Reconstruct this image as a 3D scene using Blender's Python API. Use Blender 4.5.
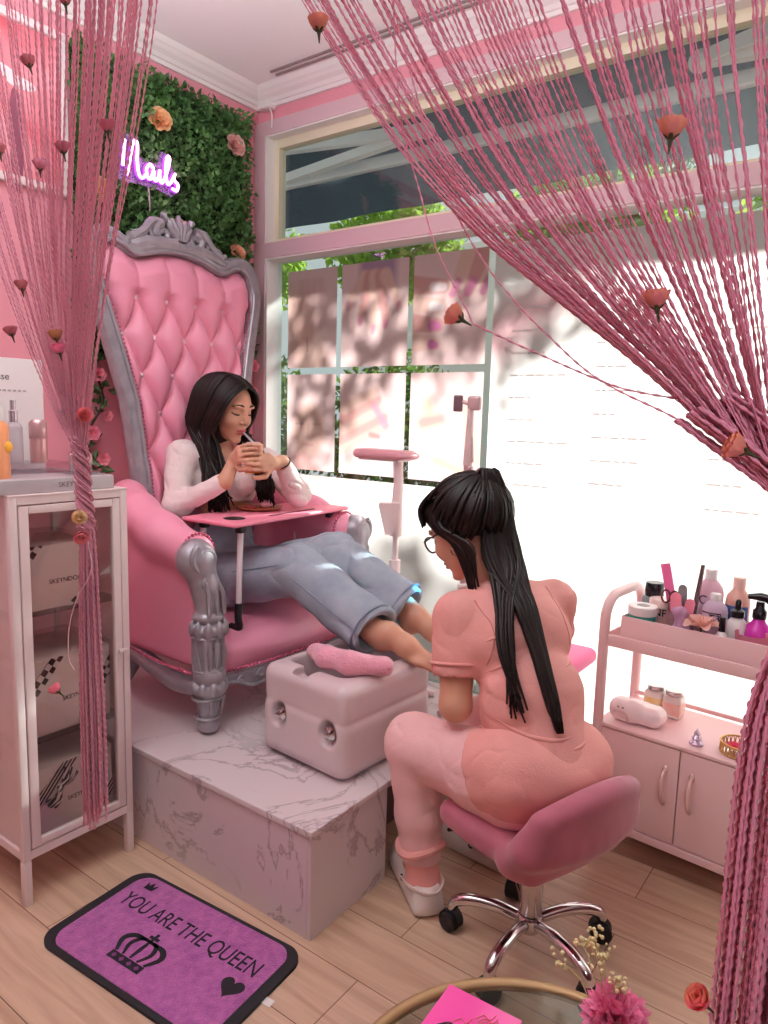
import bpy, bmesh, math, random
import numpy as np
from mathutils import Vector, Matrix, noise

for o in list(bpy.data.objects):
    bpy.data.objects.remove(o)
SC = bpy.context.scene
COL = SC.collection
PI = math.pi

# ------------------------------------------------------------------ camera, world, light, exposure
cam_d = bpy.data.cameras.new('camera')
cam = bpy.data.objects.new('camera', cam_d)
COL.objects.link(cam)
cam_d.sensor_fit = 'HORIZONTAL'
cam_d.sensor_width = 36.0
cam_d.lens = 36.0 * 712.0 / 768.0
cam_d.clip_start = 0.02
cx_, cy_, cz_ = (0.80596844, 0.591317, 0.02755143), (-0.10156513, 0.0922813, 0.99053959), (0.58318042, -0.80114192, 0.13443301)
cam.matrix_world = Matrix(((cx_[0], cy_[0], cz_[0], 0), (cx_[1], cy_[1], cz_[1], 0), (cx_[2], cy_[2], cz_[2], 1.25), (0, 0, 0, 1)))
SC.camera = cam

world = bpy.data.worlds.new('sky')
SC.world = world
world.use_nodes = True
bg = world.node_tree.nodes['Background']
bg.inputs[0].default_value = (0.92, 0.96, 1.0, 1)
bg.inputs[1].default_value = 0.7

def light(name, kind, loc, rot, energy, color, size=None, size_y=None):
    d = bpy.data.lights.new(name, kind)
    d.energy = energy
    d.color = color
    if kind == 'AREA':
        d.shape = 'RECTANGLE'
        d.size = size
        d.size_y = size_y or size
    o = bpy.data.objects.new(name, d)
    COL.objects.link(o)
    o.location = loc
    o.rotation_euler = rot
    return o

sun = light('sun', 'SUN', (0, 6, 6), (0, 0, 0), 12.0, (0.97, 1.0, 0.97))
sun.rotation_euler = Vector((-0.30, -1.0, -0.64)).to_track_quat('-Z', 'Y').to_euler()
sun.data.angle = 0.02
gl0 = light('front_fill', 'POINT', (0.50, -0.15, 1.45), (0, 0, 0), 19.0, (0.90, 0.98, 1.0))  # unseen fill light added beside the camera to lift the curtain strings
gl0.data.shadow_soft_size = 0.15
wl_ = light('left_fill', 'POINT', (-1.62, 0.20, 2.12), (0, 0, 0), 7.5, (0.92, 0.98, 1.0))  # added fill out of frame, brightens left strings, wall and ceiling
wl_.data.shadow_soft_size = 0.12
light('ceiling_fill', 'AREA', (-1.05, 0.48, 1.98), (PI, 0, 0), 58.0, (0.88, 0.98, 1.0), 0.5, 0.5)  # unseen upward fill added above the frame to brighten the ceiling
SC.view_settings.view_transform = 'Standard'
SC.view_settings.look = 'None'
SC.view_settings.exposure = -0.12
SC.view_settings.gamma = 1.0
SC.view_settings.use_curve_mapping = False
SC.cycles.sample_clamp_indirect = 6.0
SC.cycles.max_bounces = 10
SC.cycles.diffuse_bounces = 5
SC.cycles.transparent_max_bounces = 24
SC.cycles.caustics_reflective = False
SC.cycles.caustics_refractive = False

# ------------------------------------------------------------------ materials
def lin(c):
    if isinstance(c, str):
        c = tuple(int(c[i:i + 2], 16) / 255 for i in (0, 2, 4))
    return tuple(x / 12.92 if x <= 0.04045 else ((x + 0.055) / 1.055) ** 2.4 for x in c)

MATS = {}
def M(name, color='ffffff', rough=0.5, metal=0.0, var=0.0, vscale=8.0, bump=0.0, bscale=60.0, trans=0.0, emis=None, estr=0.0,
      sheen=0.0, coat=0.0, alpha=1.0, spec=0.5, stretch=None, color2=None, transl=0.0, sss=0.0):
    if name in MATS:
        return MATS[name]
    m = bpy.data.materials.new(name)
    MATS[name] = m
    m.use_nodes = True
    nt = m.node_tree
    b = nt.nodes['Principled BSDF']
    c = lin(color)
    b.inputs['Base Color'].default_value = (*c, 1)
    b.inputs['Roughness'].default_value = rough
    b.inputs['Metallic'].default_value = metal
    b.inputs['Transmission Weight'].default_value = trans
    b.inputs['Sheen Weight'].default_value = sheen
    b.inputs['Coat Weight'].default_value = coat
    b.inputs['Alpha'].default_value = alpha
    b.inputs['Specular IOR Level'].default_value = spec
    if sss:
        b.inputs['Subsurface Weight'].default_value = sss
        b.inputs['Subsurface Radius'].default_value = (0.01, 0.004, 0.002)
    if emis:
        b.inputs['Emission Color'].default_value = (*lin(emis), 1)
        b.inputs['Emission Strength'].default_value = estr
    if var or bump or color2:
        tc = nt.nodes.new('ShaderNodeTexCoord')
        src = tc.outputs['Object']
        if stretch:
            mp = nt.nodes.new('ShaderNodeMapping')
            mp.inputs['Scale'].default_value = stretch
            nt.links.new(src, mp.inputs['Vector'])
            src = mp.outputs['Vector']
        if var or color2:
            n = nt.nodes.new('ShaderNodeTexNoise')
            n.inputs['Scale'].default_value = vscale
            n.inputs['Detail'].default_value = 5
            nt.links.new(src, n.inputs['Vector'])
            r = nt.nodes.new('ShaderNodeValToRGB')
            r.color_ramp.elements[0].position = 0.3
            r.color_ramp.elements[1].position = 0.7
            c2 = lin(color2) if color2 else tuple(x * (1 - var) for x in c)
            r.color_ramp.elements[0].color = (*c2, 1)
            r.color_ramp.elements[1].color = (*tuple(min(1, x * (1 + var * 0.5)) for x in c), 1)
            nt.links.new(n.outputs['Fac'], r.inputs['Fac'])
            nt.links.new(r.outputs['Color'], b.inputs['Base Color'])
        if bump:
            n2 = nt.nodes.new('ShaderNodeTexNoise')
            n2.inputs['Scale'].default_value = bscale
            n2.inputs['Detail'].default_value = 4
            nt.links.new(src, n2.inputs['Vector'])
            bp = nt.nodes.new('ShaderNodeBump')
            bp.inputs['Strength'].default_value = bump
            bp.inputs['Distance'].default_value = 0.01
            nt.links.new(n2.outputs['Fac'], bp.inputs['Height'])
            nt.links.new(bp.outputs['Normal'], b.inputs['Normal'])
    if transl:
        out = nt.nodes['Material Output']
        tr = nt.nodes.new('ShaderNodeBsdfTranslucent')
        tr.inputs['Color'].default_value = (*c, 1)
        if b.inputs['Base Color'].links:
            nt.links.new(b.inputs['Base Color'].links[0].from_socket, tr.inputs['Color'])
        mx = nt.nodes.new('ShaderNodeMixShader')
        mx.inputs[0].default_value = transl
        nt.links.new(b.outputs[0], mx.inputs[1])
        nt.links.new(tr.outputs[0], mx.inputs[2])
        nt.links.new(mx.outputs[0], out.inputs['Surface'])
    return m

def glass_mat(name, tint='f4fbf8', gloss=0.07, rough=0.02):
    if name in MATS:
        return MATS[name]
    m = bpy.data.materials.new(name)
    MATS[name] = m
    m.use_nodes = True
    nt = m.node_tree
    nt.nodes.remove(nt.nodes['Principled BSDF'])
    out = nt.nodes['Material Output']
    t = nt.nodes.new('ShaderNodeBsdfTransparent')
    t.inputs[0].default_value = (*lin(tint), 1)
    g = nt.nodes.new('ShaderNodeBsdfGlossy')
    g.inputs['Roughness'].default_value = rough
    lw = nt.nodes.new('ShaderNodeLayerWeight')
    lw.inputs['Blend'].default_value = 0.5
    pw_ = nt.nodes.new('ShaderNodeMath'); pw_.operation = 'POWER'; pw_.inputs[1].default_value = 5.0
    ma = nt.nodes.new('ShaderNodeMath'); ma.operation = 'MULTIPLY_ADD'; ma.inputs[1].default_value = 0.55; ma.inputs[2].default_value = gloss * 0.6
    nt.links.new(lw.outputs['Facing'], pw_.inputs[0]); nt.links.new(pw_.outputs[0], ma.inputs[0])
    mx = nt.nodes.new('ShaderNodeMixShader')
    nt.links.new(ma.outputs[0], mx.inputs[0])
    nt.links.new(t.outputs[0], mx.inputs[1])
    nt.links.new(g.outputs[0], mx.inputs[2])
    nt.links.new(mx.outputs[0], out.inputs['Surface'])
    return m

# ------------------------------------------------------------------ mesh builder
def frame(z, up=(0, 0, 1)):
    z = Vector(z).normalized()
    up = Vector(up)
    if abs(z.dot(up.normalized())) > 0.99:
        up = Vector((1, 0, 0))
    x = up.cross(z).normalized()
    y = z.cross(x)
    return Matrix((x, y, z)).transposed()          # columns x, y, z

def T(loc=(0, 0, 0), rot=(0, 0, 0), sc=None):
    m = Matrix.Translation(loc)
    for ax, a in zip('XYZ', rot):
        if a:
            m = m @ Matrix.Rotation(a, 4, ax)
    if sc:
        m = m @ Matrix.Diagonal((*sc, 1))
    return m

class G:
    def __init__(s):
        s.v = []
        s.f = []
    def add(s, vs, fs, m=None):
        n = len(s.v)
        if m is not None:
            vs = [m @ Vector(v) for v in vs]
        s.v += [tuple(v) for v in vs]
        s.f += [tuple(i + n for i in f) for f in fs]
        return s
    def box(s, size, m=None, c=(0, 0, 0)):
        x, y, z = (q / 2 for q in size)
        vs = [(c[0] + a * x, c[1] + b * y, c[2] + d * z) for a in (-1, 1) for b in (-1, 1) for d in (-1, 1)]
        return s.add(vs, [(0, 1, 3, 2), (4, 6, 7, 5), (0, 4, 5, 1), (2, 3, 7, 6), (0, 2, 6, 4), (1, 5, 7, 3)], m)
    def span(s, a, b, m=None):
        return s.box([abs(b[i] - a[i]) for i in range(3)], m, [(a[i] + b[i]) / 2 for i in range(3)])
    def rbox(s, size, r, m=None, c=(0, 0, 0), seg=3):
        bm = bmesh.new()
        bmesh.ops.create_cube(bm, size=1)
        for v in bm.verts:
            v.co = Vector((v.co.x * size[0], v.co.y * size[1], v.co.z * size[2]))
        bmesh.ops.bevel(bm, geom=bm.edges[:], offset=min(r, min(size) * 0.49), segments=seg, profile=0.5, affect='EDGES')
        bm.verts.index_update()
        s.add([v.co + Vector(c) for v in bm.verts], [[v.index for v in f.verts] for f in bm.faces], m)
        bm.free()
        return s
    def rspan(s, a, b, r, m=None, seg=3):
        return s.rbox([abs(b[i] - a[i]) for i in range(3)], r, m, [(a[i] + b[i]) / 2 for i in range(3)], seg)
    def tube(s, pts, r, seg=8, m=None, closed=False, cap=True, flat=1.0):
        pts = [Vector(p) for p in pts]
        n = len(pts)
        rs = list(r) if hasattr(r, '__len__') else [r] * n
        if len(rs) != n:
            rs = [float(q) for q in np.interp(np.linspace(0, 1, n), np.linspace(0, 1, len(rs)), rs)]
        tg = []
        for i in range(n):
            if closed:
                t = pts[(i + 1) % n] - pts[i - 1]
            else:
                t = pts[min(i + 1, n - 1)] - pts[max(i - 1, 0)]
            tg.append(t.normalized() if t.length > 1e-9 else Vector((0, 0, 1)))
        x = tg[0].orthogonal().normalized()
        vs, fs = [], []
        for i in range(n):
            x = x - tg[i] * x.dot(tg[i])
            x = x.normalized() if x.length > 1e-6 else tg[i].orthogonal().normalized()
            y = tg[i].cross(x)
            for k in range(seg):
                a = 2 * PI * k / seg
                vs.append(pts[i] + x * (math.cos(a) * rs[i]) + y * (math.sin(a) * rs[i] * flat))
        rng = n if closed else n - 1
        for i in range(rng):
            j = (i + 1) % n
            for k in range(seg):
                k2 = (k + 1) % seg
                fs.append((i * seg + k, i * seg + k2, j * seg + k2, j * seg + k))
        if cap and not closed:
            fs.append(tuple(range(seg))[::-1])
            fs.append(tuple((n - 1) * seg + k for k in range(seg)))
        return s.add(vs, fs, m)
    def lathe(s, prof, seg=24, m=None):
        vs, fs = [], []
        n = len(prof)
        for r, z in prof:
            for k in range(seg):
                a = 2 * PI * k / seg
                vs.append((max(r, 1e-5) * math.cos(a), max(r, 1e-5) * math.sin(a), z))
        for i in range(n - 1):
            for k in range(seg):
                k2 = (k + 1) % seg
                fs.append((i * seg + k, i * seg + k2, (i + 1) * seg + k2, (i + 1) * seg + k))
        if prof[0][0] > 1e-4:
            fs.append(tuple(range(seg))[::-1])
        if prof[-1][0] > 1e-4:
            fs.append(tuple((n - 1) * seg + k for k in range(seg)))
        return s.add(vs, fs, m)
    def ball(s, c, r, seg=16, rings=10, m=None):
        r = r if hasattr(r, '__len__') else (r, r, r)
        prof = [(math.sin(PI * i / rings), -math.cos(PI * i / rings)) for i in range(rings + 1)]
        mm = Matrix.Translation(c) @ Matrix.Diagonal((*r, 1))
        return s.lathe(prof, seg, (m @ mm) if m is not None else mm)
    def prism(s, poly, h, m=None):
        n = len(poly)
        vs = [(x, y, 0) for x, y in poly] + [(x, y, h) for x, y in poly]
        fs = [tuple(range(n))[::-1], tuple(range(n, 2 * n))]
        fs += [(i, (i + 1) % n, n + (i + 1) % n, n + i) for i in range(n)]
        return s.add(vs, fs, m)
    def surf(s, fn, nu, nv, m=None, wrap=False):
        vs = [fn(i / (nu - 1), j / (nv - 1)) for i in range(nu) for j in range(nv)]
        fs = [(i * nv + j, (i + 1) * nv + j, (i + 1) * nv + j + 1, i * nv + j + 1) for i in range(nu - 1) for j in range(nv - 1)]
        return s.add(vs, fs, m)

def tag(o, label=None, cat=None, group=None, kind=None):
    if label: o['label'] = label
    if cat: o['category'] = cat
    if group: o['group'] = group
    if kind: o['kind'] = kind
    return o

def thing(name, label, cat, loc=(0, 0, 0), rz=0.0, group=None):
    o = bpy.data.objects.new(name, None)
    COL.objects.link(o)
    o.empty_display_size = 0.05
    o.location = loc
    o.rotation_euler = (0, 0, rz)
    return tag(o, label, cat, group)

def raw_mesh(name, v, f, mat, parent=None, smooth=True, angle=42, w=False):
    me = bpy.data.meshes.new(name)
    if w and parent is not None:
        off = np.array(parent.location)
        v = np.asarray([tuple(q) for q in v]) - off
    me.from_pydata([tuple(q) for q in v], [], f)
    me.update()
    if smooth:
        me.polygons.foreach_set('use_smooth', [True] * len(me.polygons))
        if angle:
            me.set_sharp_from_angle(angle=math.radians(angle))
    for m in (mat if isinstance(mat, (list, tuple)) else [mat]):
        me.materials.append(m)
    o = bpy.data.objects.new(name, me)
    COL.objects.link(o)
    if parent is not None:
        o.parent = parent
    return o

def part(parent, name, g, mat, smooth=True, angle=42, w=False, label=None, sub=None):
    """one mesh object; w=True: the geometry is given in world coordinates"""
    if w and parent is not None:
        root = parent
        off = Vector((0, 0, 0))
        while root is not None:
            off += root.location
            root = root.parent
        v = [Vector(q) - off for q in g.v]
    else:
        v = g.v
    o = raw_mesh(name, v, g.f, mat, parent, smooth, angle)
    if label: o['label'] = label
    return o

def struct(name, g, mat, smooth=False):
    o = raw_mesh(name, g.v, g.f, mat, None, smooth)
    o['kind'] = 'structure'
    return o

def text_geo(txt, size, m, depth=0.0004, align='CENTER'):
    cu = bpy.data.curves.new('lettering', 'FONT')
    cu.body = txt
    cu.size = size
    cu.extrude = depth
    cu.align_x = align
    cu.align_y = 'CENTER'
    o = bpy.data.objects.new('lettering', cu)
    COL.objects.link(o)
    dg = bpy.context.evaluated_depsgraph_get()
    me = bpy.data.meshes.new_from_object(o.evaluated_get(dg))
    g = G().add([v.co for v in me.vertices], [tuple(p.vertices) for p in me.polygons], m)
    bpy.data.objects.remove(o)
    bpy.data.meshes.remove(me)
    bpy.data.curves.remove(cu)
    return g

def axes(x, y, o):
    """matrix that puts the local XY plane on world directions x, y with origin o"""
    x = Vector(x).normalized()
    y = Vector(y).normalized()
    z = x.cross(y)
    m = Matrix((x, y, z)).transposed().to_4x4()
    m.translation = o
    return m

# ------------------------------------------------------------------ smooth solids (signed distance + surface nets)
def _np(v):
    return np.array(tuple(v), dtype=np.float32)

def cap(a, b, ra, rb=None, op='+', k=None):
    return ('cap', _np(a), _np(b), ra, ra if rb is None else rb, op, k)
def ell(c, r, rot=None, op='+', k=None):
    r = r if hasattr(r, '__len__') else (r, r, r)
    return ('ell', _np(c), _np(r), None if rot is None else np.array(rot.to_3x3(), dtype=np.float32), op, k)
def rb(c, half, rr, rot=None, op='+', k=None):
    return ('box', _np(c), _np(half), rr, None if rot is None else np.array(rot.to_3x3(), dtype=np.float32), op, k)
def cut(p, n):
    return ('cut', _np(p), _np(Vector(n).normalized()), '^', None)
def chain(pts, rs, op='+', k=None):
    return [cap(pts[i], pts[i + 1], rs[i], rs[i + 1], op, k) for i in range(len(pts) - 1)]

def sdf_solid(prims, h=0.005, k=0.015):
    lo = np.array([1e9] * 3)
    hi = -lo
    bbs = []
    for p in prims:
        if p[0] == 'cap':
            r = max(p[3], p[4]); a = np.minimum(p[1], p[2]) - r; b = np.maximum(p[1], p[2]) + r
        elif p[0] == 'ell':
            r = float(p[2].max()); a = p[1] - r; b = p[1] + r
        elif p[0] == 'box':
            r = float(np.linalg.norm(p[2])) + p[3]; a = p[1] - r; b = p[1] + r
        else:
            a = b = None
        bbs.append((a, b))
        if a is not None and p[-2] == '+':
            lo = np.minimum(lo, a); hi = np.maximum(hi, b)
    pad = 3 * h + k
    lo -= pad; hi += pad
    n = np.ceil((hi - lo) / h).astype(int) + 1
    ax = [(lo[i] + h * np.arange(n[i])).astype(np.float32) for i in range(3)]
    D = np.full(tuple(n), 0.06, dtype=np.float32)
    for p, (a, b) in zip(prims, bbs):
        op, kk = p[-2], p[-1]
        kk = k if kk is None else kk
        if a is None:
            sl = (slice(None),) * 3
        else:
            m = kk + 3 * h
            i0 = np.maximum(((a - m - lo) / h).astype(int), 0)
            i1 = np.minimum(((b + m - lo) / h).astype(int) + 2, n)
            if (i1 <= i0).any():
                continue
            sl = tuple(slice(i0[i], i1[i]) for i in range(3))
        X = ax[0][sl[0]][:, None, None]; Y = ax[1][sl[1]][None, :, None]; Z = ax[2][sl[2]][None, None, :]
        if p[0] == 'cap':
            A, B = p[1], p[2]
            ba = B - A
            L = float(ba @ ba) + 1e-12
            t = np.clip(((X - A[0]) * ba[0] + (Y - A[1]) * ba[1] + (Z - A[2]) * ba[2]) / L, 0, 1)
            d = np.sqrt((X - A[0] - t * ba[0]) ** 2 + (Y - A[1] - t * ba[1]) ** 2 + (Z - A[2] - t * ba[2]) ** 2) - (p[3] + t * (p[4] - p[3]))
        elif p[0] in ('ell', 'box'):
            dx, dy, dz = X - p[1][0], Y - p[1][1], Z - p[1][2]
            R_ = p[3] if p[0] == 'ell' else p[4]
            if R_ is not None:
                qx = R_[0, 0] * dx + R_[1, 0] * dy + R_[2, 0] * dz
                qy = R_[0, 1] * dx + R_[1, 1] * dy + R_[2, 1] * dz
                qz = R_[0, 2] * dx + R_[1, 2] * dy + R_[2, 2] * dz
            else:
                qx, qy, qz = dx, dy, dz
            r = p[2]
            if p[0] == 'ell':
                k0 = np.sqrt((qx / r[0]) ** 2 + (qy / r[1]) ** 2 + (qz / r[2]) ** 2)
                k1 = np.sqrt((qx / r[0] ** 2) ** 2 + (qy / r[1] ** 2) ** 2 + (qz / r[2] ** 2) ** 2) + 1e-9
                d = k0 * (k0 - 1) / k1
            else:
                ex, ey, ez = np.abs(qx) - r[0] + p[3], np.abs(qy) - r[1] + p[3], np.abs(qz) - r[2] + p[3]
                d = np.sqrt(np.maximum(ex, 0) ** 2 + np.maximum(ey, 0) ** 2 + np.maximum(ez, 0) ** 2) + np.minimum(np.maximum(np.maximum(ex, ey), ez), 0) - p[3]
        else:
            d = (X - p[1][0]) * p[2][0] + (Y - p[1][1]) * p[2][1] + (Z - p[1][2]) * p[2][2]
            D[sl] = np.maximum(D[sl], d)
            continue
        S = D[sl]
        if op == '+':
            if kk > 0:
                e = np.maximum(kk - np.abs(S - d), 0) / kk
                D[sl] = np.minimum(S, d) - e * e * kk * 0.25
            else:
                D[sl] = np.minimum(S, d)
        else:
            if kk > 0:
                e = np.maximum(kk - np.abs(S + d), 0) / kk
                D[sl] = np.maximum(S, -d) + e * e * kk * 0.25
            else:
                D[sl] = np.maximum(S, -d)
    # surface nets
    ins = D < 0
    cnt = np.zeros(tuple(n - 1), dtype=np.int8)
    for c in range(8):
        i, j, q = c & 1, (c >> 1) & 1, c >> 2
        cnt += ins[i:n[0] - 1 + i, j:n[1] - 1 + j, q:n[2] - 1 + q]
    act = np.argwhere((cnt > 0) & (cnt < 8))
    vid = np.full(tuple(n - 1), -1, dtype=np.int64)
    vid[act[:, 0], act[:, 1], act[:, 2]] = np.arange(len(act))
    cd = np.stack([D[act[:, 0] + (c & 1), act[:, 1] + ((c >> 1) & 1), act[:, 2] + (c >> 2)] for c in range(8)], 1)
    acc = np.zeros((len(act), 3)); num = np.zeros(len(act))
    for c0 in range(8):
        for bit in (1, 2, 4):
            if c0 & bit:
                continue
            c1 = c0 | bit
            a, b = cd[:, c0], cd[:, c1]
            mk = (a < 0) != (b < 0)
            t = np.where(mk, a / np.where(mk, a - b, 1), 0)
            p0 = np.array([c0 & 1, (c0 >> 1) & 1, c0 >> 2], float)
            p1 = np.array([c1 & 1, (c1 >> 1) & 1, c1 >> 2], float)
            acc += np.where(mk[:, None], p0 + t[:, None] * (p1 - p0), 0)
            num += mk
    V = lo + h * (act + acc / num[:, None])
    F = []
    for axn in range(3):
        s0 = [slice(1, -1)] * 3; s1 = [slice(1, -1)] * 3
        s0[axn] = slice(0, -1); s1[axn] = slice(1, None)
        A, B = ins[tuple(s0)], ins[tuple(s1)]
        e = np.argwhere(A != B)
        if not len(e):
            continue
        flip = A[e[:, 0], e[:, 1], e[:, 2]]
        e = e + 1
        e[:, axn] -= 1
        u, w_ = [(1, 2), (2, 0), (0, 1)][axn]
        def gid(du, dw):
            q = e.copy(); q[:, u] -= du; q[:, w_] -= dw
            return vid[q[:, 0], q[:, 1], q[:, 2]]
        qd = np.stack([gid(1, 1), gid(0, 1), gid(0, 0), gid(1, 0)], 1)
        qd[~flip] = qd[~flip][:, ::-1]
        F.append(qd)
    F = np.concatenate(F)
    F = F[(F >= 0).all(1)]
    return V, F

def fast_mesh(name, V, F, mat, parent=None, smooth=True):
    """mesh from numpy arrays of vertices and quads, world coordinates moved into the parent's frame"""
    V = np.asarray(V, dtype=np.float32)
    if parent is not None:
        off = Vector((0, 0, 0)); r = parent
        while r is not None:
            off += r.location; r = r.parent
        V = V - np.array(off, dtype=np.float32)
    me = bpy.data.meshes.new(name)
    me.vertices.add(len(V)); me.vertices.foreach_set('co', V.ravel())
    nf, nv = F.shape
    me.loops.add(nf * nv); me.loops.foreach_set('vertex_index', F.astype(np.int32).ravel())
    me.polygons.add(nf); me.polygons.foreach_set('loop_start', np.arange(0, nf * nv, nv, dtype=np.int32))
    me.update(calc_edges=True)
    me.polygons.foreach_set('use_smooth', np.full(nf, smooth))
    me.materials.append(mat)
    o = bpy.data.objects.new(name, me)
    COL.objects.link(o)
    if parent is not None:
        o.parent = parent
    return o

def relax(V, F, it=2, lam=0.5):
    V = V.copy()
    n = len(V)
    a = np.concatenate([F[:, i] for i in range(4)]); b = np.concatenate([F[:, (i + 1) % 4] for i in range(4)])
    i = np.concatenate([a, b]); j = np.concatenate([b, a])
    deg = np.bincount(i, minlength=n).astype(float)[:, None]
    for _ in range(it):
        s = np.stack([np.bincount(i, weights=V[j, q], minlength=n) for q in range(3)], 1)
        V += lam * (s / np.maximum(deg, 1) - V)
    return V

def vnormals(V, F):
    nrm = np.cross(V[F[:, 2]] - V[F[:, 0]], V[F[:, 3]] - V[F[:, 1]])
    N = np.zeros_like(V)
    for q in range(4):
        for c in range(3):
            N[:, c] += np.bincount(F[:, q], weights=nrm[:, c], minlength=len(V))
    return N / (np.linalg.norm(N, axis=1, keepdims=True) + 1e-12)

def solid(parent, name, prims, mat, h=0.005, k=0.015, it=2, disp=None, label=None):
    flat = []
    for p in prims:
        flat += p if isinstance(p, list) else [p]
    V, F = sdf_solid(flat, h, k)
    if it:
        V = relax(V, F, it)
    if disp is not None:
        N = vnormals(V, F)
        V = V + N * disp(V)[:, None]
    o = fast_mesh(name, V, F, mat, parent)
    if label: o['label'] = label
    return o

def nz(V, sc, seed=0.0):
    return np.array([noise.noise(Vector((p[0] * sc[0] + seed, p[1] * sc[1], p[2] * sc[2]))) for p in V])
def creases(V, sc, amp, seed=0.0, sharp=7):
    """thin sharp fold lines, as negative offsets along the normal"""
    n = nz(V, sc, seed)
    m = nz(V, tuple(0.5 * q for q in sc), seed + 31)
    return -amp * (1 - np.abs(n)) ** sharp * np.clip(0.35 + 1.6 * m, 0, 1) + 0.5 * amp * n
def smooth_curve(pts, n=24):
    """Catmull-Rom through pts"""
    P = [Vector(p) for p in pts]
    P = [P[0] * 2 - P[1]] + P + [P[-1] * 2 - P[-2]]
    out = []
    m = len(P) - 3
    for q in range(n):
        u = q / (n - 1) * m
        i = min(int(u), m - 1)
        t = u - i
        a, b, c, d = P[i:i + 4]
        out.append(0.5 * ((2 * b) + (c - a) * t + (2 * a - 5 * b + 4 * c - d) * t * t + (3 * b - a - 3 * c + d) * t ** 3))
    return out
rnd = random.Random(7)
# ================================================================== the room
WX, WY, CZ = -2.33, 2.23, 2.555          # left wall, window wall, ceiling height
RX, BY = 3.2, -4.2                       # right wall and back wall behind the camera
wall_m = M('pink_wall_paint', 'EC9CAA', rough=0.75, var=0.05, vscale=3, bump=0.05, bscale=120)
dark_w = M('plum_wall_paint', '8A5560', rough=0.8)
ceil_m = M('ceiling_paint', 'FFFBFA', rough=0.85)
trim_m = M('white_plaster', 'F6EDEC', rough=0.6)

def floor_material():
    m = bpy.data.materials.new('laminate_planks')
    m.use_nodes = True
    nt = m.node_tree
    b = nt.nodes['Principled BSDF']
    tc = nt.nodes.new('ShaderNodeTexCoord')
    br = nt.nodes.new('ShaderNodeTexBrick')
    br.offset = 0.37
    br.inputs['Color1'].default_value = (*lin('CCAA92'), 1)
    br.inputs['Color2'].default_value = (*lin('D3B19B'), 1)
    br.inputs['Mortar'].default_value = (*lin('6F503E'), 1)
    br.inputs['Scale'].default_value = 1.0
    br.inputs['Mortar Size'].default_value = 0.0012
    br.inputs['Brick Width'].default_value = 1.1
    br.inputs['Row Height'].default_value = 0.168
    mp0 = nt.nodes.new('ShaderNodeMapping')
    mp0.inputs['Location'].default_value = (0.46, 0.035, 0)
    nt.links.new(tc.outputs['Object'], mp0.inputs['Vector'])
    nt.links.new(mp0.outputs['Vector'], br.inputs['Vector'])
    mp = nt.nodes.new('ShaderNodeMapping')
    mp.inputs['Scale'].default_value = (1.3, 17, 1)
    nt.links.new(tc.outputs['Object'], mp.inputs['Vector'])
    n = nt.nodes.new('ShaderNodeTexNoise')
    n.inputs['Scale'].default_value = 2.2
    n.inputs['Detail'].default_value = 6
    n.inputs['Distortion'].default_value = 0.6
    nt.links.new(mp.outputs['Vector'], n.inputs['Vector'])
    r = nt.nodes.new('ShaderNodeValToRGB')
    r.color_ramp.elements[0].position = 0.32
    r.color_ramp.elements[0].color = (0.68, 0.60, 0.55, 1)
    r.color_ramp.elements[1].position = 0.66
    r.color_ramp.elements[1].color = (1, 1, 1, 1)
    nt.links.new(n.outputs['Fac'], r.inputs['Fac'])
    mx = nt.nodes.new('ShaderNodeMix')
    mx.data_type = 'RGBA'
    mx.blend_type = 'MULTIPLY'
    mx.inputs['Factor'].default_value = 0.8
    nt.links.new(br.outputs['Color'], mx.inputs[6])
    nt.links.new(r.outputs['Color'], mx.inputs[7])
    nt.links.new(mx.outputs[2], b.inputs['Base Color'])
    b.inputs['Roughness'].default_value = 0.42
    return m

struct('floor', G().span((WX - 0.1, BY - 0.1, -0.08), (RX + 0.1, WY + 0.12, 0)), floor_material())
struct('ceiling', G().span((WX - 0.1, BY - 0.1, CZ), (RX + 0.1, WY + 0.12, CZ + 0.08)), ceil_m)
struct('wall_left', G().span((WX - 0.1, BY - 0.1, 0), (WX, WY + 0.1, CZ)), wall_m)
struct('wall_right', G().span((RX, BY - 0.1, 0), (RX + 0.1, WY + 0.1, CZ)), dark_w)
struct('wall_back', G().span((WX, BY - 0.1, 0), (RX, BY, CZ)), dark_w)
WR = 0.75                                # right end of the window
gw = G()
gw.span((WX, WY, 2.432), (RX, WY + 0.1, CZ))
gw.span((WX, WY, 0), (RX, WY + 0.1, 0.14))
gw.span((WR, WY, 0.14), (RX, WY + 0.1, 2.432))
struct('wall_window', gw, wall_m)
# crown moulding, a profile swept along both walls
prof = [(0, 0), (0.012, 0), (0.016, 0.012), (0.022, 0.014), (0.03, 0.026), (0.046, 0.036), (0.056, 0.046), (0.062, 0.05), (0.068, 0.058), (0.074, 0.066), (0, 0.066)]
def cornice(name, along, a, b):
    g = G()
    vs = []
    for t in (a, b):
        for d, z in prof:
            zz = CZ - 0.066 + z
            vs.append((WX + d, t, zz) if along == 'y' else (t, WY - d, zz))
    n = len(prof)
    g.add(vs, [(i, (i + 1) % n, n + (i + 1) % n, n + i) for i in range(n)] + [tuple(range(n)), tuple(range(n, 2 * n))])
    struct(name, g, trim_m)
cornice('trim_1', 'y', BY, WY)
cornice('trim_2', 'x', WX, RX)

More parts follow.
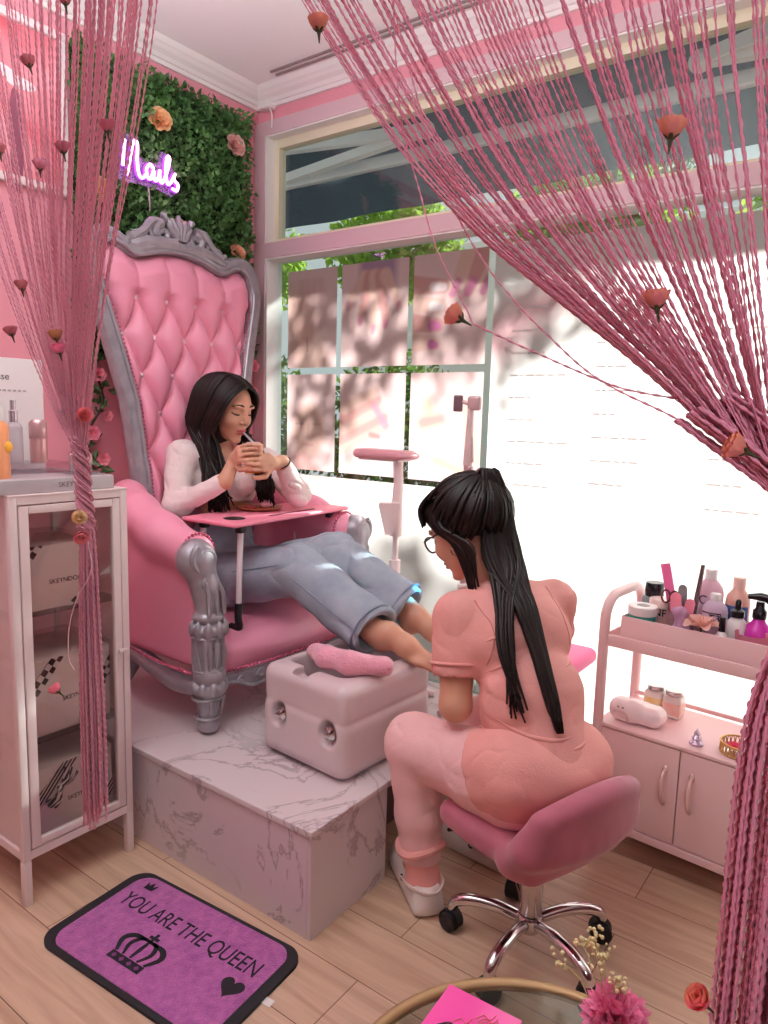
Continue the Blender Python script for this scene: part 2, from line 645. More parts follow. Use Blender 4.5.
# ------------------------------------------------------------------ window
fr_m = M('mauve_frame_paint', 'D9B7BE', rough=0.45)
fr_w = M('white_frame_edge', 'F4F0EE', rough=0.45)
cream = M('cream_sash_paint', 'EDE3C8', rough=0.5)
def wspan(g, x0, x1, z0, z1, y0, y1):
    return g.span((x0, y0, z0), (x1, y1, z1))
wf = G()
F0, F1 = WY - 0.025, WY + 0.07
wspan(wf, WX + 0.004, -2.266, 0.14, 2.432, F0, F1)
wspan(wf, WR - 0.06, WR, 0.14, 2.432, F0, F1)
wspan(wf, -2.266, WR - 0.06, 2.378, 2.432, F0, F1)
wspan(wf, -2.266, WR - 0.06, 1.892, 1.952, F0, F1)
wspan(wf, -2.266, WR - 0.06, 0.14, 0.20, F0, F1)
wo = struct('window_1', wf, fr_m)
def child(name, g, mat, parent, kind=True):
    o = raw_mesh(name, g.v, g.f, mat, parent, False)
    return o
e = G()
for (x0, x1, z0, z1) in ((-2.266, WR - 0.06, 1.885, 1.892), (-2.266, -2.254, 0.2, 1.885), (-2.266, WR - 0.06, 2.372, 2.378), (-2.266, -2.258, 1.952, 2.372), (WR - 0.072, WR - 0.06, 0.2, 1.885)):
    wspan(e, x0, x1, z0, z1, F0 + 0.004, F1)
child('white_bead', e, fr_w, wo)
s = G()
for (x0, x1, z0, z1) in ((-2.258, WR - 0.06, 2.338, 2.372), (-2.258, WR - 0.06, 1.952, 1.976), (-2.258, -2.232, 1.976, 2.338), (WR - 0.09, WR - 0.06, 1.976, 2.338)):
    wspan(s, x0, x1, z0, z1, WY + 0.025, WY + 0.065)
child('transom_sash', s, cream, wo)
pane_m = glass_mat('window_glass')
child('transom_pane', wspan(G(), -2.235, WR - 0.088, 1.972, 2.342, WY + 0.043, WY + 0.048), pane_m, wo)
child('lower_pane', wspan(G(), -2.256, WR - 0.07, 0.2, 1.887, WY + 0.043, WY + 0.048), pane_m, wo)

# ------------------------------------------------------------------ translucent posters on the pane
def film_material(name, tl=0.8):
    m = bpy.data.materials.new(name)
    m.use_nodes = True
    nt = m.node_tree
    b = nt.nodes['Principled BSDF']
    out = nt.nodes['Material Output']
    at = nt.nodes.new('ShaderNodeAttribute')
    at.attribute_name = 'print'
    tr = nt.nodes.new('ShaderNodeBsdfTranslucent')
    mx = nt.nodes.new('ShaderNodeMixShader')
    mx.inputs[0].default_value = tl
    b.inputs['Roughness'].default_value = 0.6
    nt.links.new(at.outputs['Color'], b.inputs['Base Color'])
    nt.links.new(at.outputs['Color'], tr.inputs['Color'])
    nt.links.new(b.outputs[0], mx.inputs[1])
    nt.links.new(tr.outputs[0], mx.inputs[2])
    nt.links.new(mx.outputs[0], out.inputs['Surface'])
    return m
film = film_material('backlit_film')

def seg_d(U, V, a, b, ra, rb_):
    ba = (b[0] - a[0], b[1] - a[1])
    L = ba[0] ** 2 + ba[1] ** 2
    t = np.clip(((U - a[0]) * ba[0] + (V - a[1]) * ba[1]) / L, 0, 1)
    return np.hypot(U - a[0] - t * ba[0], V - a[1] - t * ba[1]) - (ra + t * (rb_ - ra))

def art(idx, U, V):
    """printed picture: soft skin-toned shapes; U right, V up, in poster widths"""
    C = np.ones(U.shape + (3,)) * np.array(lin('F2C4C6'))
    def paint(d, col, soft=0.02, a=1.0):
        w = np.clip(0.5 - d / soft, 0, 1)[..., None] * a
        C[:] = C * (1 - w) + np.array(lin(col)) * w
    skin, skin2, nail, mauve, deep = 'EBB7B0', 'DE9C9A', 'D878A8', 'C48FA6', 'C67C82'
    if idx == 0:      # long hair sweeping over a cheek
        paint(seg_d(U, V, (0.1, 0.9), (0.5, 0.1), 0.35, 0.3), skin, 0.3)
        for i in range(9):
            paint(seg_d(U, V, (0.25 + 0.06 * i, 1.3), (0.05 + 0.09 * i, 0.1 + 0.07 * i), 0.012, 0.03), deep if i % 2 else skin2, 0.12, 0.4)
        paint(seg_d(U, V, (0.4, 0.45), (0.42, 0.25), 0.01, 0.01), 'A86A6E', 0.03, 0.7)
    elif idx == 1:    # a spread hand reaching down
        paint(seg_d(U, V, (0.55, 1.3), (0.55, 0.95), 0.28, 0.26), 'B98BA8', 0.12)
        for i, (x, y) in enumerate(((0.1, 0.75), (0.3, 0.55), (0.5, 0.45), (0.68, 0.5), (0.86, 0.7))):
            paint(seg_d(U, V, (0.35 + 0.08 * i, 1.05), (x, y), 0.09, 0.05), skin2 if i % 2 else skin, 0.05)
            paint(seg_d(U, V, (x, y + 0.02), (x - 0.01, y - 0.05), 0.03, 0.02), nail, 0.03, 0.6)
    elif idx == 2:    # two rows of fingers with pink nails meeting
        for i in range(4):
            y = 0.9 - 0.22 * i
            paint(seg_d(U, V, (-0.1, y + 0.05), (0.42 - 0.03 * i, y), 0.12, 0.08), skin if i % 2 else skin2, 0.03)
            paint(seg_d(U, V, (0.28, y), (0.42 - 0.03 * i, y - 0.01), 0.06, 0.045), nail if i > 1 else 'F3D3D8', 0.03)
        for i in range(3):
            x = 0.55 + 0.2 * i
            paint(seg_d(U, V, (x + 0.25, 1.35), (x, 0.82), 0.12, 0.07), skin2 if i % 2 else skin, 0.03)
            paint(seg_d(U, V, (x + 0.06, 0.93), (x - 0.01, 0.8), 0.05, 0.04), nail, 0.03, 0.8)
    elif idx == 3:    # a calm face
        paint(np.hypot((U - 0.45) / 0.8, (V - 0.62)) - 0.42, skin, 0.15)
        paint(seg_d(U, V, (0.2, 0.72), (0.34, 0.72), 0.01, 0.01), 'A8787A', 0.04, 0.6)
        paint(seg_d(U, V, (0.55, 0.72), (0.7, 0.72), 0.01, 0.01), 'A8787A', 0.04, 0.6)
        paint(seg_d(U, V, (0.46, 0.7), (0.44, 0.52), 0.01, 0.02), deep, 0.06, 0.5)
        paint(seg_d(U, V, (0.38, 0.4), (0.54, 0.4), 0.02, 0.02), 'C9767F', 0.05, 0.6)
        paint(seg_d(U, V, (0.3, 0.1), (0.5, -0.2), 0.2, 0.3), skin2, 0.15, 0.8)
    elif idx == 4:    # hands folded together
        for i in range(5):
            paint(seg_d(U, V, (0.0 + 0.02 * i, 0.3 + 0.13 * i), (0.75 - 0.05 * i, 0.62 + 0.1 * i), 0.08, 0.06), skin2 if i % 2 else skin, 0.05)
        paint(seg_d(U, V, (0.55, 0.85), (0.72, 0.62), 0.05, 0.05), mauve, 0.05, 0.8)
        paint(seg_d(U, V, (0.5, 0.5), (0.62, 0.48), 0.035, 0.03), deep, 0.04, 0.8)
    elif idx == 5:    # feet and petals
        paint(seg_d(U, V, (0.15, 0.95), (0.5, 0.25), 0.13, 0.17), 'F7DCC8', 0.1)
        paint(seg_d(U, V, (0.2, 0.7), (0.45, 0.75), 0.09, 0.07), skin2, 0.1)
        paint(seg_d(U, V, (0.8, 0.9), (0.9, 0.3), 0.09, 0.12), skin, 0.1)
        paint(seg_d(U, V, (0.4, 0.25), (0.75, 0.15), 0.06, 0.05), 'EFC9A8', 0.08)
    elif idx == 7:    # white price list with one soft pinkish diagonal shadow painted in
        C[:] = np.array(lin('F8E6E6'))
        paint(seg_d(U, V, (0.0, 0.70), (0.16, 0.80), 0.045, 0.02), 'EFA9B2', 0.06, 0.8)
    else:
        C[:] = np.array(lin('F8E6E6'))
        paint(np.hypot(U - 0.2, (V - 0.8) * 2) - 0.3, skin, 0.5, 0.8)
    return C

def poster(idx, x0, x1, z0, z1, label, group, nu=72):
    w = x1 - x0
    nv = int(nu * (z1 - z0) / w)
    U, V = np.meshgrid(np.linspace(0, 1, nu), np.linspace(0, (z1 - z0) / w, nv), indexing='ij')
    C = art(idx, U, V)
    P = np.stack([x0 + U * w, np.full(U.shape, WY + 0.039), z0 + V * w], -1).reshape(-1, 3)
    I = np.arange(nu * nv).reshape(nu, nv)
    F = np.stack([I[:-1, :-1], I[1:, :-1], I[1:, 1:], I[:-1, 1:]], -1).reshape(-1, 4)
    o = fast_mesh('window_poster', P, F, film, None, False)
    at = o.data.attributes.new('print', 'FLOAT_COLOR', 'POINT')
    at.data.foreach_set('color', np.concatenate([C.reshape(-1, 3), np.ones((nu * nv, 1))], 1).astype(np.float32).ravel())
    tag(o, label, 'poster', group)
    return o
gp = 'pictures stuck on the window'
cols = [(-2.186, -1.915), (-1.890, -1.566), (-1.543, -1.232)]
names = [['poster of swept hair at the top left of the window, beside the flower wall', 'poster of a reaching hand in the middle of the top row on the window', 'poster of fingers with pink nails, top row beside the white price list'],
         ['poster of a face in the lower row, nearest the throne chair', 'poster of folded hands in the lower row behind the lamp with the flat head', 'poster of feet and petals in the lower row behind the jointed lamp']]
for r, (z0, z1) in enumerate(((1.440, 1.838), (1.010, 1.412))):
    for c, (x0, x1) in enumerate(cols):
        poster(r * 3 + c, x0, x1, z0, z1, names[r][c], gp)
poster(6, -2.20, -1.214, 0.24, 0.988, 'pale pink frosted sheet covering the pane below the picture posters', None, 60)
vin = poster(7, -1.206, 0.62, 0.24, 1.84, 'large white price list covering the right side of the window', None, 120)
pr = G()
rr = random.Random(3)
for col, (xa, rows) in enumerate(((-1.13, 9), (-0.83, 8), (-0.47, 8))):
    for i in range(rows):
        z = 1.62 - 0.075 * i - 0.05 * col
        x = xa
        for k in range(rr.randint(3, 6)):
            L = rr.uniform(0.012, 0.04)
            pr.span((x, WY + 0.0375, z), (x + L, WY + 0.0384, z + 0.006))
            x += L + 0.006
mirror = axes((-1, 0, 0), (0, 0, 1), (0, 0, 0))
for i, t in enumerate(('10€', '20€')):
    mm = axes((-1, 0, 0), (0, 0, 1), (-1.14, WY + 0.038, 1.52 - 0.035 * i))
    tg = text_geo(t, 0.022, mm, 0.0002)
    pr.add(tg.v, tg.f)
ink = M('faint_grey_print', 'E4DCDC', rough=0.7, transl=0.75)
part(vin, 'faint_lettering', pr, ink, False)

# ------------------------------------------------------------------ outside the window
struct('ground', G().span((-7, WY + 0.12, -0.25), (5, 12, -0.12)), M('pale_paving', '958F88', rough=0.9, var=0.1))
struct('background_house', G().span((-9, 11, -0.2), (6, 11.4, 4.2)), M('white_render', 'F0EEE8', rough=0.9))
aw_m = M('dark_awning_cloth', '3E4650', rough=0.9, transl=0.12)
aw_w = M('white_awning_metal', 'E8E6E2', rough=0.4)
AY, AZ = 3.2, 2.58
aw = thing('awning', 'dark grey folding awning with white metal arms outside the top window', 'awning', (-1.5, 2.4, 2.9))
g = G()
y0, z0 = WY + 0.14, 2.98
ny = 12
g.surf(lambda u, v: (-4.8 + u * 6.0, y0 + (AY - y0) * v, z0 + (AZ + 0.02 - z0) * v - 0.05 * math.sin(PI * v)), 2, ny)
part(aw, 'canopy_cloth', g, aw_m, w=True)
g = G().surf(lambda u, v: (-4.8 + u * 6.0, AY + 0.02 + 0.012 * math.sin(u * 60), AZ - 0.02 - v * 0.225), 120, 4)
part(aw, 'valance', g, aw_m, w=True)
g = G().rspan((-4.8, AY - 0.03, AZ - 0.03), (1.2, AY + 0.02, AZ + 0.03), 0.01)
part(aw, 'front_rail', g, aw_w, w=True)
g = G().rspan((-4.8, WY + 0.10, 2.95), (1.2, WY + 0.2, 3.06), 0.02)
part(aw, 'cassette', g, aw_w, w=True)
for xa, xb, xe in ((-3.0, -3.5, -1.93), (-0.2, 0.9, -0.75)):
    g = G()
    pa, pe, pb = Vector((xa, 2.86, 2.64)), Vector((xe, 2.90, 2.555)), Vector((xb, 2.98, 2.47))
    g.tube([pa, pe], 0.034, 4)
    g.tube([pe, pb], 0.030, 4)
    g.ball(pe, 0.04)
    part(aw, 'folding_arm', g, aw_w, w=True, smooth=False)

def leaf_cloud(n, pos_fn, size, seed, tilt=None, width=0.55):
    r = np.random.default_rng(seed)
    P = pos_fn(r, n)
    d = r.normal(size=(n, 3)) if tilt is None else tilt(r, n)
    d /= np.linalg.norm(d, axis=1, keepdims=True)
    a = np.cross(d, r.normal(size=(n, 3)))
    a /= np.linalg.norm(a, axis=1, keepdims=True) + 1e-9
    nn = np.cross(d, a)
    L = size * r.uniform(0.6, 1.3, (n, 1))
    V = np.stack([P, P + d * L * 0.5 + a * L * width * 0.5 + nn * L * 0.12, P + d * L, P + d * L * 0.5 - a * L * width * 0.5 + nn * L * 0.12], 1).reshape(-1, 3)
    F = np.arange(4 * n).reshape(n, 4)
    return V, F
lf_y = M('yellow_green_leaf', 'B9CF5E', rough=0.6, transl=0.55, color2='83A848', vscale=6)
lf_g = M('garden_leaf', '7E9C45', rough=0.6, transl=0.45, color2='3F6130', vscale=3)
bark = M('vine_bark', '6B5236', rough=0.9)
for i, (x, lab) in enumerate(((-7.6, ''), (-5.2, ''), (-2.8, ''), (-0.4, ''))):
    gt = thing('garden_tree', 'sunlit yellow green tree crown outside, showing above the window posters and under the awning', 'tree', (x, 7.2, -0.12), 0, 'trees outside the window')
    def pf(r, n, x=x):
        q = r.normal(size=(n, 3)); q /= np.linalg.norm(q, axis=1, keepdims=True)
        return q * r.uniform(0.5, 1.0, (n, 1)) * np.array([0.95, 0.5, 0.62]) + np.array([x, 7.2, 3.22])
    V, F = leaf_cloud(2600, pf, 0.14, 60 + i)
    fast_mesh('foliage', V, F, lf_y, gt, False)
    part(gt, 'trunk', G().tube([(x, 7.2, -0.12), (x + 0.05, 7.2, 1.6), (x - 0.03, 7.2, 2.7), (x, 7.2, 3.3)], [0.09, 0.07, 0.05, 0.02], 8), bark, w=True)
for i, (x, r_) in enumerate(((-6.2, 0.85), (-4.2, 0.85), (-2.2, 0.85), (-0.2, 0.85))):
    bs = thing('garden_bush', 'green bush in the garden outside, seen between the window posters', 'bush', (x, 5.9, -0.12), 0, 'bushes outside the window')
    def pf(r, n, x=x, r_=r_):
        q = r.normal(size=(n, 3)); q /= np.linalg.norm(q, axis=1, keepdims=True)
        return q * r.uniform(0.55, 1.0, (n, 1)) * np.array([r_, 0.6, 1.0]) + np.array([x, 5.9, 0.95])
    V, F = leaf_cloud(3000, pf, 0.10, 20 + i)
    fast_mesh('foliage', V, F, lf_g, bs, False)
    part(bs, 'trunk', G().tube([(x, 5.9, -0.12), (x + 0.03, 5.9, 0.5), (x, 5.92, 1.2)], [0.05, 0.035, 0.02], 8), MATS['vine_bark'], w=True)
# the street tree whose boughs dapple the posters
tr = thing('street_tree', 'slender street tree outside whose leafy boughs shade the window posters', 'tree', (-1.66, 4.5, -0.12))
tk = [(-1.66, 4.5, -0.12), (-1.64, 4.5, 1.5), (-1.62, 4.5, 2.4), (-1.6, 4.5, 3.0)]
g = G().tube(tk, [0.04, 0.035, 0.03, 0.015], 10)
boughs = [((-1.60, 4.5, 2.36), (-0.86, 4.5, 3.16)), ((-1.60, 4.5, 2.85), (-1.18, 4.5, 3.22)), ((-1.0, 4.5, 2.95), (-0.28, 4.5, 3.06))]
for a, b_ in boughs:
    g.tube([a, ((a[0] + b_[0]) / 2, 4.5, (a[2] + b_[2]) / 2 - 0.03), b_], [0.02, 0.016, 0.006], 8)
part(tr, 'trunk', g, MATS['vine_bark'], w=True)
def pf(r, n):
    i = r.integers(0, 3, n)
    t = r.uniform(0.25, 1.05, (n, 1))
    A = np.array([b[0] for b in boughs])[i]; B = np.array([b[1] for b in boughs])[i]
    return A + (B - A) * t + r.normal(size=(n, 3)) * np.array([0.085, 0.12, 0.075])
V, F = leaf_cloud(800, pf, 0.085, 5)
fast_mesh('foliage', V, F, lf_g, tr, False)

# small things up by the cornice
trk = thing('curtain_track', 'thin dark double ceiling track running along the cornice above the window', 'track', (-0.4, WY - 0.115, CZ))
for dy in (0.095, 0.125):
    part(trk, 'rail', G().span((-2.13, WY - dy - 0.008, CZ - 0.006), (RX - 0.1, WY - dy, CZ)), M('grey_track', '8F7F80', rough=0.5), False, w=True)
hk = thing('cable_hook', 'small white hook with a dangling cord in the corner under the cornice', 'hook', (-2.262, WY - 0.03, 2.47))
part(hk, 'bracket', G().rspan((-2.29, WY - 0.045, 2.478), (-2.225, WY - 0.0, 2.492), 0.005), trim_m, w=True)
part(hk, 'cord', G().tube(smooth_curve([(-2.235, WY - 0.03, 2.48), (-2.222, WY - 0.03, 2.455), (-2.22, WY - 0.03, 2.425), (-2.222, WY - 0.03, 2.40)], 10), 0.003, 6), trim_m, w=True)
# ================================================================== marble platform, throne chair, foot spa
def marble():
    m = bpy.data.materials.new('veined_marble')
    m.use_nodes = True
    nt = m.node_tree
    b = nt.nodes['Principled BSDF']
    tc = nt.nodes.new('ShaderNodeTexCoord')
    w = nt.nodes.new('ShaderNodeTexNoise')
    w.inputs['Scale'].default_value = 3.2
    w.inputs['Detail'].default_value = 7
    w.inputs['Roughness'].default_value = 0.62
    w.inputs['Distortion'].default_value = 1.1
    nt.links.new(tc.outputs['Object'], w.inputs['Vector'])
    # thin veins where the noise crosses 0.5
    s = nt.nodes.new('ShaderNodeMath'); s.operation = 'SUBTRACT'; s.inputs[1].default_value = 0.5
    a = nt.nodes.new('ShaderNodeMath'); a.operation = 'ABSOLUTE'
    nt.links.new(w.outputs['Fac'], s.inputs[0]); nt.links.new(s.outputs[0], a.inputs[0])
    r = nt.nodes.new('ShaderNodeValToRGB')
    r.color_ramp.elements[0].position = 0.0
    r.color_ramp.elements[0].color = (*lin('A89499'), 1)
    r.color_ramp.elements[1].position = 0.020
    r.color_ramp.elements[1].color = (*lin('D6C6C9'), 1)
    nt.links.new(a.outputs[0], r.inputs['Fac'])
    n2 = nt.nodes.new('ShaderNodeTexNoise')
    n2.inputs['Scale'].default_value = 2.2
    nt.links.new(tc.outputs['Object'], n2.inputs['Vector'])
    r2 = nt.nodes.new('ShaderNodeValToRGB')
    r2.color_ramp.elements[0].position = 0.46
    r2.color_ramp.elements[0].color = (*lin('D6C6C9'), 1)
    r2.color_ramp.elements[1].position = 0.66
    r2.color_ramp.elements[1].color = (0, 0, 0, 1)
    nt.links.new(n2.outputs['Fac'], r2.inputs['Fac'])
    lt = nt.nodes.new('ShaderNodeMix'); lt.data_type = 'RGBA'; lt.blend_type = 'LIGHTEN'; lt.inputs['Factor'].default_value = 1.0
    nt.links.new(r.outputs['Color'], lt.inputs[6]); nt.links.new(r2.outputs['Color'], lt.inputs[7])
    nt.links.new(lt.outputs[2], b.inputs['Base Color'])
    b.inputs['Roughness'].default_value = 0.35
    return m
marb = marble()
PX, PY, PZ = -1.031, 1.163, 0.283
pl = thing('marble_platform', 'white veined marble platform carrying the pink throne chair and the foot spa', 'platform', (-1.7, 1.6, 0))
part(pl, 'top_slab', G().rspan((WX + 0.003, PY - 0.006, PZ - 0.018), (PX + 0.006, 2.15, PZ), 0.002), marb, w=True)
part(pl, 'front_panel', G().span((WX + 0.004, PY, 0.0), (PX - 0.012, PY + 0.018, PZ - 0.019)), marb, False, w=True)
part(pl, 'side_panel', G().span((PX - 0.011, PY + 0.0, 0.0), (PX, 1.466, PZ - 0.019)), marb, False, w=True)
part(pl, 'inner_panel', G().span((PX - 0.16, 1.467, 0.0), (PX - 0.145, 2.14, PZ - 0.019)), M('recess_shade', '5A4444', rough=0.8), False, w=True)  # dark panel colour stands in for the shade under the slab

# ------------------------------------------------------------------ throne
TY = 1.707
leather = M('pink_leather', 'EC97B0', rough=0.42, bump=0.06, bscale=90, coat=0.06)
silver = M('silver_paint', 'A29AA2', rough=0.36, metal=0.35, bump=0.12, bscale=35, var=0.18, vscale=25)
silver_d = silver
th = thing('throne_chair', 'tall pink tufted throne chair with a carved silver frame on the marble platform', 'chair', (-1.95, TY, PZ))
HZ = [0.50, 0.80, 1.00, 1.28, 1.50, 1.65, 1.76, 1.9]
HW = [0.215, 0.205, 0.210, 0.232, 0.285, 0.328, 0.345, 0.345]
def hw(z): return float(np.interp(z, HZ, HW))
def bx(z): return -2.085 - (z - 0.6) * 0.105
ZU = [0, 0.15, 0.30, 0.42, 0.52, 0.60, 0.70, 0.80, 0.88, 0.94, 1.0]
ZD = [0, -0.003, -0.013, -0.027, -0.037, -0.034, -0.014, -0.004, -0.012, -0.032, -0.085]
def ztop(u): return 1.802 + float(np.interp(abs(u), ZU, ZD))
DY, RZ, Z0 = 0.126, 0.132, 1.497
def tuft(y, z):
    a = y / DY + (z - Z0) / (2 * RZ)
    b = y / DY - (z - Z0) / (2 * RZ)
    q = (abs(math.sin(PI * a)) * abs(math.sin(PI * b)))
    d = q ** 0.42
    pl_ = abs(math.sin(PI * (y / DY - 0.5))) ** 0.45
    top = min(1, max(0, (z - (Z0 + RZ)) / 0.03))
    d = d * (1 - top) + (0.55 + 0.45 * pl_) * top
    lo = min(1, max(0, (z - 0.86) / 0.12))
    return d * lo + 0.75 * (1 - lo)
def back_fn(u, v):
    uu = u * 2 - 1
    zt = ztop(uu)
    z = 0.47 + v * (zt - 0.47)
    y = uu * hw(z)
    edge = min(1.0, (1 - abs(uu)) / 0.10) ** 0.6 * min(1.0, (1 - v) / 0.05) ** 0.6
    h = 0.052 * tuft(y, z) * edge + 0.004
    return (bx(z) + h, TY + y, z)
g = G().surf(back_fn, 121, 201)
part(th, 'back_cushion', g, leather, w=True, angle=0)
g = G()
bt = G()
for k in range(-1, 5):
    z = Z0 + RZ * (1 - k)
    if z < 1.0: continue
    n = round((z - Z0) / RZ)
    for j in range(-3, 4):
        y = (j + (0.5 if n % 2 else 0)) * DY
        if abs(y) < hw(z) - 0.03 and z < 1.68:
            b = G().lathe([(0.0, -0.004), (0.010, -0.003), (0.011, 0.001), (0.007, 0.006), (0.0, 0.007)], 10, axes((0, 1, 0), (0.105, 0, 1), (bx(z) + 0.008, TY + y, z)))
            part(th, 'tuft_button', b, M('crystal_button', 'E9C9D3', rough=0.15, metal=0.3), w=True)
# outline of the back: frame tube
def outline(off, n=90, zb=0.72):
    L = []
    for i in range(n):
        u = -1 + 2 * i / (n - 1)
        L.append(u)
    pts = []
    for z in np.linspace(zb, 1.71, 40):
        pts.append((-(hw(z) + off), z))
    for i in range(1, 60):
        u = -1 + 2 * i / 60
        pts.append((u * (hw(1.72) + off), ztop(u) + off))
    for z in np.linspace(1.71, zb, 40):
        pts.append((hw(z) + off, z))
    return pts
fr = outline(0.022)
g = G().tube([(bx(z) + 0.012, TY + y, z) for y, z in fr], 0.030, 12)
g.tube([(bx(z) + 0.040, TY + y, z) for y, z in outline(0.004)], 0.008, 8)
g.tube([(bx(z) + 0.030, TY + y, z) for y, z in outline(0.036)], 0.010, 8)
part(th, 'back_frame', g, silver, w=True)
g = G()
ol = outline(0.01)
poly = [(y, z) for y, z in ol] + [(hw(0.5), 0.42), (-hw(0.5), 0.42)]
vs = [(bx(z) - 0.012, TY + y, z) for y, z in poly] + [(bx(z) - 0.035, TY + y, z) for y, z in poly]
n = len(poly)
g.add(vs, [tuple(range(n)), tuple(range(n, 2 * n))[::-1]] + [(i, n + i, n + (i + 1) % n, (i + 1) % n) for i in range(n)])
part(th, 'back_panel', g, leather, False, w=True)
# carved crest
cr = G()
def volute(c, r0, turns, a0, sgn, rt=0.016, n=34, tail=None):
    pts, rs = [], []
    if tail:
        for i, p in enumerate(tail):
            pts.append(p); rs.append(rt * (0.6 + 0.4 * i / len(tail)))
    for i in range(n):
        t = i / (n - 1)
        a = a0 + sgn * turns * 2 * PI * t
        r = r0 * (1 - 0.82 * t)
        pts.append((c[0] + r * math.cos(a), c[1] + r * math.sin(a)))
        rs.append(rt * (1 - 0.45 * t))
    return pts, rs
def lay(pts, rs, dx=0.03, flat=1.0):
    cr.tube([(bx(z) + dx, TY + y, z) for y, z in pts], rs, 8, flat=flat)
ZC = 1.802
def up(y): return ztop(min(1, abs(y) / 0.345))
for s in (-1, 1):
    # heavy C scroll from the centre, running out along the cushion edge to a volute at the dip
    p, r = volute((s * 0.070, ZC + 0.058), 0.036, 1.25, PI / 2, -s, 0.017)
    lay(p, r)
    sw = smooth_curve([(s * 0.02, ZC + 0.03, 0), (s * 0.08, ZC + 0.024, 0), (s * 0.14, ZC + 0.018, 0), (s * 0.19, ZC + 0.002, 0), (s * 0.215, ZC - 0.005, 0)], 20)
    lay([(q.x, q.y) for q in sw], [0.026, 0.024, 0.020, 0.014])
    sw = smooth_curve([(s * 0.075, ZC + 0.103, 0), (s * 0.115, ZC + 0.090, 0), (s * 0.145, ZC + 0.058, 0), (s * 0.175, ZC + 0.036, 0), (s * 0.205, ZC + 0.022, 0)], 18)
    lay([(q.x, q.y) for q in sw], [0.010, 0.017, 0.014, 0.015, 0.010])
    p, r = volute((s * 0.135, ZC + 0.044), 0.024, 1.2, PI, s, 0.011)
    lay(p, r)
    p, r = volute((s * 0.212, ZC + 0.006), 0.024, 1.35, PI / 2, s, 0.012)
    lay(p, r)
    for (y, z, a, L) in ((0.03, 0.075, 1.25, 0.05), (0.105, 0.062, 0.6, 0.045), (0.160, 0.030, 0.35, 0.04), (0.05, 0.105, 0.9, 0.035), (0.185, 0.02, 0.1, 0.03)):
        e = Vector((s * y + s * math.cos(a) * L, ZC + z + math.sin(a) * L, 0))
        lay([(s * y, ZC + z), ((s * y + e.x) / 2, (ZC + z + e.y) / 2 + 0.006), (e.x, e.y)], [0.006, 0.015, 0.003], flat=0.7)
for a in (-0.75, -0.38, 0, 0.38, 0.75):        # shell in the middle
    L = 0.095 - 0.022 * abs(a)
    lay([(0.02 * a, ZC + 0.045), (0.5 * L * math.sin(a), ZC + 0.040 + 0.55 * L * math.cos(a)), (L * math.sin(a), ZC + 0.040 + L * math.cos(a))], [0.010, 0.017, 0.006], 0.036)
lay([(u * 0.22, up(u * 0.22) + 0.022) for u in np.linspace(-1, 1, 30)], [0.018] * 30, 0.03)
part(th, 'carved_crest', cr, silver, w=True)
# seat
prims = [rb((-1.86, TY, 0.485), (0.25, 0.285, 0.058), 0.045), ell((-1.68, TY, 0.505), (0.105, 0.27, 0.05)), ell((-1.82, TY, 0.53), (0.2, 0.24, 0.035))]
solid(th, 'seat_cushion', prims, leather, 0.008, 0.03)
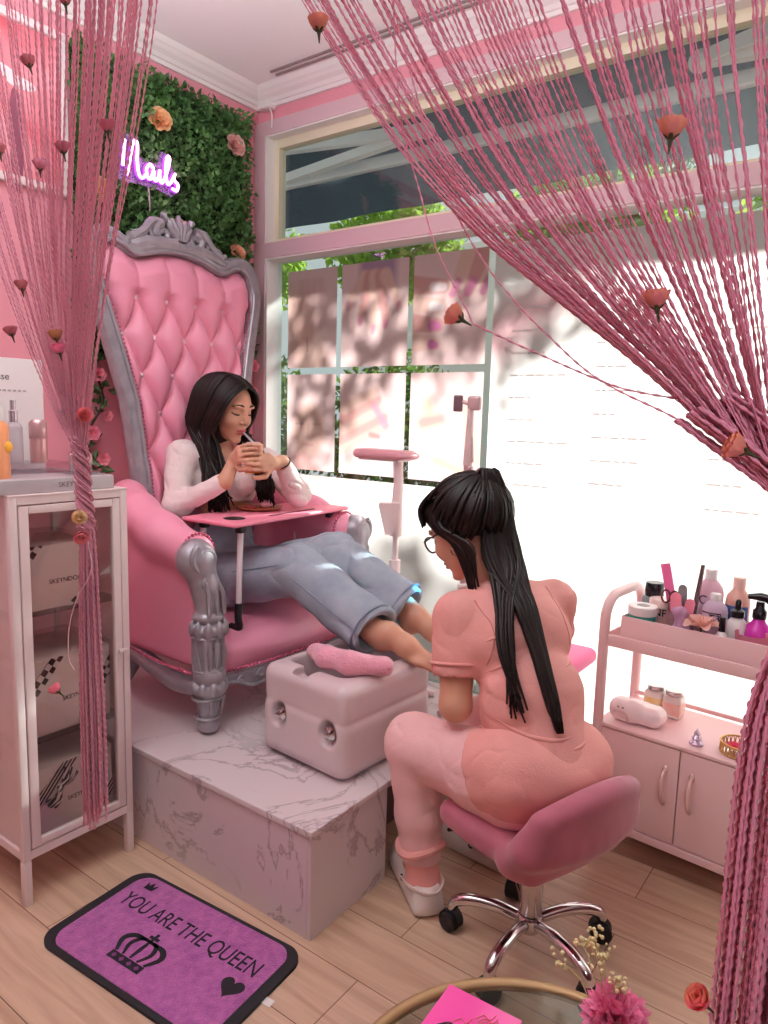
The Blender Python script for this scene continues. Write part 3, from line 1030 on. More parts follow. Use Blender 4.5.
# arms
for s in (-1, 1):
    ya = TY + s * 0.345
    prims = [chain([(-2.10, TY + s * 0.29, 0.955), (-1.98, ya - s * 0.01, 0.915), (-1.84, ya, 0.862), (-1.69, ya, 0.825)], [0.055, 0.062, 0.064, 0.058]),
             rb((-1.875, TY + s * 0.335, 0.66), (0.215, 0.034, 0.19), 0.03),
             chain([(-2.08, TY + s * 0.30, 0.95), (-2.08, TY + s * 0.30, 0.52)], [0.05, 0.045])]
    solid(th, 'arm_pad', prims, leather, 0.008, 0.04)
    # silver rail under the arm side
    pts = smooth_curve([(-2.12, TY + s * 0.345, 0.47), (-1.98, TY + s * 0.352, 0.455), (-1.86, TY + s * 0.352, 0.425), (-1.74, TY + s * 0.352, 0.405), (-1.63, TY + s * 0.352, 0.43)], 24)
    part(th, 'side_rail', G().tube(pts, [0.026, 0.028, 0.03, 0.026], 10), silver, w=True)
    g = G()
    for q in smooth_curve([(-2.10, TY + s * 0.374, 0.498), (-1.86, TY + s * 0.376, 0.466), (-1.68, TY + s * 0.374, 0.460)], 34):
        g.ball(q, 0.006, 6, 5)
    part(th, 'nailhead_trim', g, M('pink_nailheads', 'C9627F', rough=0.35), w=True)
    g = G()
    for q in [(-1.675, TY + s * 0.345 + 0.062 * math.cos(a), 0.825 + 0.062 * math.sin(a)) for a in np.linspace(-0.6, PI + 0.6, 22)]:
        g.ball(q, 0.005, 6, 5)
    part(th, 'nailhead_trim', g, M('pink_nailheads', 'C9627F', rough=0.35), w=True)
    # carved front post: arm scroll, stem, knee, foot
    yc = TY + s * 0.352
    fx = -1.622
    o = s * 0.022
    pr = [ell((fx - 0.028, yc + o, 0.818), (0.05, 0.060, 0.060)),
          chain([(fx - 0.02, yc + o, 0.815), (fx - 0.006, yc + s * 0.004, 0.735), (fx, yc, 0.665)], [0.050, 0.040, 0.037], k=0.02),
          ell((fx + 0.002, yc, 0.645), (0.046, 0.048, 0.022)),
          ell((fx + 0.004, yc, 0.607), (0.050, 0.052, 0.026)),
          rb((fx, yc, 0.535), (0.036, 0.040, 0.06), 0.012),
          ell((fx + 0.006, yc, 0.468), (0.048, 0.050, 0.036)),
          ell((fx + 0.004, yc, 0.425), (0.050, 0.053, 0.026)),
          chain([(fx + 0.002, yc, 0.41), (fx, yc, 0.345)], [0.044, 0.030]),
          ell((fx + 0.002, yc, 0.315), (0.036, 0.036, 0.032))]
    for i in range(9):                                   # collar leaves
        a = 2 * PI * i / 9
        pr.append(ell((fx + 0.004 + 0.047 * math.cos(a), yc + 0.049 * math.sin(a), 0.612), (0.011, 0.011, 0.026), k=0.004))
        pr.append(ell((fx + 0.005 + 0.045 * math.cos(a + 0.3), yc + 0.047 * math.sin(a + 0.3), 0.432), (0.012, 0.012, 0.020), k=0.004))
    solid(th, 'front_post', pr, silver, 0.004, 0.010, 1)
    g = G()
    for c0, rr_, a0, sg in (((0.0, 0.822), 0.047, PI / 2 - s * 0.6, -s), ((s * 0.012, 0.755), 0.020, PI / 2, s)):
        p = []
        for i in range(36):
            t = i / 35
            a = a0 + sg * 1.6 * 2 * PI * t
            r = rr_ * (1 - 0.8 * t)
            p.append((fx + 0.018 - 0.012 * (r / rr_) + (0.006 if c0[1] > 0.8 else 0.012), yc + o * (0.9 if c0[1] > 0.8 else 0.5) + c0[0] + r * math.cos(a), c0[1] + r * math.sin(a)))
        g.tube(p, [0.010, 0.009, 0.007, 0.006], 7)
    for dy in (-0.026, 0.0, 0.026):                      # flutes on the stem and on the straight block
        g.tube([(fx + 0.022, yc + o * 0.6 + dy * 0.8, 0.775), (fx + 0.036, yc + dy, 0.72), (fx + 0.040, yc + dy * 1.1, 0.655)], [0.004, 0.008, 0.006], 6)
        g.tube([(fx + 0.036, yc + dy, 0.585), (fx + 0.040, yc + dy, 0.54), (fx + 0.038, yc + dy, 0.49)], [0.005, 0.008 if dy else 0.011, 0.005], 6)
        g.tube([(fx + 0.040, yc + dy * 0.9, 0.405), (fx + 0.034, yc + dy * 0.7, 0.345)], [0.007, 0.003], 6)
        g.tube([(fx - 0.004 + 0.0, yc - 0.042, 0.585 - abs(dy)), (fx + dy * 0.6, yc - 0.043, 0.49)], [0.004, 0.006], 6)
    for z_, r_ in ((0.587, 0.046), (0.486, 0.046), (0.398, 0.047), (0.336, 0.036)):
        g.tube([(fx + r_ * math.cos(a) * 0.96, yc + r_ * math.sin(a), z_) for a in np.linspace(0, 2 * PI, 24, endpoint=False)], 0.005, 6, closed=True)
    g.ball((fx + 0.044, yc, 0.468), (0.012, 0.016, 0.022), 10, 8)
    g.ball((fx + 0.038, yc, 0.555), (0.010, 0.012, 0.020), 10, 8)
    part(th, 'carving', g, silver, w=True)
    lg = smooth_curve([(-2.12, TY + s * 0.27, 0.46), (-2.10, TY + s * 0.275, 0.40), (-2.13, TY + s * 0.28, 0.33), (-2.17, TY + s * 0.285, 0.286)], 14)
    part(th, 'rear_leg', G().tube(lg, [0.035, 0.03, 0.022, 0.024], 10), silver, w=True)
# front apron with a wavy lower edge and relief scrolls
N = 60
pts_t, pts_b = [], []
for i in range(N + 1):
    u = -1 + 2 * i / N
    pts_t.append((u * 0.315, 0.452 - 0.012 * (1 - u * u)))
    pts_b.append((u * 0.315, 0.405 + 0.020 * math.cos(u * PI * 2) - 0.012 * math.cos(u * PI * 6) * (1 - abs(u))))
poly = pts_b + pts_t[::-1]
g = G().prism(poly, 0.028, axes((0, 1, 0), (0, 0, 1), (-1.622, TY, 0)))
for s in (-1, 1):
    for (yy, zz, r0) in ((0.06, 0.418, 0.02), (0.17, 0.424, 0.017), (0.25, 0.428, 0.014)):
        p = [(-1.590, TY + s * (yy + r0 * (1 - 0.8 * t) * math.cos(8 * t)), zz + r0 * (1 - 0.8 * t) * math.sin(8 * t)) for t in np.linspace(0, 1, 20)]
        g.tube(p, 0.005, 6)
g.tube([(-1.592, TY + y, z + 0.006) for y, z in pts_b], 0.006, 6)
part(th, 'front_apron', g, silver, w=True)
g = G()
for i in range(46):
    u = -1 + 2 * i / 45
    g.ball((-1.592 - 0.02 * u * u * u * u, TY + u * 0.29, 0.463 - 0.008 * (1 - u * u)), 0.006, 6, 5)
part(th, 'nailhead_trim', g, MATS['pink_nailheads'], w=True)
for s in (-1, 1):
    g = G()
    for i in range(70):
        z = 0.75 + 0.93 * i / 69
        g.ball((bx(z) + 0.036, TY + s * (hw(z) - 0.012), z), 0.0045, 6, 4)
    part(th, 'nailhead_trim', g, MATS['pink_nailheads'], w=True)

# ------------------------------------------------------------------ foot spa tub
tub_m = M('pearl_pink_plastic', 'D8C2C6', rough=0.28, coat=0.2)
tc_, ta = Vector((-1.247, 1.561, PZ)), math.radians(-3.6)
tub = thing('foot_spa', 'pinkish white foot spa tub with two round jet recesses on the marble platform', 'foot spa', tc_)
Rz = Matrix.Rotation(ta, 4, 'Z')
def tw(x, y, z): return tc_ + Rz @ Vector((x, y, z))
pr = [rb(tw(0, 0, 0.092), (0.168, 0.198, 0.092), 0.045, Rz, k=0), rb(tw(0, 0, 0.205), (0.163, 0.193, 0.060), 0.034, Rz, k=0.004),
      rb(tw(-0.01, 0.01, 0.24), (0.112, 0.135, 0.15), 0.03, Rz, op='-', k=0.015),
      rb(tw(-0.02, -0.13, 0.27), (0.03, 0.05, 0.035), 0.008, Rz, op='-', k=0.004),
      cut(tw(0, 0, 0.004), (0, 0, -1))]
for jx in (-0.085, 0.105):
    pr.append(ell(tw(jx, -0.198, 0.130), (0.031, 0.034, 0.036), Rz, op='-', k=0.006))
solid(tub, 'basin', pr, tub_m, 0.004, 0.006, 2)
chrome = M('chrome', 'D9D6D8', rough=0.12, metal=1.0)
for jx in (-0.085, 0.105):
    m = Matrix.Translation(tw(jx, -0.181, 0.130)) @ Rz @ Matrix.Rotation(PI / 2, 4, 'X')
    g = G().lathe([(0.0, 0.012), (0.010, 0.012), (0.014, 0.008), (0.019, 0.006), (0.021, 0.0), (0.021, -0.006)], 20, m)
    g.lathe([(0.004, 0.022), (0.007, 0.02), (0.008, 0.012)], 12, m)
    part(tub, 'jet_nozzle', g, chrome, w=True)
terry = M('pink_terry_cloth', 'F0A3B8', rough=0.9, sheen=0.6, bump=0.5, bscale=260)
fp = [tw(-0.060, -0.085, 0.292), tw(0.01, -0.105, 0.296), tw(0.09, -0.095, 0.296), tw(0.165, -0.040, 0.290)]
pil = thing('footrest_towel', 'rolled pink terry towel lying across the front rim of the foot spa', 'towel', tw(0, -0.12, 0.265))
solid(pil, 'roll', [chain(fp, [0.020, 0.027, 0.028, 0.024]), chain([tw(-0.05, -0.06, 0.288), tw(0.15, -0.02, 0.286)], [0.018, 0.02])], terry, 0.004, 0.03, 2, disp=lambda V: 0.0012 * nz(V, (160, 160, 160)))
# ================================================================== people
skin_c = M('skin', 'D19A80', rough=0.48, var=0.10, vscale=14, sss=0.08)
hair_c = M('dark_brown_hair', '1B0E0C', rough=0.42, var=0.5, vscale=40, stretch=(6, 6, 0.6), spec=0.3)
lip_m = M('lip_colour', 'B4545A', rough=0.4)
brow_m = M('brow_hair', '2A1813', rough=0.7)
white_rib = M('white_ribbed_cotton', 'F3E1E0', rough=0.8, bump=0.25, bscale=140, stretch=(1, 1, 0.15), sheen=0.2)
denim = M('washed_denim', 'A3A9B4', rough=0.85, color2='858D9D', vscale=9, var=0.12, bump=0.3, bscale=420)
scrub = M('coral_pink_scrub', 'E29C96', rough=0.8, var=0.04, vscale=10, bump=0.12, bscale=200)
nail_m = M('nail_polish', 'E9A9B9', rough=0.2)

def bframe(F, U=(0, 0, 1)):
    F = Vector(F).normalized()
    L = Vector(U).cross(F).normalized()
    U2 = F.cross(L)
    return Matrix((F, L, U2)).transposed()           # columns forward, left, up

class Head:
    def __init__(s, c, F, sc, U=(0, 0, 1)):
        s.c, s.B, s.k = Vector(c), bframe(F, U), sc
    def __call__(s, x, y, z):
        return s.c + s.B @ (Vector((x, y, z)) * s.k)
    def e(s, c, r, op='+', k=0.008):
        return ell(s(*c), [q * s.k for q in r], s.B, op, k)
    def cp(s, a, b, ra, rb_, op='+', k=0.008):
        return cap(s(*a), s(*b), ra * s.k, rb_ * s.k, op, k)
    def prims(s):
        P = [s.e((-0.012, 0, 0.035), (0.098, 0.075, 0.086)), s.e((0.035, 0, 0.0), (0.062, 0.062, 0.085), k=0.02),
             s.e((0.040, 0, -0.055), (0.050, 0.047, 0.056), k=0.02), s.e((0.073, 0, -0.100), (0.017, 0.020, 0.014), k=0.015),
             s.cp((0.088, 0, 0.016), (0.108, 0, -0.022), 0.007, 0.011), s.e((0.105, 0, -0.028), (0.012, 0.009, 0.009)),
             s.e((0.096, 0.011, -0.030), (0.009, 0.007, 0.007), k=0.004), s.e((0.096, -0.011, -0.030), (0.009, 0.007, 0.007), k=0.004)]
        for y in (-1, 1):
            P += [s.e((0.062, y * 0.040, -0.026), (0.026, 0.022, 0.026), k=0.015), s.e((0.082, y * 0.030, 0.030), (0.016, 0.024, 0.009), k=0.01),
                  s.e((0.094, y * 0.031, 0.010), (0.012, 0.018, 0.010), '-', 0.010), s.e((0.072, y * 0.031, 0.008), (0.0155, 0.0175, 0.0135), k=0.003),
                  s.e((-0.005, y * 0.074, 0.000), (0.020, 0.007, 0.030), k=0.006), s.e((0.000, y * 0.080, 0.004), (0.009, 0.004, 0.016), '-', 0.004)]
        P += [s.e((0.091, 0, -0.058), (0.011, 0.023, 0.0065), k=0.004), s.e((0.089, 0, -0.069), (0.011, 0.020, 0.0075), k=0.004)]
        return P
    def features(s, person, lids=True):
        g = G()
        g2 = G()
        for y in (-1, 1):
            g.tube([s(0.093, y * 0.012, 0.031), s(0.097, y * 0.026, 0.037), s(0.088, y * 0.044, 0.036), s(0.074, y * 0.056, 0.028)], [0.0028 * s.k, 0.0042 * s.k, 0.0035 * s.k, 0.0015 * s.k], 6)
            pts = [s(0.080, y * (0.031 - 0.018), 0.003), s(0.0885, y * 0.026, 0.0005), s(0.0885, y * 0.034, -0.0005), s(0.082, y * 0.043, 0.001), s(0.073, y * 0.052, 0.006)]
            g2.tube(smooth_curve(pts, 10), [0.0016 * s.k, 0.0026 * s.k, 0.003 * s.k, 0.0024 * s.k], 6)
        part(person, 'eyebrows', g, brow_m, w=True)
        part(person, 'eyelashes', g2, brow_m, w=True)
        pr = [s.e((0.0925, 0, -0.0575), (0.011, 0.0225, 0.0058), k=0.002), s.e((0.0905, 0, -0.0690), (0.011, 0.0195, 0.0068), k=0.002)]
        solid(person, 'lips', pr, lip_m, 0.0018, 0.002, 1)

NAILS = {}
def hand(w, d, n, side, s=0.95, curls=(0.35, 0.6, 0.45), spread=0.05, thumb=0.6, key=None):
    """palm from the wrist w along d, palm facing n; side=+1/-1 puts the thumb on that side of d x n"""
    w, d, n = Vector(w), Vector(d).normalized(), Vector(n)
    n = (n - d * n.dot(d)).normalized()
    x = d.cross(n) * side                         # towards the thumb
    P = []
    B = Matrix((d, x, n)).transposed()
    P.append(ell(w + d * 0.046 * s, (0.048 * s, 0.037 * s, 0.014 * s), B, k=0.012))
    P.append(cap(w - d * 0.01 * s, w + d * 0.03 * s, 0.021 * s, 0.020 * s, k=0.012))
    nails = G()
    for i, (off, L) in enumerate(((0.028, 0.070), (0.010, 0.078), (-0.009, 0.072), (-0.026, 0.057))):
        L *= s
        p = w + d * (0.080 - 0.006 * abs(i - 1)) * s + x * off * s
        dr = (d + x * spread * (1.5 - i)).normalized()
        ax = dr.cross(n).normalized()
        a = 0.0
        r = 0.0088 * s if i < 3 else 0.0075 * s
        P.append(cap(w + d * 0.05 * s + x * off * 0.8 * s, p, r * 1.15, r * 1.1, k=0.006))
        for q, (fr_, cu) in enumerate(zip((0.46, 0.30, 0.24), curls)):
            a += cu
            dd = dr * math.cos(a) + n * math.sin(a)
            p2 = p + dd * L * fr_
            P.append(cap(p, p2, r, r * 0.90, k=0.002))
            r *= 0.90
            p0, p = p, p2
        up = (dr * math.sin(a) - n * math.cos(a))
        nails.ball(p - dd * 0.003 * s + up * r * 0.72, (0.0055 * s, 0.0048 * s, 0.0030 * s), 8, 6, None)
    b = w + d * 0.022 * s + x * 0.026 * s
    t1 = b + (d * 0.7 + x * 0.75 + n * 0.25 * thumb).normalized() * 0.034 * s
    t2 = t1 + (d * 0.9 + x * 0.25 + n * 0.6 * thumb).normalized() * 0.030 * s
    t3 = t2 + (d * 0.95 + n * 0.7 * thumb).normalized() * 0.022 * s
    P += [cap(w + d * 0.015 * s + x * 0.01 * s, t1, 0.015 * s, 0.0115 * s, k=0.008), cap(t1, t2, 0.0112 * s, 0.0098 * s, k=0.003), cap(t2, t3, 0.0098 * s, 0.0078 * s, k=0.002)]
    return P, nails

def foot(a, d, up, s=0.95):
    a, d, up = Vector(a), Vector(d).normalized(), Vector(up)
    up = (up - d * up.dot(d)).normalized()
    y = up.cross(d)
    P = [ell(a - d * 0.018 * s - up * 0.042 * s, (0.034 * s, 0.028 * s, 0.030 * s), Matrix((d, y, up)).transposed(), k=0.02),
         chain([a - up * 0.01 * s, a + d * 0.06 * s - up * 0.032 * s, a + d * 0.13 * s - up * 0.056 * s], [0.034 * s, 0.031 * s, 0.020 * s], k=0.02),
         ell(a + d * 0.115 * s - up * 0.056 * s, (0.05 * s, 0.041 * s, 0.018 * s), Matrix((d, y, up)).transposed(), k=0.015)]
    return P, y

def toes(a, d, up, s, sgn):
    a, d, up = Vector(a), Vector(d).normalized(), Vector(up)
    up = (up - d * up.dot(d)).normalized()
    y = up.cross(d) * sgn
    P = []
    for i in range(5):
        o = (0.028 - 0.0145 * i) * s
        L = (0.052 - 0.006 * i) * s
        p = a + d * 0.135 * s - up * 0.058 * s + y * o
        P.append(cap(p, p + d * L * 0.75 - up * 0.006 * s, 0.0105 * s if i == 0 else 0.0085 * s, 0.0095 * s if i == 0 else 0.0075 * s, k=0.003))
    return P

# ------------------------------------------------------------------ the client on the throne
cl = thing('person', 'woman with long dark hair sitting on the throne chair, sipping a drink through a straw', 'person', (-1.97, 1.72, 0.545))
hd = Head((-1.955, 1.722, 1.258), (0.965, 0.10, -0.25), 0.94)
neckb = (-2.005, 1.735, 1.115)
shN, elN, wrN = (-2.050, 1.600, 1.092), (-1.985, 1.522, 0.925), (-1.822, 1.598, 1.018)
shF, elF, wrF = (-1.905, 1.866, 1.066), (-1.737, 1.866, 0.960), (-1.722, 1.764, 1.079)
hiN, knN, anN = (-1.965, 1.655, 0.640), (-1.542, 1.665, 0.748), (-1.215, 1.632, 0.620)
hiF, knF, anF = (-1.955, 1.800, 0.640), (-1.497, 1.780, 0.782), (-1.222, 1.806, 0.652)
cup_c = Vector((-1.762, 1.668, 1.096))
rv, tv = Vector((0.806, 0.591, 0)), Vector((0.583, -0.801, 0))
palN = cup_c - rv * 0.036 + tv * 0.018 + Vector((0, 0, 0.010))
nN = cup_c - palN; nN.z = 0
dN = (rv * 0.55 + tv * 0.75 + Vector((0, 0, 0.30))).normalized()
dN = (dN - nN.normalized() * dN.dot(nN.normalized())).normalized()
hwN = palN - dN * 0.050 - nN.normalized() * 0.010
palF = cup_c + rv * 0.036 + tv * 0.016 - Vector((0, 0, 0.012))
nF = cup_c - palF; nF.z = 0
dF = (-rv * 0.6 + tv * 0.75 + Vector((0, 0, 0.10))).normalized()
dF = (dF - nF.normalized() * dF.dot(nF.normalized())).normalized()
hwF = palF - dF * 0.050 - nF.normalized() * 0.010
hN, nlN = hand(hwN, dN, nN, -1, 0.90, (0.5, 0.75, 0.5))
hF, nlF = hand(hwF, dF, nF, 1, 0.90, (0.5, 0.75, 0.5))
def thumbside(d, n, s): return Vector(d).cross(Vector(n)) * s
footN_d, footF_d = (0.95, 0.22, -0.14), (0.96, 0.10, -0.16)
fN, _ = foot((-1.165, 1.642, 0.628), footN_d, (0.12, -0.05, 1), 1.0)
fF, _ = foot((-1.175, 1.806, 0.640), footF_d, (0.14, 0.0, 1), 1.0)
yaw = Matrix.Rotation(-0.42, 3, 'Z')
torso = [ell((-1.985, 1.728, 0.65), (0.105, 0.135, 0.09)), ell((-1.99, 1.733, 0.80), (0.074, 0.100, 0.14), yaw), ell((-1.99, 1.736, 0.985), (0.080, 0.115, 0.12), yaw),
         ell(Vector((-1.99, 1.736, 1.000)) + yaw @ Vector((0.060, 0.048, 0)), (0.045, 0.047, 0.047)), ell(Vector((-1.99, 1.736, 1.000)) + yaw @ Vector((0.060, -0.048, 0)), (0.045, 0.047, 0.047)),
         cap(shN, shF, 0.042, 0.042), cap((-2.0, 1.735, 1.02), (-2.0, 1.736, 1.10), 0.085, 0.05)]
arms = [chain([shN, elN, wrN, hwN], [0.043, 0.034, 0.025, 0.020]), chain([shF, elF, wrF, hwF], [0.043, 0.034, 0.025, 0.020])]
legs = [chain([hiN, knN, anN, (-1.165, 1.642, 0.618)], [0.075, 0.050, 0.036, 0.031]), chain([hiF, knF, anF, (-1.175, 1.806, 0.630)], [0.075, 0.050, 0.036, 0.031])]
body = hd.prims() + [chain([neckb, hd(-0.03, 0, -0.05)], [0.042, 0.042])] + torso + arms + legs + fN + fF
fingers = hN + hF + toes((-1.165, 1.642, 0.628), footN_d, (0.12, -0.05, 1), 1.0, 1) + toes((-1.175, 1.806, 0.640), footF_d, (0.14, 0, 1), 1.0, -1)
solid(cl, 'body', body + fingers, skin_c, 0.0036, 0.012, 1)
hd.features(cl)
g = G(); g.add(nlN.v, nlN.f); g.add(nlF.v, nlF.f)
part(cl, 'fingernails', g, nail_m, w=True)
# crop top with long sleeves and an open neckline
def infl(p, d):
    if isinstance(p, list): return [infl(q, d) for q in p]
    if p[0] == 'cap': return ('cap', p[1], p[2], p[3] + d, p[4] + d, p[5], p[6])
    if p[0] == 'ell': return ('ell', p[1], p[2] + d, p[3], p[4], p[5])
    return p
def lerp(a, b, t): return Vector(a) * (1 - t) + Vector(b) * t
slN = chain([shN, elN, lerp(elN, wrN, 0.90)], [0.054, 0.044, 0.031])
slF = chain([shF, elF, lerp(elF, wrF, 0.82)], [0.054, 0.044, 0.033])
top = [infl(torso, 0.009), cut((-1.97, 1.73, 0.925), (0.10, -0.05, -1)),
       ell((-1.905, 1.705, 1.125), (0.085, 0.060, 0.085), op='-', k=0.006), cap((-2.0, 1.735, 1.09), (-1.965, 1.73, 1.3), 0.052, 0.06, '-', 0.006), slN, slF,
       cut(lerp(elN, wrN, 0.70), (0, 0, 0)) if False else []]
def folds(sc, amp, seed=0.0):
    return lambda V: amp * (nz(V, sc, seed) + 0.5 * nz(V, tuple(2.1 * q for q in sc), seed + 5))
solid(cl, 'crop_top', top, white_rib, 0.0042, 0.012, 2, disp=lambda V: 0.0015 * nz(V, (22, 22, 50)) + creases(V, (14, 14, 22), 0.006, 3.0))
# wide blue jeans
pantsN = chain([hiN, knN, anN], [0.098, 0.083, 0.078])
pantsF = chain([hiF, knF, anF], [0.098, 0.083, 0.078])
shinN = (Vector(anN) - Vector(knN)).normalized()
shinF = (Vector(anF) - Vector(knF)).normalized()
def leg_prims(hi_, kn_, an_, sh_):
    return [chain([hi_, kn_, an_], [0.096, 0.082, 0.080], k=0.03), cut(Vector(an_) + sh_ * 0.012, sh_), cap(Vector(an_) - sh_ * 0.06, Vector(an_) + sh_ * 0.2, 0.056, 0.073, '-', 0.003)]
denim_f = lambda V: 0.006 * nz(V, (11, 11, 11), 3.0) + creases(V, (9, 13, 13), 0.007, 8.0)
jl = leg_prims(hiN, knN, anN, shinN)
o1 = solid(cl, 'jeans_leg', jl, denim, 0.005, 0.012, 2, disp=denim_f)
o2 = solid(cl, 'jeans_leg', leg_prims(hiF, knF, anF, shinF), denim, 0.005, 0.012, 2, disp=denim_f)
solid(cl, 'jeans_seat', [ell((-1.985, 1.728, 0.645), (0.122, 0.150, 0.100)), ell((-1.99, 1.73, 0.765), (0.090, 0.118, 0.13), yaw), cap(hiN, lerp(hiN, knN, 0.25), 0.100, 0.096), cap(hiF, lerp(hiF, knF, 0.25), 0.100, 0.096), cut((-1.99, 1.73, 0.855), (-0.1, 0, 1))],
      denim, 0.005, 0.03, 2, disp=folds((18, 18, 30), 0.004))
# seams and hem stitching on the jeans
g = G()
for hi_, kn_, an_, off in ((hiN, knN, anN, -1), (hiF, knF, anF, -1)):
    pts = []
    for t in np.linspace(0.15, 1.0, 14):
        pts.append(lerp(hi_, kn_, t) + Vector((0.0, -0.083, 0.030)))
    for t in np.linspace(0.1, 0.98, 14):
        pts.append(lerp(kn_, an_, t) + Vector((0.0, -0.080, 0.012)))
    g.tube(pts, 0.002, 5)
    B = frame(Vector(an_) - Vector(kn_))
    sh_ = (Vector(an_) - Vector(kn_)).normalized()
    g.tube([Vector(an_) - sh_ * 0.008 + B @ Vector((0.083 * math.cos(a), 0.083 * math.sin(a), 0)) for a in np.linspace(0, 2 * PI, 40, endpoint=False)], 0.0032, 5, closed=True)
part(cl, 'jeans_stitching', g, M('denim_seam', '7C8596', rough=0.9), w=True)

def lock_paths(head, n, seed, end_fn, sides=(-1, 1)):
    r = random.Random(seed)
    out = []
    for i in range(n):
        sg = sides[i % len(sides)]
        x = r.uniform(-0.095, 0.082)
        lift = r.uniform(0.0, 0.012)
        zt = 0.127 - 3.2 * (x + 0.012) ** 2
        pts = [head(x, 0.003 * sg, zt + 0.002), head(x * 1.02, sg * (0.040), zt - 0.010 + lift * 0.3), head(x * 1.0 - 0.004, sg * (0.076 + lift * 0.4), zt * 0.45 + 0.008),
               head(x * 0.9 - 0.012, sg * (0.088 + lift), -0.015), head(x * 0.75 - 0.018, sg * (0.090 + lift), -0.085)]
        pts += end_fn(sg, x, r)
        out.append(pts)
    return out
def client_end(sg, x, r):
    front = (x + 0.095) / 0.18
    j = lambda a: r.uniform(-a, a)
    if sg < 0:                                       # over her right shoulder, down the front
        return [Vector((-1.985 + 0.050 * front + j(0.018), 1.640 + j(0.022), 1.12 + j(0.01))), Vector((-1.945 + 0.055 * front + j(0.018), 1.622 + 0.02 * front + j(0.026), 1.02)), Vector((-1.915 + 0.05 * front + j(0.02), 1.612 + 0.03 * front + j(0.028), 0.925 + j(0.03)))]
    return [Vector((-1.945 + 0.06 * front + j(0.018), 1.805 + j(0.018), 1.11 + j(0.01))), Vector((-1.895 + 0.06 * front + j(0.018), 1.810 + j(0.02), 1.02)), Vector((-1.865 + 0.05 * front + j(0.02), 1.810 + j(0.024), 0.940 + j(0.03)))]
def hair_mesh(person, name, paths, rad, mat, n=22):
    g = G()
    for p in paths:
        g.tube(smooth_curve(p, n), [rad * 0.7, rad, rad, rad * 0.9, rad * 0.35], 5)
    return part(person, name, g, mat, angle=0, w=True)
solid(cl, 'hair_crown', [hd.e((-0.018, 0, 0.036), (0.104, 0.084, 0.092)), hd.e((-0.03, 0, -0.06), (0.07, 0.078, 0.10)), hd.e((0.110, 0, -0.02), (0.085, 0.066, 0.122), '-', 0.010)], hair_c, 0.005, 0.02, 2)
hair_mesh(cl, 'long_hair', lock_paths(hd, 190, 4, client_end), 0.0068, hair_c)
# thin belt of her necklace line and bracelet
part(cl, 'bracelet', G().tube([Vector(wrF) + frame(Vector(wrF) - Vector(elF)) @ Vector((0.030 * math.cos(a), 0.030 * math.sin(a), 0)) for a in np.linspace(0, 2 * PI, 24, endpoint=False)], 0.0025, 6, closed=True), M('dark_cord', '2B2022', rough=0.6), w=True)

# ------------------------------------------------------------------ the drink
cupm = glass_mat('clear_cup', 'FFF3EA', 0.06)
cu = thing('drink_cup', 'clear cup of orange juice with a straw held by the seated woman', 'cup', cup_c - Vector((0, 0, 0.055)))
g = G().lathe([(0.026, 0.0), (0.028, 0.004), (0.036, 0.105), (0.037, 0.108), (0.034, 0.105), (0.026, 0.006), (0.0, 0.005)], 24)
part(cu, 'cup', g, cupm)
part(cu, 'juice', G().lathe([(0.0, 0.006), (0.025, 0.006), (0.030, 0.062), (0.0, 0.062)], 24), M('orange_juice', 'F2B24C', rough=0.25, transl=0.4))
part(cu, 'milk_foam', G().lathe([(0.0, 0.0622), (0.0305, 0.0622), (0.0335, 0.10), (0.02, 0.108), (0.0, 0.110)], 24), M('pale_foam', 'E9CFC4', rough=0.6, transl=0.3))
mouth = hd(0.100, 0.004, -0.064)
base = cu.location
part(cu, 'straw', G().tube([mouth - base, Vector((0.01, 0.0, 0.10)), Vector((0.0, 0.005, 0.02))], 0.0038, 8), M('grey_straw', 'B9B4BE', rough=0.4))

# ------------------------------------------------------------------ tray table over her lap
tray = thing('lap_tray_table', 'pink folding lap tray table with white legs standing on the throne seat over her legs', 'table', (-1.785, 1.775, 0.547), math.radians(3.5))
pink_l = M('pink_laminate', 'F08CA4', rough=0.45)
blk = M('black_plastic', '17151A', rough=0.45)
ht = 0.358
g = G().rbox((0.245, 0.60, 0.014), 0.006, c=(0, 0, ht - 0.007), seg=3)
part(tray, 'tray_top', g, pink_l)
part(tray, 'cup_holder', G().lathe([(0.0, 0.0), (0.034, 0.0), (0.036, 0.0012), (0.034, 0.0016)], 28, T((0.035, -0.215, ht))), blk)
part(tray, 'tablet_slot', G().rbox((0.014, 0.24, 0.0016), 0.0005, c=(0.075, 0.03, ht + 0.0006)), M('dark_slot', '5B2C3A', rough=0.8), False)
wht = M('white_tube', 'F0E6E8', rough=0.35)
for sx, sy in ((1, -1), (1, 1), (-1, -1), (-1, 1)):
    a = Vector((sx * 0.082, sy * 0.235, ht - 0.014)); b = Vector((sx * 0.098, sy * 0.262, 0.05))
    lg = part(tray, 'leg', G().tube([a, b], 0.0095, 10), wht)
    part(lg, 'rubber_foot', G().tube(smooth_curve([lerp(b, a, 0.15), b, b + Vector((0, -sy * 0.004, -0.030)), b + Vector((-sx * 0.016, -sy * 0.010, -0.041)), b + Vector((-sx * 0.045, -sy * 0.012, -0.041))], 14), 0.0125, 10), blk)
    part(lg, 'hinge', G().rbox((0.026, 0.03, 0.028), 0.006, c=a + Vector((0, 0, -0.012))), blk)
plate = thing('wooden_plate', 'round wooden plate with a snack on the pink lap tray', 'plate', (-1.842, 1.775, 0.9055))
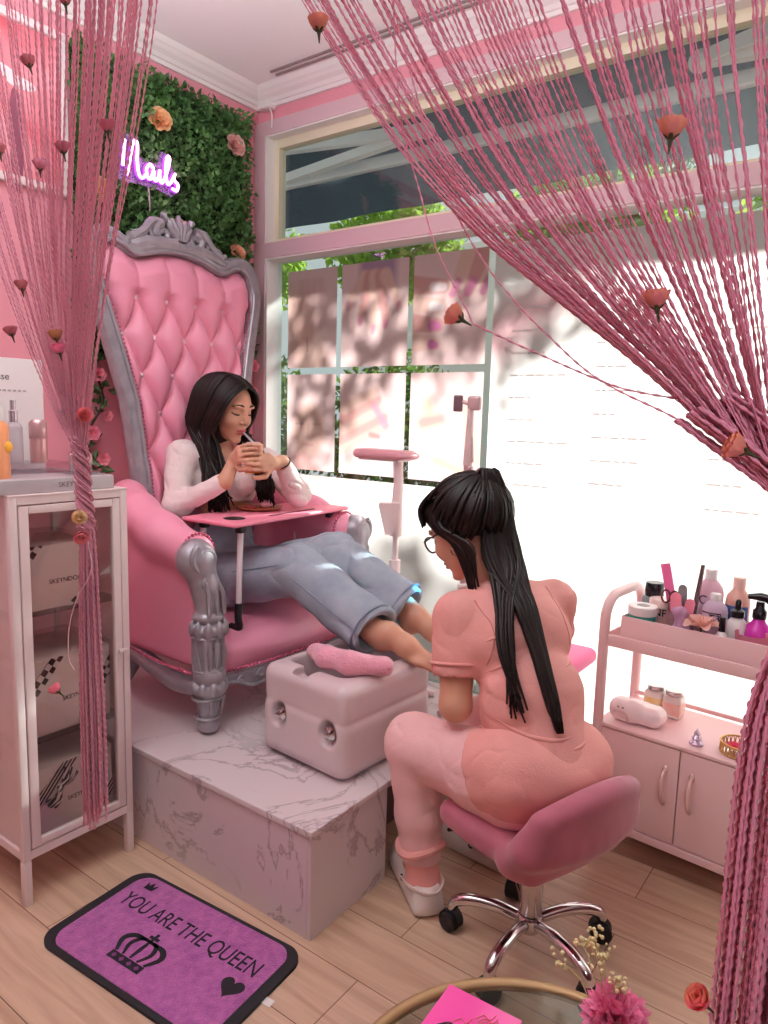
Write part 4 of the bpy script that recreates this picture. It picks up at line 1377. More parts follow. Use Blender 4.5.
part(plate, 'plate', G().lathe([(0.0, 0.0), (0.055, 0.0), (0.078, 0.007), (0.082, 0.011), (0.078, 0.012), (0.055, 0.005), (0.0, 0.004)], 32), M('warm_wood', 'B4714A', rough=0.5, var=0.2, vscale=30, stretch=(1, 8, 1)))
ck = thing('frosted_pastry', 'small pink frosted pastry lying on the wooden plate', 'pastry', (-1.842, 1.79, 0.910))
solid(ck, 'pastry', [ell((-1.835, 1.80, 0.920), (0.028, 0.022, 0.012)), ell((-1.84, 1.815, 0.931), (0.018, 0.016, 0.010))], M('pink_icing', 'E9A3B5', rough=0.5), 0.003, 0.008)
ck2 = thing('biscuit', 'dark red biscuit at the near side of the wooden plate', 'biscuit', (-1.85, 1.745, 0.910))
solid(ck2, 'biscuit', [rb((-1.850, 1.740, 0.9165), (0.022, 0.016, 0.006), 0.005, Matrix.Rotation(0.5, 3, 'Z'))], M('red_biscuit', 'A8434A', rough=0.7), 0.003, 0.004)

# ------------------------------------------------------------------ the therapist on the stool
tp = thing('person', 'woman in coral scrubs with a dark ponytail, seated on the velvet stool', 'person', (-0.62, 1.50, 0.0))
h2 = Head((-0.892, 1.594, 0.958), (-0.88, 0.12, -0.44), 0.97)
nb = (-0.825, 1.600, 0.855)
sL, eL, wL = (-0.850, 1.490, 0.765), (-0.818, 1.440, 0.560), (-0.925, 1.600, 0.590)
sR, eR, wR = (-0.700, 1.722, 0.780), (-0.760, 1.860, 0.610), (-0.960, 1.800, 0.640)
hL, kL, aL = (-0.655, 1.435, 0.420), (-0.945, 1.462, 0.415), (-0.905, 1.455, 0.085)
hR, kR, aR = (-0.560, 1.580, 0.420), (-0.865, 1.690, 0.410), (-0.850, 1.716, 0.085)
pel = (-0.615, 1.497, 0.440)
spine = [pel, (-0.665, 1.535, 0.585), (-0.735, 1.575, 0.705), (-0.800, 1.598, 0.800)]
yw = Matrix.Rotation(math.atan2(0.54, -0.84), 3, 'Z')
tor2 = [ell(pel, (0.100, 0.128, 0.090), yw), ell(spine[1], (0.085, 0.120, 0.12), yw), ell(spine[2], (0.090, 0.138, 0.115), yw), ell((-0.775, 1.590, 0.775), (0.075, 0.125, 0.070), yw), cap(sL, sR, 0.046, 0.046)]
arm2 = [chain([sL, eL, wL], [0.046, 0.039, 0.026]), chain([sR, eR, wR], [0.046, 0.039, 0.026])]
leg2 = [chain([hL, kL, aL], [0.080, 0.058, 0.034]), chain([hR, kR, aR], [0.080, 0.058, 0.034])]
toeL, toeR = Vector((-0.765, 0.62, 0)).normalized(), Vector((-0.985, 0.10, 0)).normalized()
f1, _ = foot(Vector(aL) + Vector((0, 0, 0.01)), toeL, (0, 0, 1), 0.95)
f2, _ = foot(Vector(aR) + Vector((0, 0, 0.01)), toeR, (0, 0, 1), 0.95)
hd1, nl1 = hand(wL, (-0.60, 0.70, 0.15), (-0.3, -0.1, -0.9), -1, 0.9, (0.4, 0.6, 0.4))
hd2, nl2 = hand(wR, (-0.8, -0.35, -0.1), (-0.3, 0.2, -0.9), 1, 0.9, (0.35, 0.5, 0.4))
solid(tp, 'body', h2.prims() + [chain([nb, h2(-0.035, 0, -0.05)], [0.046, 0.044])] + tor2 + arm2 + leg2 + f1 + f2 + hd1 + hd2, skin_c, 0.0038, 0.012, 1)
h2.features(tp)
g = G(); g.add(nl1.v, nl1.f); g.add(nl2.v, nl2.f)
part(tp, 'fingernails', g, nail_m, w=True)
def fold2(V):
    return 0.003 * nz(V, (9, 9, 20), 2.0) + creases(V, (6, 6, 14), 0.0042, 4.0) + creases(V, (14, 12, 24), 0.0024, 17.0)
tunic = [infl(tor2, 0.014), ell((pel[0] + 0.005, pel[1], 0.425), (0.122, 0.145, 0.070), yw, k=0.04),
         cap(spine[0], spine[1], 0.115, 0.105, k=0.03),
         chain([sL, lerp(sL, eL, 0.56)], [0.060, 0.062]), chain([sR, lerp(sR, eR, 0.56)], [0.053, 0.058]),
         cap(nb, (-0.87, 1.61, 0.96), 0.052, 0.060, '-', 0.006),
         cap(lerp(sL, eL, 0.50), lerp(sL, eL, 0.9), 0.052, 0.055, '-', 0.003), cap(lerp(sR, eR, 0.50), lerp(sR, eR, 0.9), 0.052, 0.055, '-', 0.003),
         cut((-0.62, 1.5, 0.372), (-0.25, 0.1, -1))]
solid(tp, 'scrub_top', tunic, scrub, 0.0045, 0.018, 2, disp=fold2)
def cuff_leg(hi_, kn_, an_):
    sh_ = (Vector(an_) - Vector(kn_)).normalized()
    return [chain([lerp(hi_, kn_, 0.12), kn_], [0.098, 0.076], k=0.02), chain([kn_, lerp(kn_, an_, 0.55), lerp(kn_, an_, 0.86)], [0.076, 0.060, 0.054], k=0.02), cut(lerp(kn_, an_, 0.92), sh_)]
pants_m = M('pale_coral_trousers', 'EDBBBC', rough=0.8, var=0.04, vscale=10, bump=0.12, bscale=200)
for a in ((hL, kL, aL), (hR, kR, aR)):
    solid(tp, 'trouser_leg', cuff_leg(*a), pants_m, 0.0045, 0.015, 2, disp=fold2)
    an_ = Vector(a[2]); kn_ = Vector(a[1])
    sh_ = (an_ - kn_).normalized()
    B = frame(sh_)
    part(tp, 'trouser_cuff', G().tube([lerp(kn_, an_, 0.80) + B @ Vector((0.056 * math.cos(q), 0.056 * math.sin(q), 0.007 * math.sin(2 * q + 1))) for q in np.linspace(0, 2 * PI, 36, endpoint=False)], 0.011, 8, closed=True), scrub, w=True)
    part(tp, 'sock', G().tube([lerp(kn_, an_, 0.85), lerp(kn_, an_, 0.98), an_ + sh_ * 0.03], [0.043, 0.043, 0.049], 18), M('pink_sock', 'EFA39B', rough=0.9), w=True)
solid(tp, 'trouser_seat', [ell(pel, (0.112, 0.138, 0.088), yw), cap(hL, lerp(hL, kL, 0.3), 0.106, 0.10), cap(Vector(hR) + Vector((-0.03, -0.02, 0)), lerp(hR, kR, 0.3), 0.094, 0.094), cut((0, 0, 0.327), (0, 0, -1))], pants_m, 0.0055, 0.03, 2, disp=fold2)
th_ = (Vector(kL) - Vector(hL)).normalized()
solid(tp, 'scrub_hem', [cap(Vector(hL) + Vector((0.0, 0.0, 0.02)), lerp(hL, kL, 0.30), 0.116, 0.102), cap(Vector(hR) + Vector((-0.02, -0.012, 0.02)), lerp(hR, kR, 0.30), 0.108, 0.100), ell((pel[0] + 0.005, pel[1], 0.450), (0.126, 0.147, 0.085), yw, k=0.04),
      cut(lerp(hL, kL, 0.20), th_ + Vector((0, 0, -0.55))), cut((-0.62, 1.5, 0.350), (-0.25, 0.1, -1))], scrub, 0.0045, 0.03, 2, disp=fold2)
# pocket flap bulging on the near thigh
solid(tp, 'pocket', [ell((-0.745, 1.385, 0.468), (0.035, 0.014, 0.022)), ell((-0.715, 1.375, 0.450), (0.026, 0.014, 0.030)), ell((-0.775, 1.395, 0.455), (0.016, 0.012, 0.028))], scrub, 0.003, 0.010, 1, disp=folds((60, 60, 60), 0.004))
# white clogs
clog_m = M('white_clog_foam', 'E9DAD6', rough=0.55)
for an_, td in ((aL, toeL), (aR, toeR)):
    an_ = Vector((an_[0], an_[1], 0.0))
    yv = Vector((-td.y, td.x, 0))
    B = Matrix((td, yv, Vector((0, 0, 1)))).transposed()
    c = lambda x, y, z: an_ + td * x + yv * y + Vector((0, 0, z))
    pr = [rb(c(0.055, 0, 0.018), (0.128, 0.042, 0.018), 0.016, B), ell(c(0.115, 0, 0.040), (0.080, 0.050, 0.042), B, k=0.02), ell(c(0.03, 0, 0.038), (0.098, 0.044, 0.036), B, k=0.02), ell(c(-0.045, 0, 0.045), (0.034, 0.038, 0.042), B, k=0.02),
          ell(c(0.0, 0, 0.085), (0.062, 0.036, 0.062), B, op='-', k=0.006), cut(c(0, 0, 0.003), (0, 0, -1))]
    cg = solid(tp, 'clog', pr, clog_m, 0.0036, 0.012, 2)
    g = G()
    for sy in (-1, 1):
        g.lathe([(0.0, 0.0), (0.009, 0.0), (0.008, 0.004), (0.0, 0.005)], 14, axes((1, 0, 0), (0, 0, 1), (0, 0, 0)) if False else (Matrix.Translation(c(0.028, sy * 0.044, 0.050)) @ (frame(yv * sy).to_4x4())))
    part(cg, 'strap_rivet', g, blk, w=True)
    st = G().tube(smooth_curve([c(0.028, -0.045, 0.050), c(-0.03, -0.046, 0.066), c(-0.076, -0.02, 0.072), c(-0.084, 0, 0.073), c(-0.076, 0.02, 0.072), c(-0.03, 0.046, 0.066), c(0.028, 0.045, 0.050)], 24), 0.0075, 8, flat=0.5)
    part(cg, 'heel_strap', st, clog_m, w=True)
# hair: smooth cap, bangs, high ponytail down the back
solid(tp, 'hair_crown', [h2.e((-0.018, 0, 0.040), (0.110, 0.090, 0.096)), h2.e((0.055, 0, 0.075), (0.048, 0.066, 0.045), k=0.02), h2.e((0.092, 0, -0.040), (0.060, 0.10, 0.088), '-', 0.012), h2.e((0.02, 0, -0.05), (0.05, 0.12, 0.05), '-', 0.012), cut(h2(-0.02, 0, -0.012), h2.B @ Vector((0.35, 0, -1)))], hair_c, 0.005, 0.02, 2)
r_ = random.Random(11)
paths = []
crown = h2(-0.075, 0, 0.118)
cc = h2(-0.018, 0, 0.040)
ax3 = (0.112 * 1.02, 0.092 * 1.02, 0.098 * 1.02)
def on_scalp(d, lift=0.0):
    d = d.normalized()
    q = 1.0 / math.sqrt((d.x / ax3[0]) ** 2 + (d.y / ax3[1]) ** 2 + (d.z / ax3[2]) ** 2)
    return cc + h2.B @ (d * (q + lift))
dc = Vector((-0.74, 0, 0.67))
crown = on_scalp(dc, 0.004)
while len(paths) < 330:                             # scalp hair combed back and up to the band
    d = Vector((r_.gauss(0, 1), r_.gauss(0, 1), r_.gauss(0, 1))).normalized()
    if d.z < -0.75 or (d.x > 0.35 and d.z < 0.62) or (d.x > 0.0 and d.z < -0.05):
        continue
    lf = r_.uniform(0.0, 0.007)
    pts = []
    for t in (0.0, 0.25, 0.5, 0.75, 0.93):
        m = d.normalized() * (1 - t) + dc.normalized() * t
        if m.length < 0.15: m = m + Vector((0, 0.3, 0))
        pts.append(on_scalp(m, lf + 0.004 * t))
    pts.append(crown + Vector((r_.uniform(-1, 1), r_.uniform(-1, 1), r_.uniform(-1, 1))) * 0.006)
    paths.append(pts)
for i in range(34):                                 # bangs
    y = r_.uniform(-0.07, 0.07)
    paths.append([h2(0.02, y * 0.8, 0.130), h2(0.072, y, 0.098), h2(0.093 - 0.5 * abs(y) * 0.3, y * 1.05, 0.052 + r_.uniform(-0.006, 0.006))])
for i in range(30):                                 # wisps in front of the ear
    sg = r_.choice((-1, 1))
    paths.append([h2(0.02, sg * 0.078, 0.09), h2(0.018 + r_.uniform(-0.01, 0.02), sg * 0.088, 0.03), h2(-0.035 + r_.uniform(-0.03, 0.02), sg * 0.088, -0.05), h2(-0.025 + r_.uniform(-0.02, 0.02), sg * 0.080, -0.12 - r_.uniform(0, 0.05))])
hair_mesh(tp, 'combed_hair', paths, 0.0062, hair_c, 14)
ends = []
for i in range(120):
    u = r_.random() ** 0.7
    j = lambda a: r_.uniform(-a, a)
    w_ = j(1.0)
    side = Vector((0.65, 0.75, 0)) * w_
    pts = [crown + Vector((j(0.010), j(0.010), j(0.006))), crown + Vector((0.028, -0.008, 0.006)) + side * 0.022 + Vector((0, 0, j(0.008))),
           Vector((-0.795, 1.575, 0.990)) + side * 0.040, Vector((-0.765, 1.560, 0.900)) + side * 0.040 + Vector((j(0.010), j(0.010), 0))]
    if i % 8 == 0:
        pts += [Vector((-0.752, 1.505, 0.80)) + side * 0.018, Vector((-0.715, 1.455, 0.70)) + side * 0.015, Vector((-0.672 + j(0.03), 1.428, 0.60 + j(0.03)))]
    else:
        L = r_.uniform(0, 1)
        pts += [Vector((-0.705, 1.530, 0.810)) + side * 0.024, Vector((-0.640, 1.490, 0.705)) + side * 0.016, Vector((-0.592, 1.462, 0.615)) + side * 0.013]
        if L > 0.35:
            pts.append(Vector((-0.566, 1.450, 0.572)) + side * 0.008 + Vector((0, 0, j(0.012))))
    ends.append(pts)
from mathutils.bvhtree import BVHTree
def bvh_of(o):
    me = o.data
    off = Vector((0, 0, 0)); q = o.parent
    while q is not None:
        off += q.location; q = q.parent
    return BVHTree.FromPolygons([v.co + off for v in me.vertices], [tuple(p.vertices) for p in me.polygons])
tunic_bvh = bvh_of([o for o in tp.children if o.name.startswith('scrub_top')][0])
nb_ = Vector((0.80, -0.52, 0.30)).normalized()
g = G()
for p in ends:
    pts = smooth_curve(p, 30)
    need = []
    for q in pts:
        hit, nn_, ii_, dist = tunic_bvh.ray_cast(q + nb_ * 0.30, -nb_)
        lim = 0.30 - (dist if hit is not None else 0.60)        # surface height along the back normal, relative to q
        need.append(max(0.0, lim + r_.uniform(0.006, 0.018)) if q.z < 0.90 else 0.0)
    need = [max(need[max(0, i - 2):i + 3]) for i in range(len(need))]
    need = [sum(need[max(0, i - 2):i + 3]) / len(need[max(0, i - 2):i + 3]) for i in range(len(need))]
    pts = [q + nb_ * k_ for q, k_ in zip(pts, need)]
    g.tube(pts, [0.0045, 0.0062, 0.0062, 0.0052, 0.0022], 5)
part(tp, 'ponytail', g, hair_c, angle=0, w=True)
# sewn details of the tunic: sleeve hems, neck band, side seams and soft folds lying on the cloth
g = G()
for s0, e0, r0 in ((sL, eL, 0.0625), (sR, eR, 0.058)):
    c0 = lerp(s0, e0, 0.535); B = frame(Vector(e0) - Vector(s0))
    g.tube([c0 + B @ Vector((r0 * math.cos(q), r0 * math.sin(q), 0)) for q in np.linspace(0, 2 * PI, 40, endpoint=False)], 0.0042, 8, closed=True)
part(tp, 'sleeve_hem', g, scrub, w=True)
def on_cloth(pts, n=26, sink=0.0):
    out = []
    for q in smooth_curve(pts, n):
        hit, nn_, ii_, dist = tunic_bvh.ray_cast(q + nb_ * 0.30, -nb_)
        out.append((hit if hit is not None else q) - nb_ * sink)
    return out
fg = G()
for pts, r0 in (([(-0.755, 1.44, 0.560), (-0.68, 1.45, 0.532), (-0.60, 1.48, 0.528), (-0.55, 1.55, 0.545)], 0.0065),
                ([(-0.745, 1.43, 0.530), (-0.69, 1.44, 0.512), (-0.63, 1.46, 0.505)], 0.0055),
                ([(-0.60, 1.49, 0.500), (-0.56, 1.53, 0.510), (-0.53, 1.58, 0.530)], 0.0055),
                ([(-0.79, 1.47, 0.640), (-0.74, 1.48, 0.668), (-0.70, 1.51, 0.680)], 0.0050),
                ([(-0.62, 1.64, 0.690), (-0.64, 1.61, 0.665), (-0.67, 1.57, 0.650)], 0.0050),
                ([(-0.83, 1.49, 0.700), (-0.79, 1.50, 0.722), (-0.75, 1.53, 0.735)], 0.0045)):
    fg.tube(on_cloth(pts, 26, r0 * 0.55), [r0 * 0.15, r0, r0 * 0.9, r0 * 0.15], 8)
part(tp, 'tunic_folds', fg, scrub, angle=0, w=True)
sm = G()
sm.tube(on_cloth([(-0.855, 1.515, 0.795), (-0.80, 1.50, 0.735), (-0.79, 1.475, 0.66)]), 0.0016, 6)
sm.tube(on_cloth([(-0.735, 1.69, 0.82), (-0.69, 1.665, 0.755), (-0.66, 1.66, 0.69)]), 0.0016, 6)
part(tp, 'armhole_seam', sm, M('scrub_seam', 'C97F7A', rough=0.9), w=True)
part(tp, 'hair_band', G().tube([crown + frame((0.028, -0.01, 0.01)) @ Vector((0.019 * math.cos(a), 0.019 * math.sin(a), 0)) for a in np.linspace(0, 2 * PI, 20, endpoint=False)], 0.005, 8, closed=True), M('brown_band', '4A2D24', rough=0.7), w=True)
# glasses and earring
gl = G()
for sg in (-1, 1):
    ring = [h2(0.108 - 0.006 * abs(math.cos(a)), sg * 0.033 + 0.028 * math.cos(a), 0.004 + 0.024 * math.sin(a) * (1.0 if math.sin(a) < 0 else 0.8)) for a in np.linspace(0, 2 * PI, 26, endpoint=False)]
    gl.tube(ring, 0.0026, 6, closed=True)
    gl.tube([h2(0.103, sg * 0.061, 0.012), h2(0.06, sg * 0.082, 0.012), h2(-0.005, sg * 0.086, 0.014), h2(-0.025, sg * 0.084, -0.004)], 0.0024, 6)
gl.tube([h2(0.108, -0.006, 0.012), h2(0.112, 0, 0.014), h2(0.108, 0.006, 0.012)], 0.002, 6)
part(tp, 'glasses', gl, M('brown_spectacle_frame', '3A221E', rough=0.35), w=True)
for sg in (-1, 1):
    part(tp, 'hoop_earring', G().tube([h2(-0.002 + 0.010 * math.cos(a), sg * 0.082, -0.044 + 0.013 * math.sin(a)) for a in np.linspace(0, 2 * PI, 18, endpoint=False)], 0.0014, 6, closed=True), chrome, w=True)

# ------------------------------------------------------------------ velvet stool
vel = M('dusty_pink_velvet', 'AE5C70', rough=0.75, sheen=0.25, var=0.16, vscale=9)
fs = Vector((-0.94, 0.33, 0)).normalized()
stl = thing('velvet_stool', 'dusty pink velvet swivel stool with a low curved back on a chrome star base', 'stool', (-0.605, 1.46, 0))
sB = Matrix((fs, Vector((-fs.y, fs.x, 0)), Vector((0, 0, 1)))).transposed()
sc_ = Vector((-0.605, 1.46, 0))
def sw_(x, y, z): return sc_ + sB @ Vector((x, y, z))
pr = [rb(sw_(0.025, 0, 0.312), (0.160, 0.150, 0.032), 0.028, sB), ell(sw_(0.07, 0, 0.314), (0.118, 0.146, 0.038), sB)]
for i in range(9):
    y = -0.148 + 0.296 * i / 8
    x = -0.150 + 1.5 * y * y
    pr.append(cap(sw_(x + 0.050, y * 0.98, 0.318), sw_(x - 0.004, y * 1.02, 0.375), 0.030, 0.030, k=0.03))
    pr.append(cap(sw_(x - 0.004, y * 1.02, 0.375), sw_(x - 0.025, y * 0.95, 0.475 - 1.6 * y * y), 0.030, 0.026, k=0.03))
solid(stl, 'seat_shell', pr, vel, 0.0055, 0.03, 8)
part(stl, 'gas_column', G().lathe([(0.0, 0.075), (0.019, 0.075), (0.019, 0.10), (0.027, 0.105), (0.027, 0.24), (0.024, 0.245), (0.024, 0.285), (0.0, 0.285)], 24), M('brushed_column', 'B9AFAF', rough=0.2, metal=1.0))
part(stl, 'hub', G().lathe([(0.0, 0.058), (0.024, 0.058), (0.030, 0.066), (0.031, 0.094), (0.027, 0.100), (0.0, 0.100)], 24), chrome)
part(stl, 'swivel_plate', G().rbox((0.14, 0.12, 0.014), 0.004, c=(0, 0, 0.279)), blk)
lev = G().tube([sw_(0.03, 0.05, 0.262), sw_(0.06, 0.12, 0.255), sw_(0.10, 0.19, 0.200)], 0.005, 8) if False else G().tube([sw_(0.06, 0.02, 0.262), sw_(0.16, 0.045, 0.245), sw_(0.235, 0.06, 0.205)], 0.005, 8)
part(stl, 'height_lever', lev, blk, w=True)
caster_tyre = M('black_caster_rubber', '141216', rough=0.55)
part(stl, 'sticker', G().rbox((0.002, 0.012, 0.014), 0.0005, T((0.012, -0.0245, 0.222), (0, 0, -1.1)) if False else T((0.0135, -0.0245, 0.225), (0, 0, -1.07))), M('white_sticker', 'F1EAEA', rough=0.6))
for a in (49, 126, 195, 268, 336):
    a = math.radians(a)
    ca, sa = math.cos(a), math.sin(a)
    R0 = 0.19
    leg = part(stl, 'base_leg', G().tube(smooth_curve([(0.02 * ca, 0.02 * sa, 0.082), (0.08 * ca, 0.08 * sa, 0.094), (0.14 * ca, 0.14 * sa, 0.092), (0.178 * ca, 0.178 * sa, 0.078), (R0 * ca, R0 * sa, 0.056)], 16), [0.013, 0.0145, 0.0145, 0.012], 12), chrome)
    c = Vector((R0 * ca, R0 * sa, 0.0))
    ax = Vector((-sa, ca, 0)).lerp(Vector((ca, sa, 0)), 0.35).normalized()
    B = frame(ax).to_4x4()
    w_ = G()
    for q in (-0.013, 0.013):
        w_.lathe([(0.0, -0.007), (0.022, -0.007), (0.0255, -0.004), (0.0255, 0.004), (0.022, 0.007), (0.0, 0.007)], 20, Matrix.Translation(c + Vector((0, 0, 0.0258)) + ax * q) @ B)
    cs = part(leg, 'caster', w_, caster_tyre)
    hood = G().lathe([(0.0, -0.011), (0.026, -0.011), (0.027, 0.011), (0.0, 0.011)], 20, Matrix.Translation(c + Vector((0, 0, 0.031)) + Vector((ca, sa, 0)) * -0.004) @ B)
    hood.tube([c + Vector((0, 0, 0.045)), c + Vector((0, 0, 0.066))], 0.008, 8)
    part(leg, 'caster_fork', hood, caster_tyre)
# ================================================================== beauty trolley and what stands on it
TRZ = -0.085
TO = Vector((-0.640, 1.957, 0))
tB = Matrix.Rotation(TRZ, 4, 'Z')
def tl(x, y, z): return TO + (tB @ Vector((x, y, z)))
pinkmetal = M('pale_pink_metal', 'EFC9CB', rough=0.4)
tro = thing('beauty_trolley', 'pale pink metal trolley with arched posts, open shelf and two cupboard doors by the window', 'trolley', TO, TRZ)
TW, TD = 0.47, 0.265
for x in (0.0, TW):
    pts = [(x, 0.0, 0.055), (x, 0.0, 0.4), (x, 0.0, 0.66)]
    for a in np.linspace(0, PI / 2, 8)[1:]:
        pts.append((x, 0.07 - 0.07 * math.cos(a), 0.69 + 0.07 * math.sin(a)))
    for a in np.linspace(PI / 2, 0, 8):
        pts.append((x, TD - 0.07 + 0.07 * math.cos(a), 0.69 + 0.07 * math.sin(a)))
    pts += [(x, TD, 0.66), (x, TD, 0.4), (x, TD, 0.055)]
    part(tro, 'arched_post', G().tube(pts, 0.0145, 12), pinkmetal)
sh = G()
def lipped(z, h=0.03):
    g = G()
    g.span((0.005, 0.005, z), (TW - 0.005, TD - 0.005, z + 0.004))
    for a, b in (((0.005, -0.004, z), (TW - 0.005, 0.004, z + h)), ((0.005, TD - 0.004, z), (TW - 0.005, TD + 0.004, z + h)), ((0.002, 0, z), (0.008, TD, z + h)), ((TW - 0.008, 0, z), (TW - 0.002, TD, z + h))):
        g.rspan(a, b, 0.002)
    return g
part(tro, 'upper_shelf', lipped(0.622, 0.034), pinkmetal, True)
g = G()
g.rspan((-0.004, -0.006, 0.385), (TW + 0.004, TD, 0.397), 0.003)
g.span((0.0, 0.012, 0.095), (0.008, TD, 0.385)); g.span((TW - 0.008, 0.012, 0.095), (TW, TD, 0.385))
g.span((0.0, TD - 0.008, 0.095), (TW, TD, 0.385)); g.rspan((-0.002, -0.004, 0.085), (TW + 0.002, TD, 0.108), 0.002)
g.rspan((0.0, TD - 0.014, 0.405), (TW, TD - 0.004, 0.418), 0.003)
part(tro, 'cabinet_body', g, pinkmetal)
for x0, x1, hx in ((0.008, TW / 2 - 0.0015, TW / 2 - 0.035), (TW / 2 + 0.0015, TW - 0.008, TW / 2 + 0.035)):
    d = part(tro, 'door', G().rspan((x0, -0.003, 0.112), (x1, 0.011, 0.382), 0.0015), pinkmetal)
    hp = smooth_curve([(hx, -0.002, 0.318), (hx, -0.018, 0.312), (hx, -0.028, 0.285), (hx, -0.028, 0.262), (hx, -0.018, 0.235), (hx, -0.002, 0.229)], 20)
    hg = G().tube(hp, [0.004, 0.0045, 0.0065, 0.0065, 0.0045, 0.004], 10)
    for z in (0.320, 0.227):
        hg.ball((hx, -0.006, z), (0.008, 0.004, 0.012), 10, 8)
    part(d, 'handle', hg, M('pearl_handle', 'EBC9C6', rough=0.25, metal=0.3))
for x, y in ((0.01, 0.005), (TW - 0.01, 0.005), (0.01, TD - 0.005), (TW - 0.01, TD - 0.005)):
    g = G().lathe([(0.0, -0.009), (0.021, -0.009), (0.025, -0.005), (0.025, 0.005), (0.021, 0.009), (0.0, 0.009)], 22, T((x, y, 0.025), (0, PI / 2, 0)))
    g.tube([(x, y, 0.03), (x, y, 0.09)], 0.006, 8)
    part(tro, 'caster', g, M('cream_caster', 'E6D6CE', rough=0.5))

# open organiser box standing on the upper shelf
org = thing('organiser_box', 'open pink organiser box full of cosmetics on the top of the trolley', 'box', tl(TW / 2 + 0.01, 0.12, 0.6265), TRZ)
g = G()
hx, hy, hz = 0.205, 0.105, 0.085
g.span((-hx, -hy, 0), (hx, hy, 0.004))
for a, b in (((-hx, -hy, 0), (hx, -hy + 0.004, hz)), ((-hx, hy - 0.004, 0), (hx, hy, hz)), ((-hx, -hy, 0), (-hx + 0.004, hy, hz)), ((hx - 0.004, -hy, 0), (hx, hy, hz))):
    g.rspan(a, b, 0.0015)
part(org, 'box', g, pinkmetal)
OZ = 0.6310

def item(name, label, cat, x, y, z=OZ, rz=0.0, group=None):
    return thing(name, label, cat, tl(x * (0.90 if z > 0.6 else 1.0), y, z), TRZ + rz, group)
wht_p = M('white_plastic', 'F2ECEC', rough=0.35)
blk_g = M('glossy_black', '131117', rough=0.25)
def lat(o, name, prof, mat, seg=24, m=None):
    return part(o, name, G().lathe(prof, seg, m), mat)
# white jar on a teal tape roll
o = item('tape_roll', 'teal and white tape roll at the front left corner of the cosmetics box', 'tape', 0.090, 0.062)
lat(o, 'teal_core', [(0.018, 0.0), (0.036, 0.0), (0.036, 0.085), (0.018, 0.085), (0.018, 0.0)], M('teal_plastic', '3FA79A', rough=0.4), 28)
lat(o, 'white_tape', [(0.0185, 0.0852), (0.039, 0.0852), (0.040, 0.09), (0.040, 0.108), (0.038, 0.110), (0.0185, 0.110), (0.0185, 0.0852)], wht_p, 28)
o = item('cream_jar', 'pale pink round jar with a black NF mark behind the teal tape roll', 'jar', 0.118, 0.135)
lat(o, 'jar', [(0.0, 0.0), (0.030, 0.0), (0.031, 0.003), (0.031, 0.095), (0.028, 0.098), (0.0, 0.098)], M('pink_jar_plastic', 'EFC3BE', rough=0.35))
lat(o, 'lid', [(0.0, 0.0985), (0.033, 0.0985), (0.033, 0.118), (0.031, 0.121), (0.0, 0.121)], M('blush_lid', 'F1D3CD', rough=0.3))
part(o, 'lettering', text_geo('NF', 0.030, T((0.008, -0.0318, 0.086), (PI / 2, 0, 0)), 0.0006), blk_g, False)
o = item('varnish_remover_bottle', 'squat grey bottle with a thick black cap at the back left of the cosmetics box', 'bottle', 0.075, 0.180)
part(o, 'bottle', G().rbox((0.06, 0.045, 0.115), 0.008, c=(0, 0, 0.0575)), M('grey_bottle', '8E979B', rough=0.3))
lat(o, 'cap', [(0.0, 0.115), (0.026, 0.115), (0.027, 0.119), (0.026, 0.152), (0.024, 0.155), (0.0, 0.155)], blk_g)
# tool cup with tools
cupg = M('smoky_plastic', 'B98C93', rough=0.25, alpha=0.75)
TCX, TCY = 0.195, 0.105
o = item('tool_cup', 'smoky pink cup holding nail files and tweezers on the trolley', 'cup', TCX, TCY)
lat(o, 'cup', [(0.030, 0.0), (0.034, 0.10), (0.036, 0.102), (0.032, 0.102), (0.028, 0.004), (0.0, 0.004)], cupg, 28)
part(o, 'gold_label', G().rbox((0.018, 0.001, 0.014), 0.0004, T((0.008, -0.0335, 0.06))), M('gold_foil', 'C9A24E', rough=0.3, metal=0.8))
gr = 'tools standing in the cup on the trolley'
def tool(name, label, cat, dx, dy, ang, az, L, wd, th_, col, end='round', h0=0.006):
    d = Vector((math.sin(ang) * math.cos(az), math.sin(ang) * math.sin(az), math.cos(ang)))
    t = thing(name, label, cat, tl(TCX * 0.9 + dx, TCY + dy, OZ + h0), TRZ, gr)
    B = frame(d, (0, 1, 0)).to_4x4()
    if end == 'round':
        poly = [(-wd / 2, 0), (wd / 2, 0), (wd / 2, L - wd / 2)] + [(wd / 2 * math.cos(a), L - wd / 2 + wd / 2 * math.sin(a)) for a in np.linspace(0, PI, 8)[1:-1]] + [(-wd / 2, L - wd / 2)]
    else:
        poly = [(-wd / 2, 0), (wd / 2, 0), (wd / 2, L), (-wd / 2, L)]
    y = d; x = Vector((1, 0, 0)) - d * d.x; x.normalize()
    part(t, 'file_board', G().prism(poly, th_, axes(x, y, (0, 0, 0))), col, False)
    return t
pf_m = M('hot_pink_file', 'EE6FA5', rough=0.6)
pf2 = M('salmon_file', 'F58FA4', rough=0.6)
gf = M('grey_file', '8A8288', rough=0.8)
tool('nail_file', 'tallest hot pink nail file leaning left in the tool cup', 'nail file', -0.004, 0.008, 0.27, PI - 0.2, 0.228, 0.026, 0.004, pf_m, 'flat')
tool('nail_file', 'short salmon pink nail file with a rounded end leaning left in the tool cup', 'nail file', -0.004, -0.008, 0.10, PI, 0.150, 0.030, 0.004, pf2)
tool('nail_file', 'salmon pink nail file leaning right in the tool cup', 'nail file', 0.004, -0.010, 0.14, 0.1, 0.140, 0.026, 0.004, pf2)
